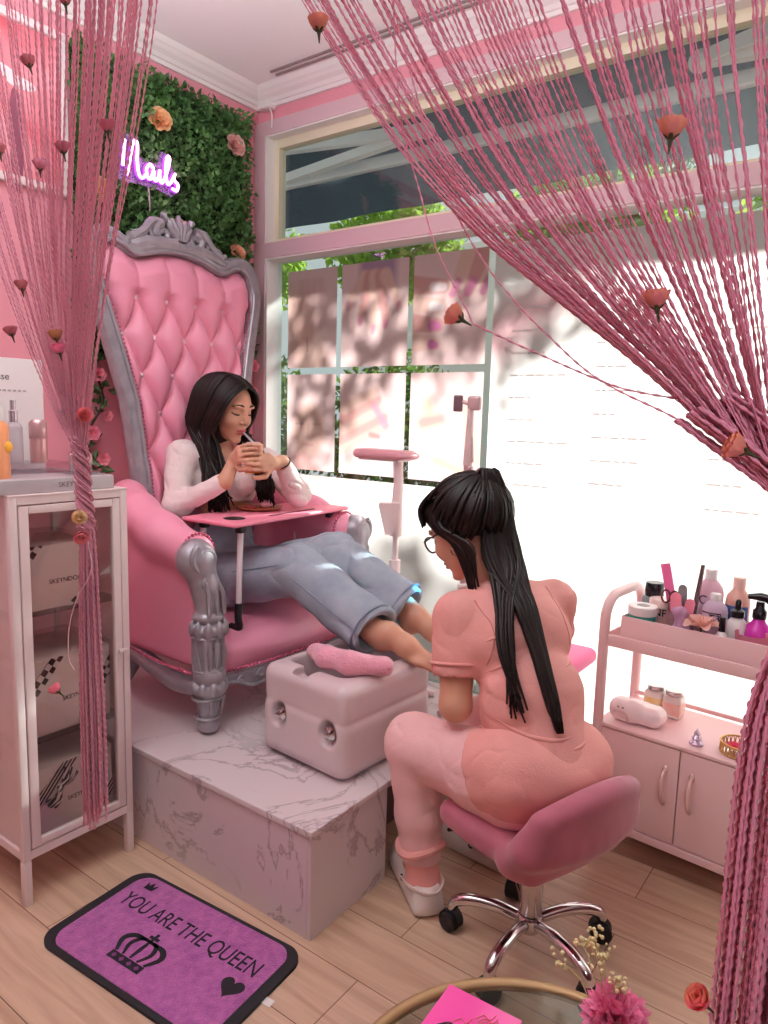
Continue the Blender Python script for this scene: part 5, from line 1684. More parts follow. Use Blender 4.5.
tool('nail_file', 'grey nail file between the pink ones in the tool cup', 'nail file', 0.000, 0.012, 0.05, PI, 0.170, 0.024, 0.003, gf)
t = thing('tweezers', 'long dark steel tweezers standing at the right of the tool cup', 'tweezers', tl(TCX * 0.9 + 0.015, TCY + 0.002, OZ + 0.006), TRZ, gr)
g = G()
for s in (-1, 1):
    g.tube([(0.0, s * 0.002, 0.0), (0.014, s * 0.007, 0.10), (0.028, s * 0.002, 0.235)], [0.003, 0.006, 0.0055], 6, flat=0.6)
part(t, 'arms', g, M('dark_steel', '8C7B80', rough=0.25, metal=0.8))
t = thing('scissors', 'small scissors with dark red loops hanging over the left of the tool cup', 'scissors', tl(TCX * 0.9 - 0.016, TCY - 0.002, OZ + 0.006), TRZ, gr)
g = G()
for s in (-1, 1):
    g.tube([(-0.02 + 0.012 * s + 0.012 * math.cos(a), 0, 0.132 + 0.018 * math.sin(a)) for a in np.linspace(0, 2 * PI, 18, endpoint=False)], 0.003, 6, closed=True)
part(t, 'finger_loops', g, M('dark_red_plastic', '5A2230', rough=0.4))
part(t, 'blades', G().tube([(-0.02, 0.002, 0.115), (0.002, 0.002, 0.0)], [0.006, 0.002], 6, flat=0.4).tube([(-0.018, -0.002, 0.115), (0.006, -0.002, 0.0)], [0.006, 0.002], 6, flat=0.4), chrome)
# bottles
def bottle(label, x, y, r, h, neck, caph, body_m, cap_m, name='bottle'):
    o = item(name, label, 'bottle', x, y)
    lat(o, 'bottle', [(0.0, 0.0), (r * 0.94, 0.0), (r, 0.004), (r, h * 0.80), (r * 0.92, h * 0.88), (r * 0.65, h * 0.95), (neck, h), (0.0, h)], body_m, 28)
    lat(o, 'cap', [(0.0, h + 0.0003), (neck * 1.15, h + 0.0003), (neck * 1.15, h + caph - 0.002), (neck * 1.05, h + caph), (0.0, h + caph)], cap_m, 20)
    return o
pale = M('pale_pink_bottle', 'EBC8D6', rough=0.3, transl=0.35)
o = bottle('tall pale pink bottle with black block letters AC at the back of the cosmetics box', 0.250, 0.165, 0.036, 0.195, 0.014, 0.028, pale, wht_p)
def wrap(r, a0, a1, z0, z1, n=14):
    g = G().surf(lambda u, v: ((r + 0.0006) * math.sin(a0 + (a1 - a0) * u), -(r + 0.0006) * math.cos(a0 + (a1 - a0) * u), z0 + (z1 - z0) * v), n, 2)
    return g
lb = part(o, 'label', wrap(0.036, -0.9, 0.9, 0.05, 0.15), M('lilac_label', 'DDBFD3', rough=0.5))
def curved_text(parent, txt, size, r, z, mat, a=0.0):
    g = text_geo(txt, size, Matrix.Identity(4), 0.0003)
    vs = []
    for x, y, q in g.v:
        an = a + x / r
        rr_ = r + 0.0010 + q
        vs.append((rr_ * math.sin(an), -rr_ * math.cos(an), z + y))
    g.v = vs
    return part(parent, 'lettering', g, mat, False)
curved_text(o, 'AC', 0.034, 0.036, 0.140, blk_g, -0.50)
o = bottle('pale lilac bottle with a framed black E3 in front of the tall pink bottle', 0.285, 0.112, 0.033, 0.150, 0.012, 0.018, M('lilac_bottle', 'E3C7DF', rough=0.3, transl=0.3), wht_p)
fr_ = G()
for z0, z1, a0, a1 in ((0.118, 0.121, -0.95, 0.75), (0.091, 0.094, -0.95, 0.75), (0.091, 0.121, -0.95, -0.88), (0.091, 0.121, -0.08, -0.02), (0.091, 0.121, 0.70, 0.75)):
    w_ = wrap(0.033, a0, a1, z0, z1, 10); fr_.add(w_.v, w_.f)
part(o, 'label_frame', fr_, blk_g)
curved_text(o, 'E3', 0.026, 0.033, 0.106, blk_g, 0.34)
o = bottle('peach bottle with a dark blue label at the back right of the cosmetics box', 0.330, 0.172, 0.031, 0.180, 0.014, 0.030, M('peach_bottle', 'EDB9AC', rough=0.3, transl=0.2), M('peach_cap', 'F0C4BA', rough=0.35))
part(o, 'label', wrap(0.031, -1.2, 1.2, 0.035, 0.135), M('navy_label', '3C5B93', rough=0.5))
o = item('dropper_bottle', 'small white dropper bottle with a black nozzle beside the blue labelled bottle', 'bottle', 0.352, 0.100)
lat(o, 'bottle', [(0.0, 0.0), (0.022, 0.0), (0.023, 0.003), (0.023, 0.105), (0.012, 0.118), (0.0, 0.118)], wht_p)
lat(o, 'cap', [(0.0, 0.1183), (0.017, 0.1183), (0.017, 0.135), (0.008, 0.140), (0.007, 0.160), (0.004, 0.165), (0.0, 0.165)], blk_g)
o = item('spray_bottle', 'magenta spray bottle with a black trigger head at the right end of the trolley', 'bottle', 0.405, 0.120)
mg = M('magenta_liquid_plastic', 'E23FC0', rough=0.2, transl=0.25)
lat(o, 'bottle', [(0.0, 0.0), (0.034, 0.0), (0.036, 0.004), (0.036, 0.075), (0.030, 0.095), (0.016, 0.112), (0.014, 0.120), (0.0, 0.120)], mg, 28)
lat(o, 'label', [(0.0365, 0.015), (0.0367, 0.016), (0.0367, 0.060), (0.0365, 0.061)], M('violet_label', '7E2C9A', rough=0.4), 28)
g = G().lathe([(0.0, 0.1205), (0.017, 0.1205), (0.017, 0.140), (0.011, 0.148), (0.010, 0.165), (0.0, 0.165)], 20)
g.tube([(0.024, 0, 0.176), (0.0, 0, 0.178), (-0.03, 0, 0.174)], [0.010, 0.011, 0.007], 10)
g.tube([(0.012, 0, 0.170), (0.032, 0, 0.155), (0.036, 0, 0.128)], [0.005, 0.004, 0.003], 8)
part(o, 'trigger_head', g, blk_g)
o = item('pink_bowl', 'shallow translucent pink bowl at the front right of the cosmetics box', 'bowl', 0.405, 0.066, OZ + 0.0)
lat(o, 'bowl', [(0.0, 0.0), (0.030, 0.0), (0.036, 0.03), (0.040, 0.088), (0.0415, 0.092), (0.039, 0.090), (0.034, 0.034), (0.028, 0.005), (0.0, 0.004)], M('translucent_pink_bowl', 'E79AB0', rough=0.25, transl=0.3), 32)
o = item('nail_polish_bottle', 'small nail polish bottle with a black cap in front of the lilac bottle', 'bottle', 0.327, 0.052)
lat(o, 'bottle', [(0.0, 0.0), (0.013, 0.0), (0.014, 0.003), (0.014, 0.075), (0.007, 0.084), (0.0, 0.084)], wht_p)
lat(o, 'cap', [(0.0, 0.0843), (0.0085, 0.0843), (0.007, 0.122), (0.0, 0.123)], blk_g)
# organza pouch and artificial lily
o = item('organza_pouch', 'small mauve organza pouch tied at the top in front of the tool cup', 'pouch', 0.212, 0.055)
PXX = 0.212 * 0.9
solid(o, 'pouch', [ell(tl(PXX, 0.055, OZ + 0.045), (0.030, 0.024, 0.045)), ell(tl(PXX - 0.002, 0.055, OZ + 0.10), (0.016, 0.014, 0.022)), ell(tl(PXX - 0.008, 0.055, OZ + 0.115), (0.020, 0.014, 0.012))],
      M('mauve_organza', 'CFA2C4', rough=0.5, transl=0.35), 0.003, 0.012, 2, disp=lambda V: 0.004 * nz(V, (90, 90, 40)))
def petals(n, L, w, tilt, curl, cx=(0, 0, 0), a0=0.0, r0=0.004):
    g = G()
    for i in range(n):
        a = a0 + 2 * PI * i / n
        d = Vector((math.cos(a), math.sin(a), 0))
        s = Vector((-math.sin(a), math.cos(a), 0))
        def fn(u, v, d=d, s=s):
            q = tilt + curl * u
            # integrate the bend approximately
            rr_ = r0 + L * u * math.cos(tilt + curl * u * 0.5)
            zz = L * u * math.sin(tilt + curl * u * 0.5)
            ww = w * math.sin(PI * min(1, 0.12 + 0.80 * u)) ** 0.7 * (v - 0.5)
            return Vector(cx) + d * rr_ + s * ww + Vector((0, 0, zz + 1.6 * ww * ww / w))
        g.surf(fn, 6, 5)
    return g
o = item('artificial_flower', 'pale peach artificial lily lying in the middle of the cosmetics box', 'flower', 0.268, 0.055, OZ + 0.082)
lil = M('pale_peach_petal', 'F8C9BE', rough=0.6, transl=0.3)
g = petals(6, 0.052, 0.036, 0.5, -0.7)
g2 = petals(5, 0.036, 0.028, 0.9, -0.5, (0, 0, 0.004), 0.5)
g.add(g2.v, g2.f)
part(o, 'bloom', g, lil)
part(o, 'stamens', G().tube([(0, 0, 0), (0.004, 0.002, 0.03)], 0.002, 6).tube([(0, 0, 0), (-0.004, 0.003, 0.028)], 0.002, 6), M('coral_stamen', 'F2927F', rough=0.6))
part(o, 'stem', G().tube([(0, 0, 0.002), (0.004, 0.0, -0.05), (0.008, 0.002, -0.081)], 0.0025, 6), M('green_stem', '6F8A4A', rough=0.7))

# on the cupboard top
CZ2 = 0.3975
lidm = M('silver_lid', 'C8C2C4', rough=0.25, metal=0.9)
for i, (x, y, col, lab) in enumerate(((0.093, 0.185, 'F2D27A', 'cream jar with a yellow floral label and silver lid on the trolley shelf'), (0.150, 0.180, 'F4BDB0', 'cream jar with a pink floral label and silver lid on the trolley shelf'))):
    o = item('cream_jar', lab, 'jar', x, y, CZ2, 0.0, 'square jars on the trolley shelf')
    part(o, 'jar', G().rbox((0.052, 0.052, 0.066), 0.008, c=(0, 0, 0.033)), M('clear_white_jar', 'F6EFE8', rough=0.25))
    lb = M('floral_label_' + str(i), col, rough=0.5, color2='F7E6C4' if i == 0 else 'F9DCD2', vscale=50, var=0.1)
    part(o, 'label', G().rbox((0.0535, 0.0535, 0.046), 0.008, c=(0, 0, 0.029)), lb)
    lat(o, 'lid', [(0.0, 0.0665), (0.024, 0.0665), (0.025, 0.069), (0.025, 0.078), (0.023, 0.080), (0.0, 0.080)], lidm)
o = item('nail_lamp', 'glossy pinkish white nail curing lamp on the left of the trolley shelf', 'lamp', 0.07, 0.06, CZ2)
P = lambda x, y, z: tl(x, y, CZ2 + z)
tR = Matrix.Rotation(TRZ, 3, 'Z')
solid(o, 'lamp_shell', [rb(P(0.060, 0.050, 0.034), (0.046, 0.036, 0.034), 0.032, tR), rb(P(0.110, 0.075, 0.028), (0.052, 0.040, 0.028), 0.026, tR), rb(P(0.058, 0.010, 0.016), (0.022, 0.02, 0.018), 0.010, tR, op='-', k=0.004), cut(P(0, 0, 0.001), (0, 0, -1))], M('pearl_white_shell', 'F7E4E6', rough=0.2, coat=0.3), 0.0032, 0.015)
g = G()
for x, z in ((0.05, 0.050), (0.064, 0.050)):
    g.ball((x - 0.07, -0.046, z), (0.003, 0.002, 0.002), 8, 6)
part(o, 'buttons', g, blk)
o = item('crystal_ornament', 'small lilac crystal ornament in the middle of the trolley shelf', 'ornament', 0.262, 0.035, CZ2)
lat(o, 'crystal', [(0.0, 0.0), (0.017, 0.0), (0.019, 0.006), (0.011, 0.014), (0.014, 0.019), (0.007, 0.028), (0.009, 0.032), (0.0, 0.046)], M('lilac_crystal', 'C9B3C9', rough=0.12, metal=0.4), 7)
o = item('trinket_tray', 'round gold filigree tray holding a pink flower on the trolley shelf', 'tray', 0.362, 0.060, CZ2)
gold = M('gold_wire', 'D2A560', rough=0.3, metal=0.9)
part(o, 'mirror_base', G().lathe([(0.0, 0.0), (0.046, 0.0), (0.046, 0.004), (0.0, 0.004)], 36), M('pale_mirror', 'EADFD2', rough=0.1, metal=0.6))
g = G()
for z in (0.004, 0.030):
    g.tube([(0.046 * math.cos(a), 0.046 * math.sin(a), z) for a in np.linspace(0, 2 * PI, 40, endpoint=False)], 0.0024, 6, closed=True)
for i in range(26):
    a = 2 * PI * i / 26
    g.tube([(0.046 * math.cos(a + 0.10 * math.sin(q * PI)), 0.046 * math.sin(a + 0.10 * math.sin(q * PI)), 0.004 + 0.026 * q) for q in np.linspace(0, 1, 6)], 0.0015, 5)
    g.tube([(0.046 * math.cos(a - 0.10 * math.sin(q * PI)), 0.046 * math.sin(a - 0.10 * math.sin(q * PI)), 0.004 + 0.026 * q) for q in np.linspace(0, 1, 6)], 0.0015, 5)
part(o, 'filigree_rim', g, gold)
fl = item('artificial_flower', 'small bright pink flower lying in the gold trinket tray', 'flower', 0.350, 0.060, CZ2 + 0.006)
g = petals(6, 0.022, 0.018, 0.6, 0.3); g2 = petals(5, 0.014, 0.013, 1.1, 0.3, (0, 0, 0.003), 0.4); g.add(g2.v, g2.f)
part(fl, 'bloom', g, M('bright_pink_petal', 'F0607F', rough=0.6, transl=0.2))

# ------------------------------------------------------------------ behind the trolley and the tub
pf_ = thing('pink_pouf', 'round hot pink cushioned stool half hidden between the therapist and the trolley', 'stool', (-0.835, 2.07, 0))
hot = M('hot_pink_vinyl', 'F06AA0', rough=0.5)
solid(pf_, 'seat_cushion', [rb((-0.835, 2.07, 0.512), (0.11, 0.11, 0.026), 0.024)], hot, 0.005, 0.01)
for a in (0.6, 2.2, 3.8, 5.3):
    part(pf_, 'leg', G().tube([(0.07 * math.cos(a), 0.07 * math.sin(a), 0.488), (0.095 * math.cos(a), 0.095 * math.sin(a), 0.0)], 0.010, 10), wht)
la = thing('whitening_lamp', 'slim white floor lamp with a flat pink oval head standing by the window', 'lamp', (-1.392, 1.985, PZ))
lampw = M('lamp_white', 'F1DCDC', rough=0.35)
lampp = M('lamp_pink', 'DE9FA8', rough=0.4)
solid(la, 'lamp_head', [rb((-1.452, 1.985, 1.118), (0.105, 0.050, 0.016), 0.015), ell((-1.35, 1.985, 1.116), (0.035, 0.045, 0.015))], lampp, 0.004, 0.01)
part(la, 'light_window', G().rbox((0.17, 0.07, 0.006), 0.002, c=(-0.06, 0, 1.099 - PZ)), wht_p)
zz = lambda z: z - PZ
part(la, 'column', G().tube([(0, 0, zz(1.10)), (0.005, 0, zz(1.02)), (0.0, 0, zz(0.92))], [0.017, 0.017, 0.020], 14).tube([(0, 0, zz(0.93)), (0, 0, zz(0.84))], 0.022, 14).tube([(0, 0, zz(0.84)), (0, 0, zz(0.74))], 0.010, 12).tube([(0, 0, zz(0.755)), (0, 0, zz(0.30))], 0.019, 14), lampw)
poly = [(-0.034, 0.055), (0.034, 0.055), (0.036, 0.045), (0.012, -0.050), (-0.012, -0.050), (-0.036, 0.045)]
cb = part(la, 'control_box', G().prism(poly, 0.04, axes((0.8, 0.6, 0), (0, 0, 1), (0.0, -0.044, zz(0.905)))), lampw, False)
part(cb, 'display', G().rbox((0.022, 0.002, 0.018), 0.0005, axes((0.8, 0.6, 0), (0.6, -0.8, 0), (0.012, -0.036, zz(0.925))) if False else (Matrix.Translation((0.001, -0.0458, zz(0.927))) @ Matrix.Rotation(0.6435, 4, 'Z'))), M('dark_display', '3B2E33', rough=0.3))
for dz in (-0.012, -0.024):
    part(cb, 'button', G().rbox((0.014, 0.003, 0.006), 0.001, Matrix.Translation((0.001, -0.0455, zz(0.905) + dz)) @ Matrix.Rotation(0.6435, 4, 'Z')), M('grey_button', 'B79FA2', rough=0.5))
for a in (0.3, 1.9, 3.4, 5.0):
    part(la, 'foot', G().tube([(0, 0, 0.03), (0.16 * math.cos(a), 0.16 * math.sin(a), 0.012)], [0.016, 0.011], 10), lampw)
lb_ = thing('jointed_lamp', 'jointed floor lamp arm with a small grey square head behind the therapist', 'lamp', (-1.118, 1.985, PZ))
armm = M('rose_grey_metal', 'C9A9AB', rough=0.4, metal=0.3)
g = G().tube([(0, 0, 0.02), (0, 0, zz(0.98))], 0.012, 12)
part(lb_, 'column', g, armm)
part(lb_, 'lower_arm', G().tube([(0, 0, zz(0.96)), (-0.006, 0, zz(1.10))], 0.0105, 10).tube([(0.012, 0.0, zz(1.11)), (0.006, 0, zz(1.19))], 0.006, 8), armm)
part(lb_, 'upper_arm', G().tube([(-0.004, 0, zz(1.10)), (0.0, 0, zz(1.28))], [0.015, 0.010], 12), M('pale_rose_metal', 'E2C6C6', rough=0.4))
part(lb_, 'joint', G().rbox((0.045, 0.02, 0.045), 0.008, c=(0.012, 0, zz(1.295))).tube([(0, 0, zz(1.29)), (-0.03, 0, zz(1.30))], 0.006, 8).rbox((0.03, 0.02, 0.03), 0.006, c=(0.0, 0, zz(1.085))), armm)
hd_ = part(lb_, 'lamp_head', G().rbox((0.030, 0.012, 0.052), 0.005, T((-0.045, -0.004, zz(1.294)), (0, 0, 0.5)), seg=4), M('dark_rose_grey', '7A5A62', rough=0.5))
for a in (0.3, 2.4, 4.5):
    part(lb_, 'foot', G().tube([(0, 0, 0.025), (0.09 * math.cos(a), 0.09 * math.sin(a), 0.012)], 0.011, 8), armm)
# ================================================================== left wall decoration
def on_wall(y, z, d=0.0): return Vector((WX + d, y, z))
pic = thing('framed_picture', 'pink and white picture in a pale frame on the pink wall behind the strings', 'picture', (WX, 1.12, 2.18))
Y0, Y1, Z0_, Z1_ = 0.86, 1.366, 1.932, 2.432
g = G()
fw = 0.026
for a, b in (((WX + 0.001, Y0, Z1_ - fw), (WX + 0.022, Y1, Z1_)), ((WX + 0.001, Y0, Z0_), (WX + 0.022, Y1, Z0_ + fw)), ((WX + 0.001, Y0, Z0_ + fw), (WX + 0.022, Y0 + fw, Z1_ - fw)), ((WX + 0.001, Y1 - fw, Z0_ + fw), (WX + 0.022, Y1, Z1_ - fw))):
    g.rspan(a, b, 0.003)
part(pic, 'frame', g, M('pale_pink_frame', 'F5E4E6', rough=0.35), w=True)
pm = M('blush_print', 'F2A3AF', rough=0.6, color2='D9606E', vscale=7, var=0.2)
part(pic, 'print', G().span((WX + 0.002, Y0 + fw, Z0_ + fw), (WX + 0.008, Y1 - fw, Z1_ - fw)), pm, False, w=True)
g = G()
for (y, z, a, L, w_) in ((1.07, 2.20, 1.5, 0.16, 0.035), (1.02, 2.10, 1.2, 0.10, 0.02), (1.20, 2.06, 1.8, 0.16, 0.022)):
    g.ball((WX + 0.0085, y, z), (0.0012, w_, L), 14, 8)
part(pic, 'dark_shapes', g, M('plum_ink', '8F4A60', rough=0.6), w=True)
g = G()
for (y, z, r1, r2) in ((1.12, 2.255, 0.085, 0.022), (1.22, 2.235, 0.05, 0.018)):
    g.ball((WX + 0.009, y, z), (0.0012, r1, r2), 14, 8)
part(pic, 'white_shapes', g, M('white_ink', 'F5EBF0', rough=0.6), w=True)

leaf_m = M('boxwood_leaf', '5E8A48', rough=0.5, color2='375C2F', vscale=14, var=0.3, transl=0.12)
hg = thing('boxwood_panel', 'dark green artificial boxwood panel on the pink wall above the throne', 'hedge panel', (WX, 1.77, 1.95))
HY0, HY1, HZ0, HZ1 = 1.372, 2.150, 1.42, 2.435
part(hg, 'backing', G().span((WX + 0.002, HY0 + 0.015, HZ0 + 0.01), (WX + 0.012, HY1 - 0.015, HZ1 - 0.015)), M('dark_green_mesh', '1D2E18', rough=0.9), False, w=True)
def hp(r, n):
    y = r.uniform(HY0, HY1, n); z = r.uniform(HZ0, HZ1, n)
    bump = 0.014 * (np.sin(y * 43 + 1.3 * np.sin(z * 31)) + np.sin(z * 39 + 1.1 * np.sin(y * 27)))
    return np.stack([WX + 0.018 + np.abs(r.normal(0, 0.017, n)) + np.maximum(0, bump), y, z], 1)
V, F = leaf_cloud(15000, hp, 0.022, 3, tilt=lambda r, n: np.stack([np.abs(r.normal(0.35, 0.5, n)), r.normal(0, 0.7, n), r.normal(0.15, 0.7, n)], 1), width=0.75)
fast_mesh('foliage', V, F, leaf_m, hg, False)

# roses made of nested petals, local +Z is the way the bloom faces
def rose(name, label, cat, loc, facing, s, col, group=None, kind='open', calyx='5A6B3A', sub='E88A5A'):
    t = thing(name, label, cat, loc, 0, group)
    B = frame(facing).to_4x4() @ Matrix.Diagonal((s, s, s, 1))
    g = G()
    if kind == 'open':
        for k, (n, L, w, ti, cu) in enumerate(((7, 1.0, 0.95, 0.15, 0.35), (6, 0.82, 0.85, 0.55, 0.4), (5, 0.6, 0.7, 0.95, 0.4), (4, 0.4, 0.5, 1.25, 0.2))):
            q = petals(n, L, w, ti, cu, (0, 0, 0.05 * k), 0.5 * k, 0.03); g.add(q.v, q.f, B)
    elif kind == 'bud':
        for k, (n, L, w, ti, cu) in enumerate(((6, 1.15, 1.0, 0.40, 1.0), (5, 1.15, 0.95, 0.75, 0.8), (4, 1.05, 0.85, 1.05, 0.6), (3, 0.9, 0.7, 1.25, 0.4))):
            q = petals(n, L, w, ti, cu, (0, 0, 0.02 * k), 0.7 * k, 0.05); g.add(q.v, q.f, B)
    part(t, 'bloom', g, M('petal_' + col, col, rough=0.6, transl=0.25, color2=sub, vscale=40, var=0.1))
    c = G()
    q = petals(5, 0.55, 0.25, 0.4, 0.5, (0, 0, -0.10), 0.3, 0.02); c.add(q.v, q.f, B)
    c.tube([(0, 0, 0.0), (0, 0, -0.28), (0.03, 0.02, -0.75)], [0.16, 0.10, 0.05], 7, B)
    part(t, 'calyx', c, M('calyx_' + calyx, calyx, rough=0.7))
    return t
hr = 'roses on the boxwood panel'
for (y, z, s, col, fc, lab, sub) in ((1.692, 2.270, 0.046, 'F8CDA0', (1, -0.3, 0.2), 'peach rose on the boxwood panel, up to the right of the neon sign', 'F6BE88'),
                                    (1.452, 1.972, 0.044, 'F8D0A4', (1, -0.2, 0.1), 'peach rose on the boxwood panel behind the strings, below the neon sign', 'F5C28E'),
                                    (2.045, 2.292, 0.046, 'F6CFC8', (1, -0.1, 0.1), 'pale blush ruffled flower at the top right of the boxwood panel', 'EFB4AE'),
                                    (2.060, 1.885, 0.036, 'F9D2B2', (0.9, -0.2, 0.4), 'peach rose with an orange heart beside the right shoulder of the throne', 'F0A084'),
                                    (1.775, 1.925, 0.032, 'F3C1B8', (0.9, 0, 0.4), 'small blush flower peeping over the carved crest of the throne', 'E89A90')):
    rose('artificial_rose', lab, 'flower', on_wall(y, z, 0.055), fc, s, col, hr, 'open', '5A6B3A', sub)

# neon sign
ns = thing('neon_sign', 'glowing pink neon sign reading Nails on the boxwood panel', 'neon sign', on_wall(1.64, 2.09, 0.07))
SY, SZ, SS = 1.520, 2.045, 0.098
strokes = [
    [(0.02, 0.25), (0.06, 0.75), (0.10, 1.12), (0.13, 1.18)],
    [(0.22, -0.05), (0.30, 0.55), (0.44, 1.15), (0.55, 1.30), (0.62, 1.15), (0.60, 0.6), (0.66, 0.12), (0.80, 0.02), (0.98, 0.22)],
    [(1.28, 0.50), (1.12, 0.62), (0.98, 0.40), (1.02, 0.12), (1.16, 0.10), (1.28, 0.45), (1.28, 0.18), (1.38, 0.08), (1.50, 0.28)],
    [(1.50, 0.28), (1.54, 0.52), (1.54, 0.18), (1.64, 0.08), (1.76, 0.30)],
    [(1.76, 0.30), (1.92, 0.75), (1.98, 1.08), (1.90, 1.16), (1.83, 0.95), (1.82, 0.35), (1.90, 0.10), (2.04, 0.22)],
    [(2.04, 0.22), (2.22, 0.58), (2.16, 0.36), (2.34, 0.20), (2.28, -0.04), (2.08, -0.02)]]
tube_m = M('lit_neon_tube', 'FFE3F6', rough=0.4, emis='FF9CF0', estr=7.0)
sleeve = M('purple_neon_sleeve', 'A24BC8', rough=0.4, emis='B44BE0', estr=0.9)
ng, sg_ = G(), G()
for st in strokes:
    p = smooth_curve([(0.10, SY - 1.72 * 0 + a * SS - 0 * 1.0, SZ + b * SS * 0.92) for a, b in st], 30)
    p3 = [Vector((WX + 0.085, q.y, q.z)) for q in p]
    ng.tube(p3, 0.0048, 8)
    sg_.tube([q - Vector((0.010, 0, 0)) for q in p3], 0.0078, 8)
part(ns, 'lit_tube', ng, tube_m, w=True)
part(ns, 'tube_sleeve', sg_, sleeve, w=True)
acr = M('glow_tinted_acrylic', 'C9A6DC', rough=0.15, alpha=0.35)  # lilac tint paints the neon glow onto the clear board
bpts = [(1.505, 2.035), (1.53, 2.02), (1.60, 2.03), (1.68, 2.03), (1.735, 2.02), (1.765, 2.045), (1.755, 2.095), (1.715, 2.165), (1.69, 2.165), (1.675, 2.115), (1.60, 2.12), (1.585, 2.180), (1.56, 2.185), (1.53, 2.165), (1.51, 2.12)]
part(ns, 'backboard', G().prism([(y - SY, z - SZ) for y, z in bpts], 0.004, axes((0, 1, 0), (0, 0, 1), (WX + 0.062, SY, SZ))), acr, False, w=True)
part(ns, 'power_cord', G().tube(smooth_curve([(WX + 0.06, 1.64, 2.03), (WX + 0.06, 1.645, 1.95), (WX + 0.05, 1.64, 1.86), (WX + 0.05, 1.65, 1.70)], 12), 0.003, 6), M('clear_cord', 'B99AA8', rough=0.4), w=True)
nl_ = light('neon_glow', 'POINT', (WX + 0.13, 1.64, 2.09), (0, 0, 0), 0.35, (1.0, 0.45, 0.95))
nl_.data.shadow_soft_size = 0.06

# rose vines on the wall either side of the throne
vine_leaf = M('vine_leaf', '4E6B3C', rough=0.6, color2='39512F', vscale=9, var=0.2)
vine_pink = M('vine_blossom', 'F0849C', rough=0.6, transl=0.2, color2='F7B2BE', vscale=30, var=0.1)
vine_stem = M('vine_stem', '3A2A22', rough=0.9)
def vine(label, paths, blooms, seed, leaf_n):
    t = thing('rose_vine', label, 'vine', paths[0][0], 0, 'rose vines beside the throne')
    g = G()
    for p in paths:
        g.tube(smooth_curve(p, 20), 0.0045, 6)
    part(t, 'stem', g, vine_stem, w=True)
    P_ = [q for p in paths for q in smooth_curve(p, 20)]
    def pf(r, n):
        i = r.integers(0, len(P_), n)
        return np.array([tuple(q) for q in P_])[i] + r.normal(size=(n, 3)) * 0.012
    V, F = leaf_cloud(leaf_n, pf, 0.042, seed, width=0.6)
    V[:, 0] = np.maximum(V[:, 0], WX + 0.004)
    fast_mesh('foliage', V, F, vine_leaf, t, False)
    for q, s in blooms:
        b = G()
        B = Matrix.Translation(q) @ frame((1, -0.3, 0.2)).to_4x4() @ Matrix.Diagonal((s, s, s, 1))
        for k, (n, L, w, ti, cu) in enumerate(((6, 1.0, 0.9, 0.3, 0.4), (5, 0.7, 0.7, 0.8, 0.4), (3, 0.4, 0.5, 1.2, 0.2))):
            e_ = petals(n, L, w, ti, cu, (0, 0, 0.05 * k), 0.5 * k, 0.03); b.add(e_.v, e_.f, B)
        part(t, 'blossom', b, vine_pink, w=True)
d_ = 0.03
vine('rose vine on the wall to the right of the throne, by the window corner', [[on_wall(2.10, 0.95, d_), on_wall(2.14, 1.15, d_), on_wall(2.09, 1.32, d_), on_wall(2.17, 1.50, d_), on_wall(2.12, 1.62, d_)], [on_wall(2.05, 1.42, d_), on_wall(2.12, 1.52, d_), on_wall(2.19, 1.63, d_)]],
     [(on_wall(2.13, 1.53, 0.05), 0.028), (on_wall(2.07, 1.46, 0.05), 0.026), (on_wall(2.15, 1.44, 0.05), 0.03), (on_wall(2.10, 1.40, 0.05), 0.028), (on_wall(2.15, 1.33, 0.05), 0.026), (on_wall(2.12, 1.22, 0.05), 0.028), (on_wall(2.15, 1.27, 0.05), 0.022)], 31, 70)
vine('dark rose vine on the wall to the left of the throne, above the white cabinet', [[on_wall(1.32, 0.95, d_), on_wall(1.40, 1.10, d_), on_wall(1.33, 1.25, d_), on_wall(1.41, 1.40, d_), on_wall(1.36, 1.58, d_)], [on_wall(1.46, 0.98, d_), on_wall(1.38, 1.12, d_), on_wall(1.46, 1.28, d_), on_wall(1.39, 1.45, d_)]],
     [(on_wall(1.40, 1.16, 0.05), 0.030), (on_wall(1.36, 1.05, 0.05), 0.028), (on_wall(1.44, 1.07, 0.05), 0.026), (on_wall(1.35, 1.30, 0.05), 0.026), (on_wall(1.43, 1.36, 0.05), 0.028), (on_wall(1.38, 1.48, 0.05), 0.024), (on_wall(1.46, 1.22, 0.05), 0.022)], 32, 120)

# ================================================================== display cabinet at the left
cabm = M('white_pink_steel', 'E6D3D3', rough=0.4)
CX, CYa, CYb, CH, CD = -1.665, 0.808, 1.120, 1.040, 0.36
cab = thing('display_cabinet', 'narrow white metal display cabinet with a glass door and mesh sides at the left', 'cabinet', (CX - CD / 2, (CYa + CYb) / 2, 0))
X0 = CX - CD
g = G()
pw = 0.020
for x in (CX - pw, X0):
    for y in (CYa, CYb - pw):
        g.rspan((x, y, 0.12), (x + pw, y + pw, CH), 0.002)
for z in (0.1225, CH - 0.0225):
    g.span((X0 + pw, CYa + 0.0008, z), (CX - pw, CYa + pw - 0.0008, z + 0.022)); g.span((X0 + pw, CYb - pw + 0.0008, z), (CX - pw, CYb - 0.0008, z + 0.022))
    g.span((CX - pw + 0.0008, CYa + pw, z), (CX - 0.0008, CYb - pw, z + 0.022)); g.span((X0 + 0.0008, CYa + pw, z), (X0 + pw - 0.0008, CYb - pw, z + 0.022))
g.rspan((X0 - 0.001, CYa - 0.001, CH - 0.004), (CX + 0.001, CYb + 0.001, CH + 0.0005), 0.001)
g.span((X0 + 0.002, CYa + 0.002, 0.130), (CX - 0.002, CYb - 0.002, 0.136))
part(cab, 'frame', g, cabm, w=True)
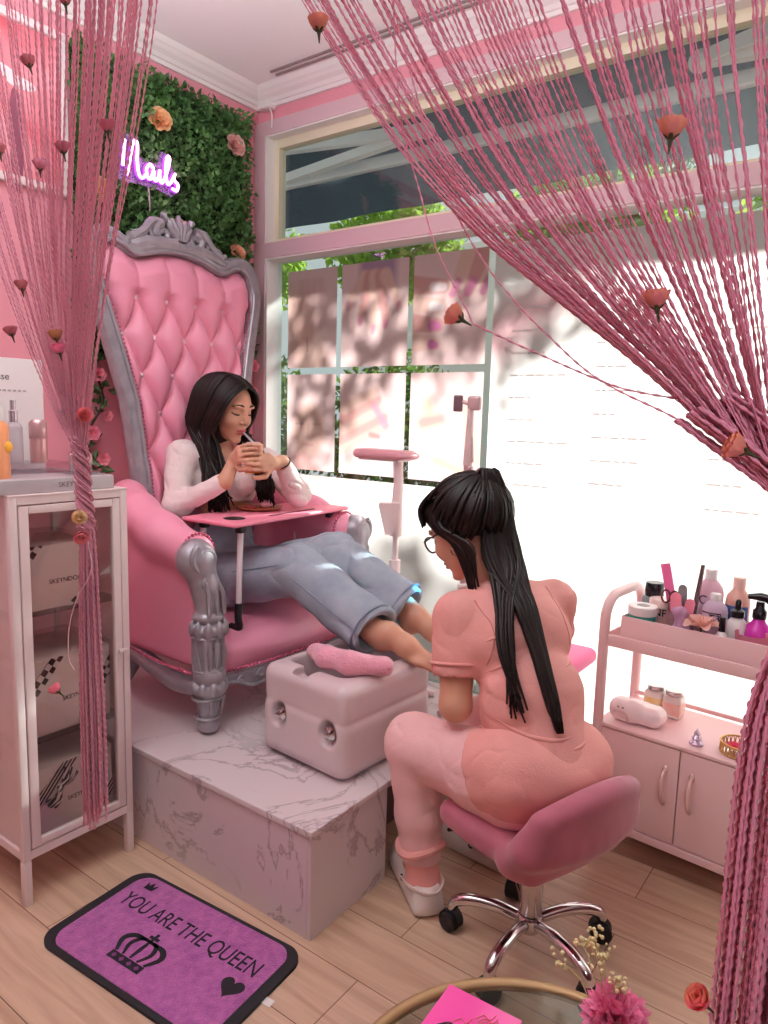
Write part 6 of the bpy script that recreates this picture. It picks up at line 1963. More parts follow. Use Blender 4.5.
for x in (CX - pw, X0):
    for y in (CYa, CYb - pw):
        part(cab, 'leg', G().rspan((x, y, 0.0), (x + pw, y + pw, 0.1195), 0.002), cabm, w=True)
def perforated():
    m = bpy.data.materials.new('perforated_steel')
    m.use_nodes = True
    nt = m.node_tree
    b = nt.nodes['Principled BSDF']
    b.inputs['Base Color'].default_value = (*lin('F1D9D8'), 1)
    b.inputs['Roughness'].default_value = 0.4
    out = nt.nodes['Material Output']
    tc = nt.nodes.new('ShaderNodeTexCoord')
    sx = nt.nodes.new('ShaderNodeSeparateXYZ')
    nt.links.new(tc.outputs['Object'], sx.inputs[0])
    def mth(op, a, b_=None, v=None):
        n = nt.nodes.new('ShaderNodeMath'); n.operation = op
        nt.links.new(a, n.inputs[0])
        if b_ is not None: nt.links.new(b_, n.inputs[1])
        if v is not None: n.inputs[1].default_value = v
        return n.outputs[0]
    s = mth('ADD', sx.outputs['X'], sx.outputs['Y'])
    p = 2 * PI / 0.0085
    u = mth('COSINE', mth('MULTIPLY', mth('ADD', s, sx.outputs['Z']), v=p))
    w_ = mth('COSINE', mth('MULTIPLY', mth('SUBTRACT', s, sx.outputs['Z']), v=p))
    hole = mth('GREATER_THAN', mth('ADD', u, w_), v=0.35)
    t = nt.nodes.new('ShaderNodeBsdfTransparent')
    mx = nt.nodes.new('ShaderNodeMixShader')
    nt.links.new(hole, mx.inputs[0]); nt.links.new(b.outputs[0], mx.inputs[1]); nt.links.new(t.outputs[0], mx.inputs[2])
    nt.links.new(mx.outputs[0], out.inputs['Surface'])
    return m
perf = perforated()
for nm, a, b in (('side_mesh', (X0 + pw, CYa + 0.008, 0.145), (CX - pw, CYa + 0.0095, CH - 0.022)), ('side_mesh', (X0 + pw, CYb - 0.0095, 0.145), (CX - pw, CYb - 0.008, CH - 0.022)), ('back_mesh', (X0 + 0.006, CYa + pw, 0.145), (X0 + 0.0075, CYb - pw, CH - 0.022))):
    part(cab, nm, G().span(a, b), perf, False, w=True)
DX = CX + 0.001
door = part(cab, 'door', (lambda g: [g.rspan(a, b, 0.002) for a, b in (((DX - 0.016, CYa + pw + 0.003, 0.148), (DX, CYa + pw + 0.026, CH - 0.026)), ((DX - 0.016, CYb - pw - 0.024, 0.148), (DX, CYb - pw - 0.003, CH - 0.026)),
            ((DX - 0.0155, CYa + pw + 0.026, 0.1485), (DX - 0.0005, CYb - pw - 0.024, 0.168)), ((DX - 0.0155, CYa + pw + 0.026, CH - 0.046), (DX - 0.0005, CYb - pw - 0.024, CH - 0.0265)))] and g)(G()), cabm, w=True)
shelf_g = glass_mat('greenish_glass', 'E3EAE6', 0.08)
part(door, 'glass_pane', G().span((DX - 0.010, CYa + pw + 0.024, 0.166), (DX - 0.007, CYb - pw - 0.022, CH - 0.044)), glass_mat('door_glass', 'F6F3F2', 0.07), False, w=True)
part(door, 'latch', G().rbox((0.010, 0.026, 0.008), 0.002, c=(DX + 0.006, CYb - pw - 0.006, 0.600)).ball((DX + 0.010, CYb - pw - 0.016, 0.600), 0.006, 10, 8), cabm, w=True)
for z in (0.735, 0.405):
    part(cab, 'glass_shelf', G().span((X0 + 0.012, CYa + 0.012, z), (CX - 0.022, CYb - 0.012, z + 0.005)), shelf_g, False, w=True)

# wrapped gift boxes
boxw = M('white_card', 'F2E4E2', rough=0.5)
wrapm = glass_mat('cellophane', 'FBF7F6', 0.10, 0.08)
def checker(name, kind):
    m = bpy.data.materials.new(name)
    m.use_nodes = True
    nt = m.node_tree
    b = nt.nodes['Principled BSDF']
    tc = nt.nodes.new('ShaderNodeTexCoord')
    mp = nt.nodes.new('ShaderNodeMapping')
    mp.inputs['Rotation'].default_value = (math.radians(40), 0, 0)
    nt.links.new(tc.outputs['Object'], mp.inputs['Vector'])
    if kind == 'check':
        c = nt.nodes.new('ShaderNodeTexChecker')
        c.inputs['Scale'].default_value = 62
        c.inputs['Color1'].default_value = (0.012, 0.010, 0.012, 1)
        c.inputs['Color2'].default_value = (0.80, 0.72, 0.71, 1)
        nt.links.new(mp.outputs['Vector'], c.inputs['Vector'])
    else:
        c = nt.nodes.new('ShaderNodeTexWave')
        c.bands_direction = 'Y'
        c.inputs['Scale'].default_value = 34
        nt.links.new(mp.outputs['Vector'], c.inputs['Vector'])
        r = nt.nodes.new('ShaderNodeValToRGB')
        r.color_ramp.interpolation = 'CONSTANT'
        r.color_ramp.elements[0].color = (0.012, 0.010, 0.012, 1)
        r.color_ramp.elements[1].position = 0.6
        r.color_ramp.elements[1].color = (0.80, 0.72, 0.71, 1)
        nt.links.new(c.outputs['Fac'], r.inputs['Fac'])
        c = r
    nt.links.new(c.outputs['Color'], b.inputs['Base Color'])
    b.inputs['Roughness'].default_value = 0.4
    return m
chk, strp = checker('checked_ribbon', 'check'), checker('striped_ribbon', 'stripe')
gb = 'gift boxes in the display cabinet'
def gift(label, ya, yb, z, h, dep, rib, kind, bow=False):
    xf = CX - 0.045
    o = thing('gift_box', label, 'gift box', (xf - dep / 2, (ya + yb) / 2, z), 0, gb)
    part(o, 'box', G().rspan((xf - dep, ya, z), (xf, yb, z + h), 0.003), boxw, w=True)
    part(o, 'lettering', text_geo('SKEYNDOR', 0.017, axes((0, 1, 0), (0, 0, 1), (xf + 0.0003, ya + (yb - ya) * 0.62, z + h * 0.42)), 0.0003), blk_g, False, w=True)
    W_, H_ = yb - ya, h
    def band(p0, p1, wd):
        d = Vector((p1[0] - p0[0], p1[1] - p0[1])).normalized(); nrm = Vector((-d.y, d.x)) * wd / 2
        q = [Vector(p0) - nrm, Vector(p1) - nrm, Vector(p1) + nrm, Vector(p0) + nrm]
        def clip(poly, ax, lim, sgn):
            out = []
            for i in range(len(poly)):
                a, b = poly[i], poly[(i + 1) % len(poly)]
                ia, ib = sgn * (a[ax] - lim) <= 0, sgn * (b[ax] - lim) <= 0
                if ia: out.append(a)
                if ia != ib:
                    t = (lim - a[ax]) / (b[ax] - a[ax]); out.append(a + (b - a) * t)
            return out
        for ax, lim, sgn in ((0, 0, -1), (0, W_, 1), (1, 0, -1), (1, H_, 1)):
            q = clip(q, ax, lim, sgn)
            if not q: return None
        return [(a.x, a.y) for a in q]
    rg = G()
    for p0, p1 in kind:
        poly = band((p0[0] * W_, p0[1] * H_), (p1[0] * W_, p1[1] * H_), 0.030)
        if poly and len(poly) > 2:
            rg.prism(poly, 0.0012, axes((0, 1, 0), (0, 0, 1), (xf + 0.0004, ya, z)))
    r = part(o, 'ribbon', rg, rib, False, w=True)
    if bow:
        bgm = G()
        c = Vector((xf + 0.012, ya + bow[0] * W_, z + bow[1] * H_))
        for s, ln in ((1, 0.055), (-1, 0.05)):
            for k in range(4):
                a = math.radians(48 + 14 * (k - 1.5))
                e = c + Vector((0.008 * math.sin(k * 2), s * math.cos(a) * ln, s * math.sin(a) * ln))
                bgm.tube([c, (c + e) / 2 + Vector((0.010, 0, 0)), e], [0.004, 0.008, 0.007], 6, flat=0.35)
        bgm.ball(c, 0.010, 10, 8)
        part(o, 'bow', bgm, rib, w=True)
    part(o, 'cellophane_wrap', G().rspan((xf - dep - 0.004, ya - 0.004, z + 0.0005), (xf + 0.016, yb + 0.004, z + h + 0.012), 0.006), wrapm, w=True)
    return o
gift('white gift box with a crumpled checked ribbon on the top shelf of the cabinet', 0.838, 1.045, 0.7405, 0.165, 0.20, chk, [((-0.1, 0.45), (0.35, 1.15)), ((0.62, -0.1), (1.1, 0.35))])
gift('white gift box with a flat checked diagonal ribbon on the middle shelf of the cabinet', 0.838, 1.085, 0.4105, 0.20, 0.22, chk, [((-0.1, 0.25), (0.50, 1.15)), ((0.80, 0.35), (1.1, 0.9))])
gift('white gift box with a striped ribbon bow on the bottom of the cabinet', 0.850, 1.085, 0.1365, 0.185, 0.22, strp, [((-0.1, 0.30), (0.70, 1.25)), ((0.70, -0.1), (1.1, 0.5))], (0.33, 0.66))

# display stand on the cabinet
acg = M('grey_acrylic', 'B3A6AA', rough=0.25)
ds = thing('product_display', 'grey display stand with a white header card on top of the white cabinet', 'display stand', (-1.82, 0.94, CH))
part(ds, 'plinth', G().rspan((-1.99, 0.78, CH + 0.0005), (-1.678, 1.092, CH + 0.036), 0.003), acg, w=True)
part(ds, 'lettering', text_geo('SKEYNDOR', 0.018, axes((0, 1, 0), (0, 0, 1), (-1.6778, 0.985, CH + 0.018)), 0.0003), M('grey_ink', '5F4E55', rough=0.5), False, w=True)
part(ds, 'header_card', G().rspan((-1.965, 0.78, CH + 0.036), (-1.958, 1.06, CH + 0.335), 0.002), M('white_header', 'F3E9EA', rough=0.5), w=True)
part(ds, 'lettering', text_geo('Esse', 0.026, axes((0, 1, 0), (0, 0, 1), (-1.9575, 0.945, CH + 0.285)), 0.0003), MATS['grey_ink'], False, w=True)
g = G()
for i in range(16):
    g.span((-1.9578, 0.80 + i * 0.0135, CH + 0.246), (-1.9572, 0.80 + i * 0.0135 + 0.009, CH + 0.251))
part(ds, 'small_print', g, M('pale_grey_ink', 'B7A5AA', rough=0.5), False, w=True)
part(ds, 'step', G().rspan((-1.93, 0.79, CH + 0.0365), (-1.80, 1.06, CH + 0.062), 0.002), glass_mat('clear_acrylic', 'EDE6EA', 0.08), w=True)
clr = M('clear_serum_glass', 'CDBFC6', rough=0.1, alpha=0.55)
sil = M('satin_silver', 'C9BEC4', rough=0.25, metal=0.8)
def vial(label, x, y, r, h, top, mat, capm, z=CH + 0.0625):
    o = thing('serum_bottle', label, 'bottle', (x, y, z), 0, 'serum bottles on the grey display stand')
    part(o, 'bottle', G().lathe([(0.0, 0.0), (r * 0.95, 0.0), (r, 0.003), (r, h * 0.86), (r * 0.8, h * 0.94), (r * 0.45, h), (0.0, h)], 20), mat)
    part(o, 'cap', G().lathe([(0.0, h + 0.0003), (r * 0.5, h + 0.0003), (r * 0.5, h + top * 0.5), (r * 0.35, h + top * 0.55), (r * 0.33, h + top), (0.0, h + top)], 14), capm)
vial('slim clear serum bottle nearest the orange tube on the display stand', -1.87, 0.868, 0.016, 0.10, 0.035, clr, sil)
vial('tall clear serum bottle with a silver neck in the middle of the display stand', -1.86, 0.925, 0.021, 0.105, 0.055, clr, sil)
o = thing('cream_tube', 'rosy silver airless bottle beside the strings on the display stand', 'bottle', (-1.84, 0.978, CH + 0.0625), 0, 'serum bottles on the grey display stand')
part(o, 'bottle', G().lathe([(0.0, 0.0), (0.021, 0.0), (0.021, 0.10), (0.0205, 0.104), (0.0, 0.104)], 24), M('rosy_metal', 'D8A6A6', rough=0.25, metal=0.5))
part(o, 'cap', G().lathe([(0.0215, 0.062), (0.0222, 0.063), (0.0222, 0.103), (0.016, 0.112), (0.0, 0.113)], 24), M('rosy_cap', 'C79C9F', rough=0.3, metal=0.5))
o = thing('cream_jar', 'small glass cream jar with a silver lid behind the knotted strings on the display stand', 'jar', (-1.755, 1.045, CH + 0.0366))
part(o, 'dish', G().lathe([(0.0, 0.0), (0.046, 0.0), (0.049, 0.005), (0.0, 0.005)], 28), sil)
part(o, 'jar', G().lathe([(0.0, 0.0055), (0.027, 0.0055), (0.028, 0.008), (0.028, 0.030), (0.0, 0.030)], 24), clr)
part(o, 'lid', G().lathe([(0.0, 0.0305), (0.029, 0.0305), (0.029, 0.050), (0.027, 0.052), (0.0, 0.052)], 24), M('rose_lid', 'D9AEB2', rough=0.25, metal=0.5))
o = thing('sun_cream_bottle', 'orange bottle with a yellow spot at the left edge of the display stand', 'bottle', (-1.735, 0.822, CH + 0.0366))
part(o, 'bottle', G().lathe([(0.0, 0.0), (0.026, 0.0), (0.027, 0.003), (0.026, 0.125), (0.018, 0.135), (0.0, 0.135)], 24), M('orange_bottle', 'F2A070', rough=0.35))
part(o, 'cap', G().lathe([(0.0, 0.1355), (0.019, 0.1355), (0.018, 0.170), (0.0, 0.172)], 20), wht_p)
part(o, 'label_spot', G().ball((0.022, 0.014, 0.075), (0.007, 0.012, 0.014), 12, 8), M('yellow_spot', 'F5B23A', rough=0.5))

# ================================================================== floor mat
mat_t = thing('doormat', 'purple doormat with a black border reading YOU ARE THE QUEEN on the wooden floor', 'mat', (-1.28, 0.93, 0))
# corners measured on the floor
A_, B_, D_ = Vector((-1.562, 1.078, 0)), Vector((-1.002, 1.122, 0)), Vector((-1.520, 0.765, 0))
ux = (B_ - A_).normalized(); Lx = (B_ - A_).length
uy = (A_ - D_); Ly = uy.length
uy = (uy - ux * uy.dot(ux)).normalized(); Ly = (A_ - D_).dot(uy)
mO = A_ - uy * Ly
mM = axes(ux, uy, mO - Vector((-1.28, 0.93, 0)))
def rrect(x0, y0, x1, y1, r, n=8):
    P = []
    for cx, cy, a0 in ((x1 - r, y1 - r, 0), (x0 + r, y1 - r, PI / 2), (x0 + r, y0 + r, PI), (x1 - r, y0 + r, 1.5 * PI)):
        for i in range(n + 1):
            a = a0 + PI / 2 * i / n
            P.append((cx + r * math.cos(a), cy + r * math.sin(a)))
    return P
part(mat_t, 'border', G().prism(rrect(0, 0, Lx, Ly, 0.05), 0.008, mM @ T((0, 0, 0.0005))), M('black_rubber_edge', '17131A', rough=0.7), False)
plush = M('purple_plush', 'B85EA2', rough=0.95, sheen=0.4, color2='9C3F90', vscale=55, var=0.2, bump=0.6, bscale=300)
part(mat_t, 'plush_field', G().prism(rrect(0.028, 0.014, Lx - 0.026, Ly - 0.012, 0.045), 0.0025, mM @ T((0, 0, 0.0083))), plush, False)
pz = 0.0112
inkb = M('black_print', '15101A', rough=0.85)
g = text_geo('YOU ARE THE QUEEN', 0.064, mM @ T((Lx * 0.50, Ly * 0.665, pz)) @ Matrix.Diagonal((0.72, 1.0, 1, 1)), 0.0003)
# straight lettering squeezed to the width of the mat
def crown_shape(g, cx, cy, s, m):
    base = [(-0.5, -0.42), (0.5, -0.42), (0.5, -0.22), (-0.5, -0.22)]
    g.prism([(cx + x * s, cy + y * s) for x, y in base], 0.0006, m)
    def band(pts, w):
        L, R_ = [], []
        P = [Vector((p[0], p[1], 0)) for p in pts]
        P = smooth_curve(P, 12)
        for i, p in enumerate(P):
            d = (P[min(i + 1, len(P) - 1)] - P[max(i - 1, 0)]).normalized()
            n = Vector((-d.y, d.x, 0)) * w * (0.5 + 0.5 * math.sin(PI * i / (len(P) - 1)))
            L.append(p + n); R_.append(p - n)
        g.prism([(cx + q.x * s, cy + q.y * s) for q in L] + [(cx + q.x * s, cy + q.y * s) for q in R_[::-1]], 0.0006, m)
    band([(-0.44, -0.2), (-0.60, 0.12), (-0.45, 0.32), (-0.12, 0.36)], 0.07)
    band([(0.44, -0.2), (0.60, 0.12), (0.45, 0.32), (0.12, 0.36)], 0.07)
    band([(-0.22, -0.2), (-0.34, 0.1), (-0.22, 0.34), (0, 0.36)], 0.055)
    band([(0.22, -0.2), (0.34, 0.1), (0.22, 0.34), (0, 0.36)], 0.055)
    band([(0, -0.2), (0, 0.1), (0, 0.4)], 0.05)
    g.prism([(cx + x * s, cy + y * s) for x, y in ((-0.04, 0.36), (0.04, 0.36), (0.04, 0.44), (0.14, 0.44), (0.14, 0.52), (0.04, 0.52), (0.04, 0.62), (-0.04, 0.62), (-0.04, 0.52), (-0.14, 0.52), (-0.14, 0.44), (-0.04, 0.44))], 0.0006, m)
part(mat_t, 'lettering', g, inkb, False)
g = G()
mP = mM @ T((0, 0, pz))
crown_shape(g, Lx * 0.42, Ly * 0.32, 0.105, mP)
part(mat_t, 'crown_print', g, inkb, False)
g = G()
g2 = G()
for i in range(4):
    x = Lx * 0.42 + (-0.36 + 0.24 * i) * 0.105; y = Ly * 0.32 - 0.32 * 0.105
    g2.prism([(x + 0.007 * math.cos(a), y + 0.007 * math.sin(a)) for a in (0, PI / 2, PI, 1.5 * PI)], 0.0003, mM @ T((0, 0, pz + 0.0007)))
part(mat_t, 'crown_jewels', g2, M('violet_ink', '7A3578', rough=0.8), False)
s = 0.032
cx0, cy0 = Lx * 0.145, Ly * 0.865
g.prism([(cx0 + x * s, cy0 + y * s) for x, y in ((-0.42, -0.4), (0.42, -0.4), (0.55, 0.35), (0.22, 0.0), (0.0, 0.5), (-0.22, 0.0), (-0.55, 0.35))], 0.0006, mP)
part(mat_t, 'small_crown_print', g, inkb, False)
s = 0.030
hx0, hy0 = Lx * 0.865, Ly * 0.46
g = G().prism([(hx0 + s * 0.062 * 16 * math.sin(t) ** 3, hy0 + s * 0.062 * (13 * math.cos(t) - 5 * math.cos(2 * t) - 2 * math.cos(3 * t) - math.cos(4 * t))) for t in np.linspace(0, 2 * PI, 28, endpoint=False)], 0.0006, mP)
part(mat_t, 'heart_print', g, inkb, False)
part(mat_t, 'care_tag', G().span((Lx - 0.002, Ly * 0.50, 0.002), (Lx + 0.022, Ly * 0.56, 0.003), mM), wht_p, False)

# ================================================================== glass side table in the foreground
tabc = Vector((-0.262, 0.702, 0))
tb_ = thing('side_table', 'round glass side table with a gold rim at the bottom edge of the picture', 'table', tabc)
brass = M('brushed_brass', 'B08F68', rough=0.45, metal=0.6)
TR, TZ = 0.254, 0.40
part(tb_, 'rim', G().tube([(TR * math.cos(a), TR * math.sin(a), TZ) for a in np.linspace(0, 2 * PI, 96, endpoint=False)], 0.009, 10, closed=True), brass)
part(tb_, 'glass_top', G().lathe([(0.0, TZ - 0.003), (TR - 0.004, TZ - 0.003), (TR - 0.004, TZ + 0.003), (0.0, TZ + 0.003)], 64), glass_mat('table_glass', 'D9DEDA', 0.09))
for a in (0.5, 2.6, 4.7):
    part(tb_, 'leg', G().tube([(TR * 0.95 * math.cos(a), TR * 0.95 * math.sin(a), TZ - 0.005), (TR * 0.9 * math.cos(a), TR * 0.9 * math.sin(a), 0.008)], 0.007, 10), brass)
part(tb_, 'lower_ring', G().tube([(TR * 0.91 * math.cos(a), TR * 0.91 * math.sin(a), 0.06) for a in np.linspace(0, 2 * PI, 48, endpoint=False)], 0.005, 8, closed=True), brass)
mg_ = thing('magazine', 'hot pink booklet with a gold flourish lying on the glass side table', 'booklet', tabc + Vector((0, 0, TZ + 0.0035)))
E1, E2 = Vector((-0.470, 0.847, 0)), Vector((-0.374, 0.852, 0))
ex = (E2 - E1).normalized(); ey = Vector((-ex.y, ex.x, 0))
mmg = axes(ex, ey, E1 - tabc)
part(mg_, 'cover', G().rspan((0, -0.16, 0), (0.115, 0, 0.007), 0.001, mmg), M('hot_pink_card', 'EE4FA4', rough=0.3, coat=0.2))
g = G()
rr = random.Random(5)
for i in range(7):
    x, y = 0.045 + rr.uniform(-0.012, 0.03), -0.035 - 0.004 * i
    p = smooth_curve([(x, y, 0.0074), (x + 0.008, y + 0.012, 0.0074), (x + 0.018, y + 0.008, 0.0074), (x + 0.022, y + 0.020, 0.0074)], 10)
    g.tube([mmg @ q for q in p], 0.0012, 5, flat=0.4)
part(mg_, 'gold_flourish', g, M('gold_print', 'D99A3C', rough=0.4, metal=0.4))
part(mg_, 'black_flourish', G().tube([mmg @ q for q in smooth_curve([(0.02, -0.075, 0.0074), (0.035, -0.062, 0.0074), (0.05, -0.075, 0.0074)], 10)], 0.0015, 5), blk_g)
# pompon flower with sprigs in a small vase standing on the table
vs_ = thing('bud_vase', 'small clear vase with pale sprigs and a fluffy pink flower on the side table', 'vase', Vector((-0.246, 0.872, TZ + 0.0035)))
part(vs_, 'vase', G().lathe([(0.0, 0.0), (0.020, 0.0), (0.024, 0.01), (0.022, 0.03), (0.012, 0.045), (0.015, 0.05), (0.012, 0.049), (0.009, 0.044), (0.018, 0.02), (0.0, 0.006)], 24), glass_mat('vase_glass', 'F0F0EC', 0.08))
pom = thing('carnation', 'fluffy bright pink carnation in the small vase at the bottom right', 'flower', Vector((-0.246, 0.872, TZ + 0.055)))
V, F = leaf_cloud(420, lambda r, n: (lambda q: q / np.linalg.norm(q, axis=1, keepdims=True) * r.uniform(0.012, 0.028, (n, 1)) + np.array([-0.236, 0.880, TZ + 0.062]))(r.normal(size=(n, 3)) * np.array([1, 1, 0.8])), 0.026, 44, width=0.8)
pinkf = M('carnation_pink', 'F9A6C8', rough=0.7, transl=0.25, color2='F585B4', vscale=60, var=0.1)
# petals stand outwards from the middle
r_g = np.random.default_rng(9)
q = r_g.normal(size=(420, 3)); q /= np.linalg.norm(q, axis=1, keepdims=True)
V, F = leaf_cloud(420, lambda r, n: q * 0.012 + np.array([-0.236, 0.880, TZ + 0.062]), 0.030, 44, tilt=lambda r, n: q + r.normal(size=(n, 3)) * 0.25, width=0.8)
fast_mesh('bloom', V, F, pinkf, pom, False)
part(pom, 'stem', G().tube([(0, 0, -0.04), (0.006, 0.003, 0.0), (0.010, 0.006, 0.005)], 0.0025, 6), MATS['green_stem'])
sp = thing('dried_sprigs', 'pale dried flower sprigs standing behind the pink carnation', 'flower', Vector((-0.246, 0.872, TZ + 0.05)))
g = G(); g2 = G()
rr = random.Random(12)
for i in range(9):
    d = Vector((rr.uniform(-0.075, 0.035), rr.uniform(-0.01, 0.07), rr.uniform(0.05, 0.085)))
    g.tube(smooth_curve([(0, 0, -0.03), d * 0.5 + Vector((0, 0, 0.015)), d], 8), 0.0009, 5)
    for k in range(12):
        g2.ball(d + Vector((rr.uniform(-1, 1), rr.uniform(-1, 1), rr.uniform(-1, 1))) * 0.012, rr.uniform(0.0018, 0.0035), 6, 5)
part(sp, 'stalks', g, M('straw_stalk', 'B7A16F', rough=0.8))
part(sp, 'seed_heads', g2, M('cream_seed_heads', 'E3D3A2', rough=0.8))
# ================================================================== string curtains in the doorway
string_m = M('pink_string', 'F09DB6', rough=0.6, transl=0.22, sheen=0.3, color2='E889A9', vscale=5, var=0.1)
string_l = M('light_pink_string', 'F4ABC0', rough=0.6, transl=0.3, sheen=0.3, color2='EA97B0', vscale=5, var=0.1)
CYY = 0.542
def strings_mesh(name, paths, parent, mat, step=0.0014, hw_=0.0019, pitch=0.0105):
    VV, FF, off = [], [], 0
    for p, w in paths:
        P = np.array([tuple(q) for q in smooth_curve(p, 70)])
        s = np.concatenate([[0], np.cumsum(np.linalg.norm(np.diff(P, axis=0), axis=1))])
        n = max(8, int(s[-1] / step))
        t = np.linspace(0, s[-1], n)
        C = np.stack([np.interp(t, s, P[:, i]) for i in range(3)], 1)
        Tn = np.gradient(C, axis=0); Tn /= np.linalg.norm(Tn, axis=1, keepdims=True)
        X = np.cross(Tn, np.array([0.3, 1.0, 0.1])); X /= np.linalg.norm(X, axis=1, keepdims=True)
        Y = np.cross(Tn, X)
        ph = 2 * PI * t / pitch * 0.5 + rnd.uniform(0, 6.28)
        a, b = np.cos(ph)[:, None], np.sin(ph)[:, None]
        U, W = X * a + Y * b, Y * a - X * b
        ring = np.stack([C + U * w, C + W * w * 0.55, C - U * w, C - W * w * 0.55], 1)
        V = ring.reshape(-1, 3)
        i = np.arange(n - 1)[:, None] * 4
        F = np.concatenate([np.stack([i[:, 0] + k, i[:, 0] + (k + 1) % 4, i[:, 0] + 4 + (k + 1) % 4, i[:, 0] + 4 + k], 1) for k in range(4)])
        VV.append(V); FF.append(F + off); off += len(V)
    o = fast_mesh(name, np.concatenate(VV), np.concatenate(FF), mat, parent, True)
    o['kind'] = 'stuff'
    return o
R_ = random.Random(21)
ROD = 2.22
# ---- left curtain
lc = thing('string_curtain', 'pink string curtain gathered into a braid in front of the white cabinet', 'curtain', (-0.95, CYY, ROD))
part(lc, 'curtain_rod', G().tube([(-2.0, CYY, ROD), (-0.78, CYY, ROD)], 0.010, 10), M('white_rod', 'EFE4E4', rough=0.4), w=True)
KL = Vector((-0.912, CYY, 1.185))
LA = [[-1.309, 1.885], [-1.27, 1.777], [-1.188, 1.616], [-1.108, 1.476], [-1.027, 1.343], [-0.963, 1.252], [-0.916, 1.191]]
LC = [[-0.903, 1.764], [-0.91, 1.687], [-0.924, 1.569], [-0.936, 1.457], [-0.938, 1.34], [-0.93, 1.252], [-0.914, 1.192]]
LB = [[-0.738, 1.715], [-0.756, 1.649], [-0.791, 1.546], [-0.83, 1.446], [-0.866, 1.337], [-0.889, 1.253], [-0.904, 1.192]]
def blend(A, B, t): return [[a[0] * (1 - t) + b[0] * t, a[1] * (1 - t) + b[1] * t] for a, b in zip(A, B)]
def hang(g_, ky, jit):
    """a string along a guide, run up to the rod and given its own small wander"""
    (x0, z0), (x1, z1) = g_[0], g_[1]
    s_ = (x0 - x1) / (z0 - z1)
    y0 = CYY + R_.uniform(-ky, ky)
    jx = R_.uniform(-jit, jit)
    pts = []
    for k in range(8, 0, -1):
        u_ = k / 8
        pts.append(Vector((x0 + s_ * (1 - 0.15 * u_) * (ROD - z0) * u_ + jx * (1 + 0.5 * u_), y0, z0 + (ROD - z0) * u_)))
    n = len(g_)
    for i, (x, z) in enumerate(g_):
        f_ = 1 - i / (n - 1)
        pts.append(Vector((x + jx * f_ ** 0.6 + R_.uniform(-0.0015, 0.0015), CYY + (y0 - CYY) * (0.25 + 0.75 * f_), z)))
    return pts
paths = []
NL = 92
for i in range(NL):
    u = i / (NL - 1)
    t = u ** 0.8 * 2.35
    if t < 1.35: gde = blend(LA, LC, t / 1.35)
    elif t < 2.35: gde = blend(LC, LB, (t - 1.35) / 1.0)
    paths.append((hang(gde, 0.022, 0.012), R_.uniform(0.0011, 0.0017)))
strings_mesh('string_fringe', paths, lc, string_l)
paths = []
for i in range(58):
    q = 0.0085 * R_.random() ** 0.5
    a0 = R_.uniform(0, 2 * PI)
    pts = []
    for k in range(26):
        t = k / 25
        a = a0 + 2 * PI * 2.2 * t
        e = 1.0 + 0.9 * abs(t - 0.45) ** 2
        lob = 0.003 * math.cos(1.0 * (a0 // (2 * PI / 3)) * 2 * PI / 3 + 2 * PI * 2.2 * t)
        lob2 = 0.003 * math.sin(1.0 * (a0 // (2 * PI / 3)) * 2 * PI / 3 + 2 * PI * 2.2 * t)
        pts.append((KL.x + 0.011 * t + q * e * math.cos(a) + lob, CYY + q * e * math.sin(a) + lob2, 1.21 - 0.125 * t))
    paths.append((pts, 0.0015))
strings_mesh('braided_knot', paths, lc, string_l)
paths = []
for i in range(62):
    a = R_.uniform(0, 2 * PI); q = R_.random() ** 0.5
    ox, oy = math.cos(a) * q, math.sin(a) * q
    e = R_.uniform(0.645, 0.70)
    paths.append(([(KL.x + 0.012 + ox * 0.008, CYY + oy * 0.008, 1.10), (KL.x + 0.013 + ox * 0.011, CYY + oy * 0.011, 1.04), (KL.x + 0.012 + ox * 0.015, CYY + oy * 0.014, 0.93), (KL.x + 0.013 + ox * 0.019, CYY + oy * 0.016, 0.80), (KL.x + 0.013 + ox * 0.019, CYY + oy * 0.016, e)], 0.0021))
strings_mesh('hanging_tail', paths, lc, string_l)
loose = smooth_curve([(KL.x + 0.030, CYY - 0.01, 1.07), (KL.x + 0.036, CYY - 0.01, 1.03), (KL.x + 0.016, CYY - 0.02, 0.99), (KL.x - 0.006, CYY - 0.02, 0.945), (KL.x - 0.010, CYY - 0.02, 0.90), (KL.x + 0.004, CYY - 0.02, 0.885)], 30)
part(lc, 'loose_thread', G().tube(loose, 0.0007, 5), M('pale_thread', 'F3C4CF', rough=0.7), w=True)
# ---- right curtain
rc = thing('string_curtain', 'pink string curtain fanned across the window and gathered at the right edge', 'curtain', (-0.3, CYY, ROD))
part(rc, 'curtain_rod', G().tube([(-0.77, CYY, ROD), (0.5, CYY, ROD)], 0.010, 10), MATS['white_rod'], w=True)
KR = Vector((-0.055, CYY, 1.203))
RA = [[-0.511, 1.647], [-0.466, 1.585], [-0.388, 1.483], [-0.309, 1.404], [-0.23, 1.341], [-0.157, 1.285], [-0.069, 1.207]]
RC = [[-0.221, 1.561], [-0.204, 1.511], [-0.174, 1.437], [-0.146, 1.371], [-0.117, 1.308], [-0.092, 1.257], [-0.067, 1.208]]
RB = [[-0.1, 1.525], [-0.096, 1.484], [-0.089, 1.421], [-0.083, 1.365], [-0.076, 1.307], [-0.071, 1.258], [-0.065, 1.208]]
RD = [[0.06, 1.500], [0.055, 1.460], [0.045, 1.40], [0.032, 1.345], [0.012, 1.29], [-0.012, 1.245], [-0.05, 1.205]]
paths = []
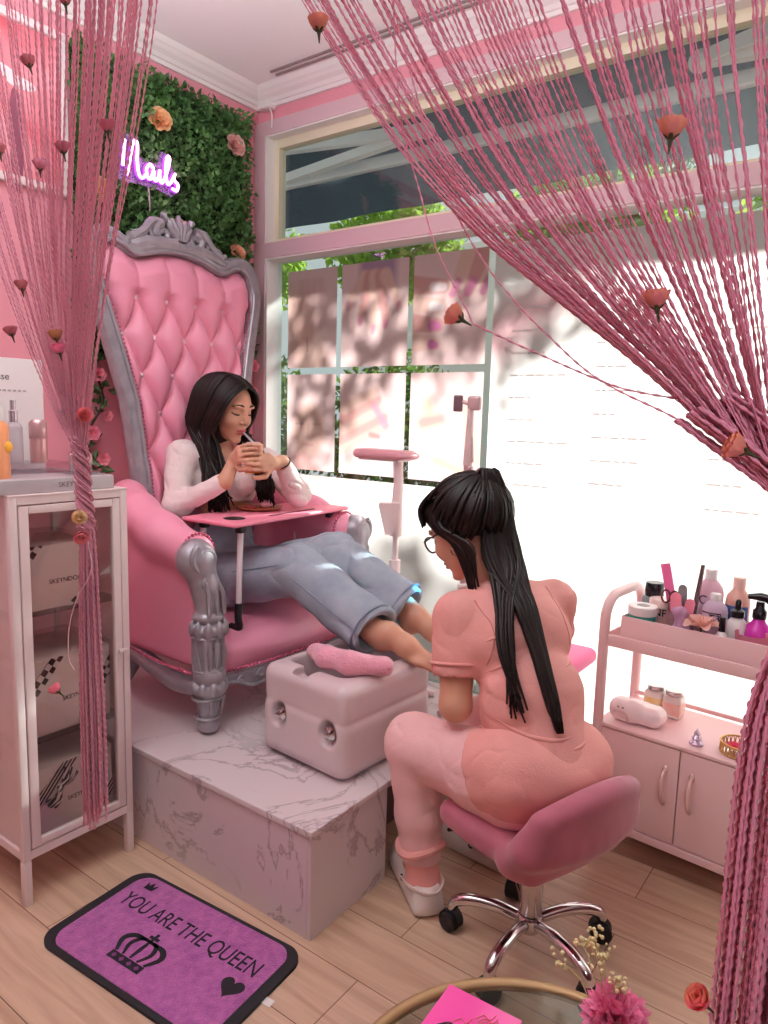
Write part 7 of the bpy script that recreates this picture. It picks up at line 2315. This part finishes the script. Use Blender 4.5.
for c in range(34):
    u = c / 33
    t = u * 3.0
    for _ in range(R_.choice((2, 3, 4, 5, 6))):
        q = min(2.999, max(0.0, t + R_.gauss(0, 0.022)))
        gde = blend(RA, RC, q / 1.75) if q < 1.75 else (blend(RC, RB, (q - 1.75) / 0.75) if q < 2.5 else blend(RB, RD, (q - 2.5) / 0.5))
        paths.append((hang(gde, 0.03, 0.004), R_.uniform(0.0008, 0.0013)))
# two stray strings carrying the hanging rose
paths.append(([(-0.40, CYY, ROD), (-0.40, CYY, 1.62), (-0.354, CYY - 0.01, 1.427), (-0.300, CYY - 0.012, 1.327)], 0.0009))
paths.append(([(-0.300, CYY - 0.012, 1.327), (-0.25, CYY, 1.304), (-0.18, CYY, 1.276), (-0.108, CYY, 1.258), KR], 0.0010))
paths.append(([(-0.42, CYY, 1.66), (-0.33, CYY, 1.425), (-0.22, CYY, 1.30), (-0.13, CYY, 1.25), KR], 0.0010))
strings_mesh('string_fringe', paths, rc, string_m, 0.0014)
paths = []
for i in range(70):
    a = R_.uniform(0, 2 * PI); q = R_.random() ** 0.5
    ox, oy = math.cos(a) * q, math.sin(a) * q
    paths.append(([(-0.118 + ox * 0.022, CYY + oy * 0.014, 1.262 + ox * 0.012), (-0.085 + ox * 0.018, CYY + oy * 0.014, 1.238 + ox * 0.014), (-0.058 + ox * 0.013, CYY + oy * 0.013, 1.212 + ox * 0.010), (-0.042 + ox * 0.012, CYY + oy * 0.012, 1.180), (-0.037 + ox * 0.018, CYY + oy * 0.016, 1.13)], 0.0016))
strings_mesh('gathered_knot', paths, rc, string_m)
g = G()
for i in range(6):
    z = 1.196 + 0.004 * i
    g.tube([(-0.047 + 0.018 * math.cos(a), CYY + 0.018 * math.sin(a), z + 0.006 * math.cos(a)) for a in np.linspace(0, 2 * PI, 20, endpoint=False)], 0.0022, 6, closed=True)
part(rc, 'tieback', g, string_m, w=True)
paths = []
for i in range(95):
    a = R_.uniform(0, 2 * PI); q = R_.random() ** 0.5
    ox, oy = math.cos(a) * q, math.sin(a) * q
    paths.append(([(KR.x + 0.012 + ox * 0.010, CYY + oy * 0.010, 1.19), (-0.036 + ox * 0.020, CYY + oy * 0.018, 1.13), (-0.040 + ox * 0.034, CYY + oy * 0.03, 1.04), (-0.040 + ox * 0.036, CYY + oy * 0.036, 0.88), (-0.040 + ox * 0.037, CYY + oy * 0.038, R_.uniform(0.60, 0.66))], 0.0022))
strings_mesh('hanging_tail', paths, rc, string_m, 0.002)
# ---- rosebuds clipped to the strings
gl_ = 'rosebuds on the left string curtain'
lroses = [(-0.870, 1.728, (0.1, -0.2, 1), 'rosebud at the very top of the left strings, in front of the boxwood panel', 'C4667C'),
          (-0.957, 1.680, (-0.2, -0.2, 1), 'rosebud in front of the upper part of the framed picture', 'C87482'),
          (-0.789, 1.568, (0.15, -0.2, 1), 'mauve rosebud just above the neon sign', 'C4667E'),
          (-0.884, 1.562, (0, -0.2, 1), 'mauve rosebud on the strings beside the frame of the picture', 'C66C82'),
          (-1.043, 1.590, (0.1, -0.2, 1), 'rosebud in front of the lower left of the framed picture', 'CC8288'),
          (-0.941, 1.552, (0.3, -0.2, 0.9), 'pale rosebud in front of the lower edge of the framed picture', 'D98FA6'),
          (-0.998, 1.406, (0.1, -0.2, 1), 'rosebud against the bare pink wall, below the picture', 'C87880'),
          (-1.030, 1.346, (-0.2, -0.2, 1), 'rosebud lowest on the bare pink wall, above the header card', 'C4707E'),
          (-0.915, 1.336, (0.0, -0.2, 1), 'yellowish rosebud above a bright pink one beside the throne frame', 'C98A62'),
          (-0.908, 1.318, (0.1, -0.3, 1), 'bright pink rosebud just under the yellowish one beside the throne frame', 'EC7FA4'),
          (-0.858, 1.238, (0.9, -0.3, 0.2), 'pink and yellow rosebud sticking out right of the left knot', 'F59AA0'),
          (-0.875, 1.102, (0.8, -0.4, 0.4), 'cream rosebud on the left tail, upper of the pair by the cabinet door', 'F8DDB8'),
          (-0.872, 1.083, (0.8, -0.4, -0.3), 'pink rosebud on the left tail, lower of the pair by the cabinet door', 'F59CA4'),
          (-0.940, 0.846, (-0.5, -0.4, 0.6), 'pink rosebud low on the left tail in front of the middle gift box', 'F58AA0')]
for x, z, fc, lab, col in lroses:
    rose('artificial_rosebud', lab, 'flower', Vector((x, CYY - 0.026, z)), fc, 0.0125, col, gl_, 'bud', '4A4A2A', col)
grr = 'rosebuds on the right string curtain'
rroses = [(-0.459, 1.586, (0.0, -0.1, 1), 'red and green rosebud at the top left of the fanned strings, against the ceiling', 'D4707A'),
          (-0.147, 1.436, (0.1, -0.1, 1), 'rosebud in front of the pink window rail on the fanned strings', 'DC8088'),
          (-0.147, 1.327, (-0.1, -0.2, 1), 'pink rosebud in the middle of the gathered strings, against the white price list', 'D9708A'),
          (-0.300, 1.328, (-0.8, -0.2, 0.5), 'orange red rosebud hanging from a single string in front of the posters', 'DC6A74'),
          (-0.084, 1.233, (-0.8, -0.3, 0.4), 'pink and yellow rosebud at the right knot of strings', 'DE7C86'),
          (-0.076, 0.838, (-0.5, -0.5, 0.7), 'bright pink rosebud low on the right tail, above the floor', 'F2608A')]
for i, (x, z, fc, lab, col) in enumerate(rroses):
    rose('artificial_rosebud', lab, 'flower', Vector((x, CYY - 0.03, z)), fc, 0.0122, col, grr, 'bud', '3F3A1E', 'E29A6A')
# small handheld blue work light pointing at the client's ankle
bl = thing('work_light', 'small white work light with a blue beam held low behind the therapist', 'lamp', (-1.045, 1.830, 0.745))
lt_d = Vector((-0.92, -0.06, -0.26)).normalized()
B = frame(lt_d).to_4x4()
part(bl, 'barrel', G().lathe([(0.0, -0.055), (0.007, -0.055), (0.008, -0.01), (0.011, 0.0), (0.010, 0.002), (0.0, -0.001)], 16, B), wht_p)
part(bl, 'lit_tip', G().lathe([(0.0, 0.0), (0.008, 0.0), (0.006, 0.003), (0.0, 0.004)], 14, B), M('blue_led', '9FE8FF', emis='40C8FF', estr=6.0))
sp_ = light('work_light_beam', 'SPOT', tuple(Vector((-1.045, 1.830, 0.745)) + lt_d * 0.008), (0, 0, 0), 9.0, (0.05, 0.55, 1.0))
sp_.rotation_euler = lt_d.to_track_quat('-Z', 'Y').to_euler()
sp_.data.spot_size = math.radians(30); sp_.data.spot_blend = 0.9; sp_.data.shadow_soft_size = 0.006
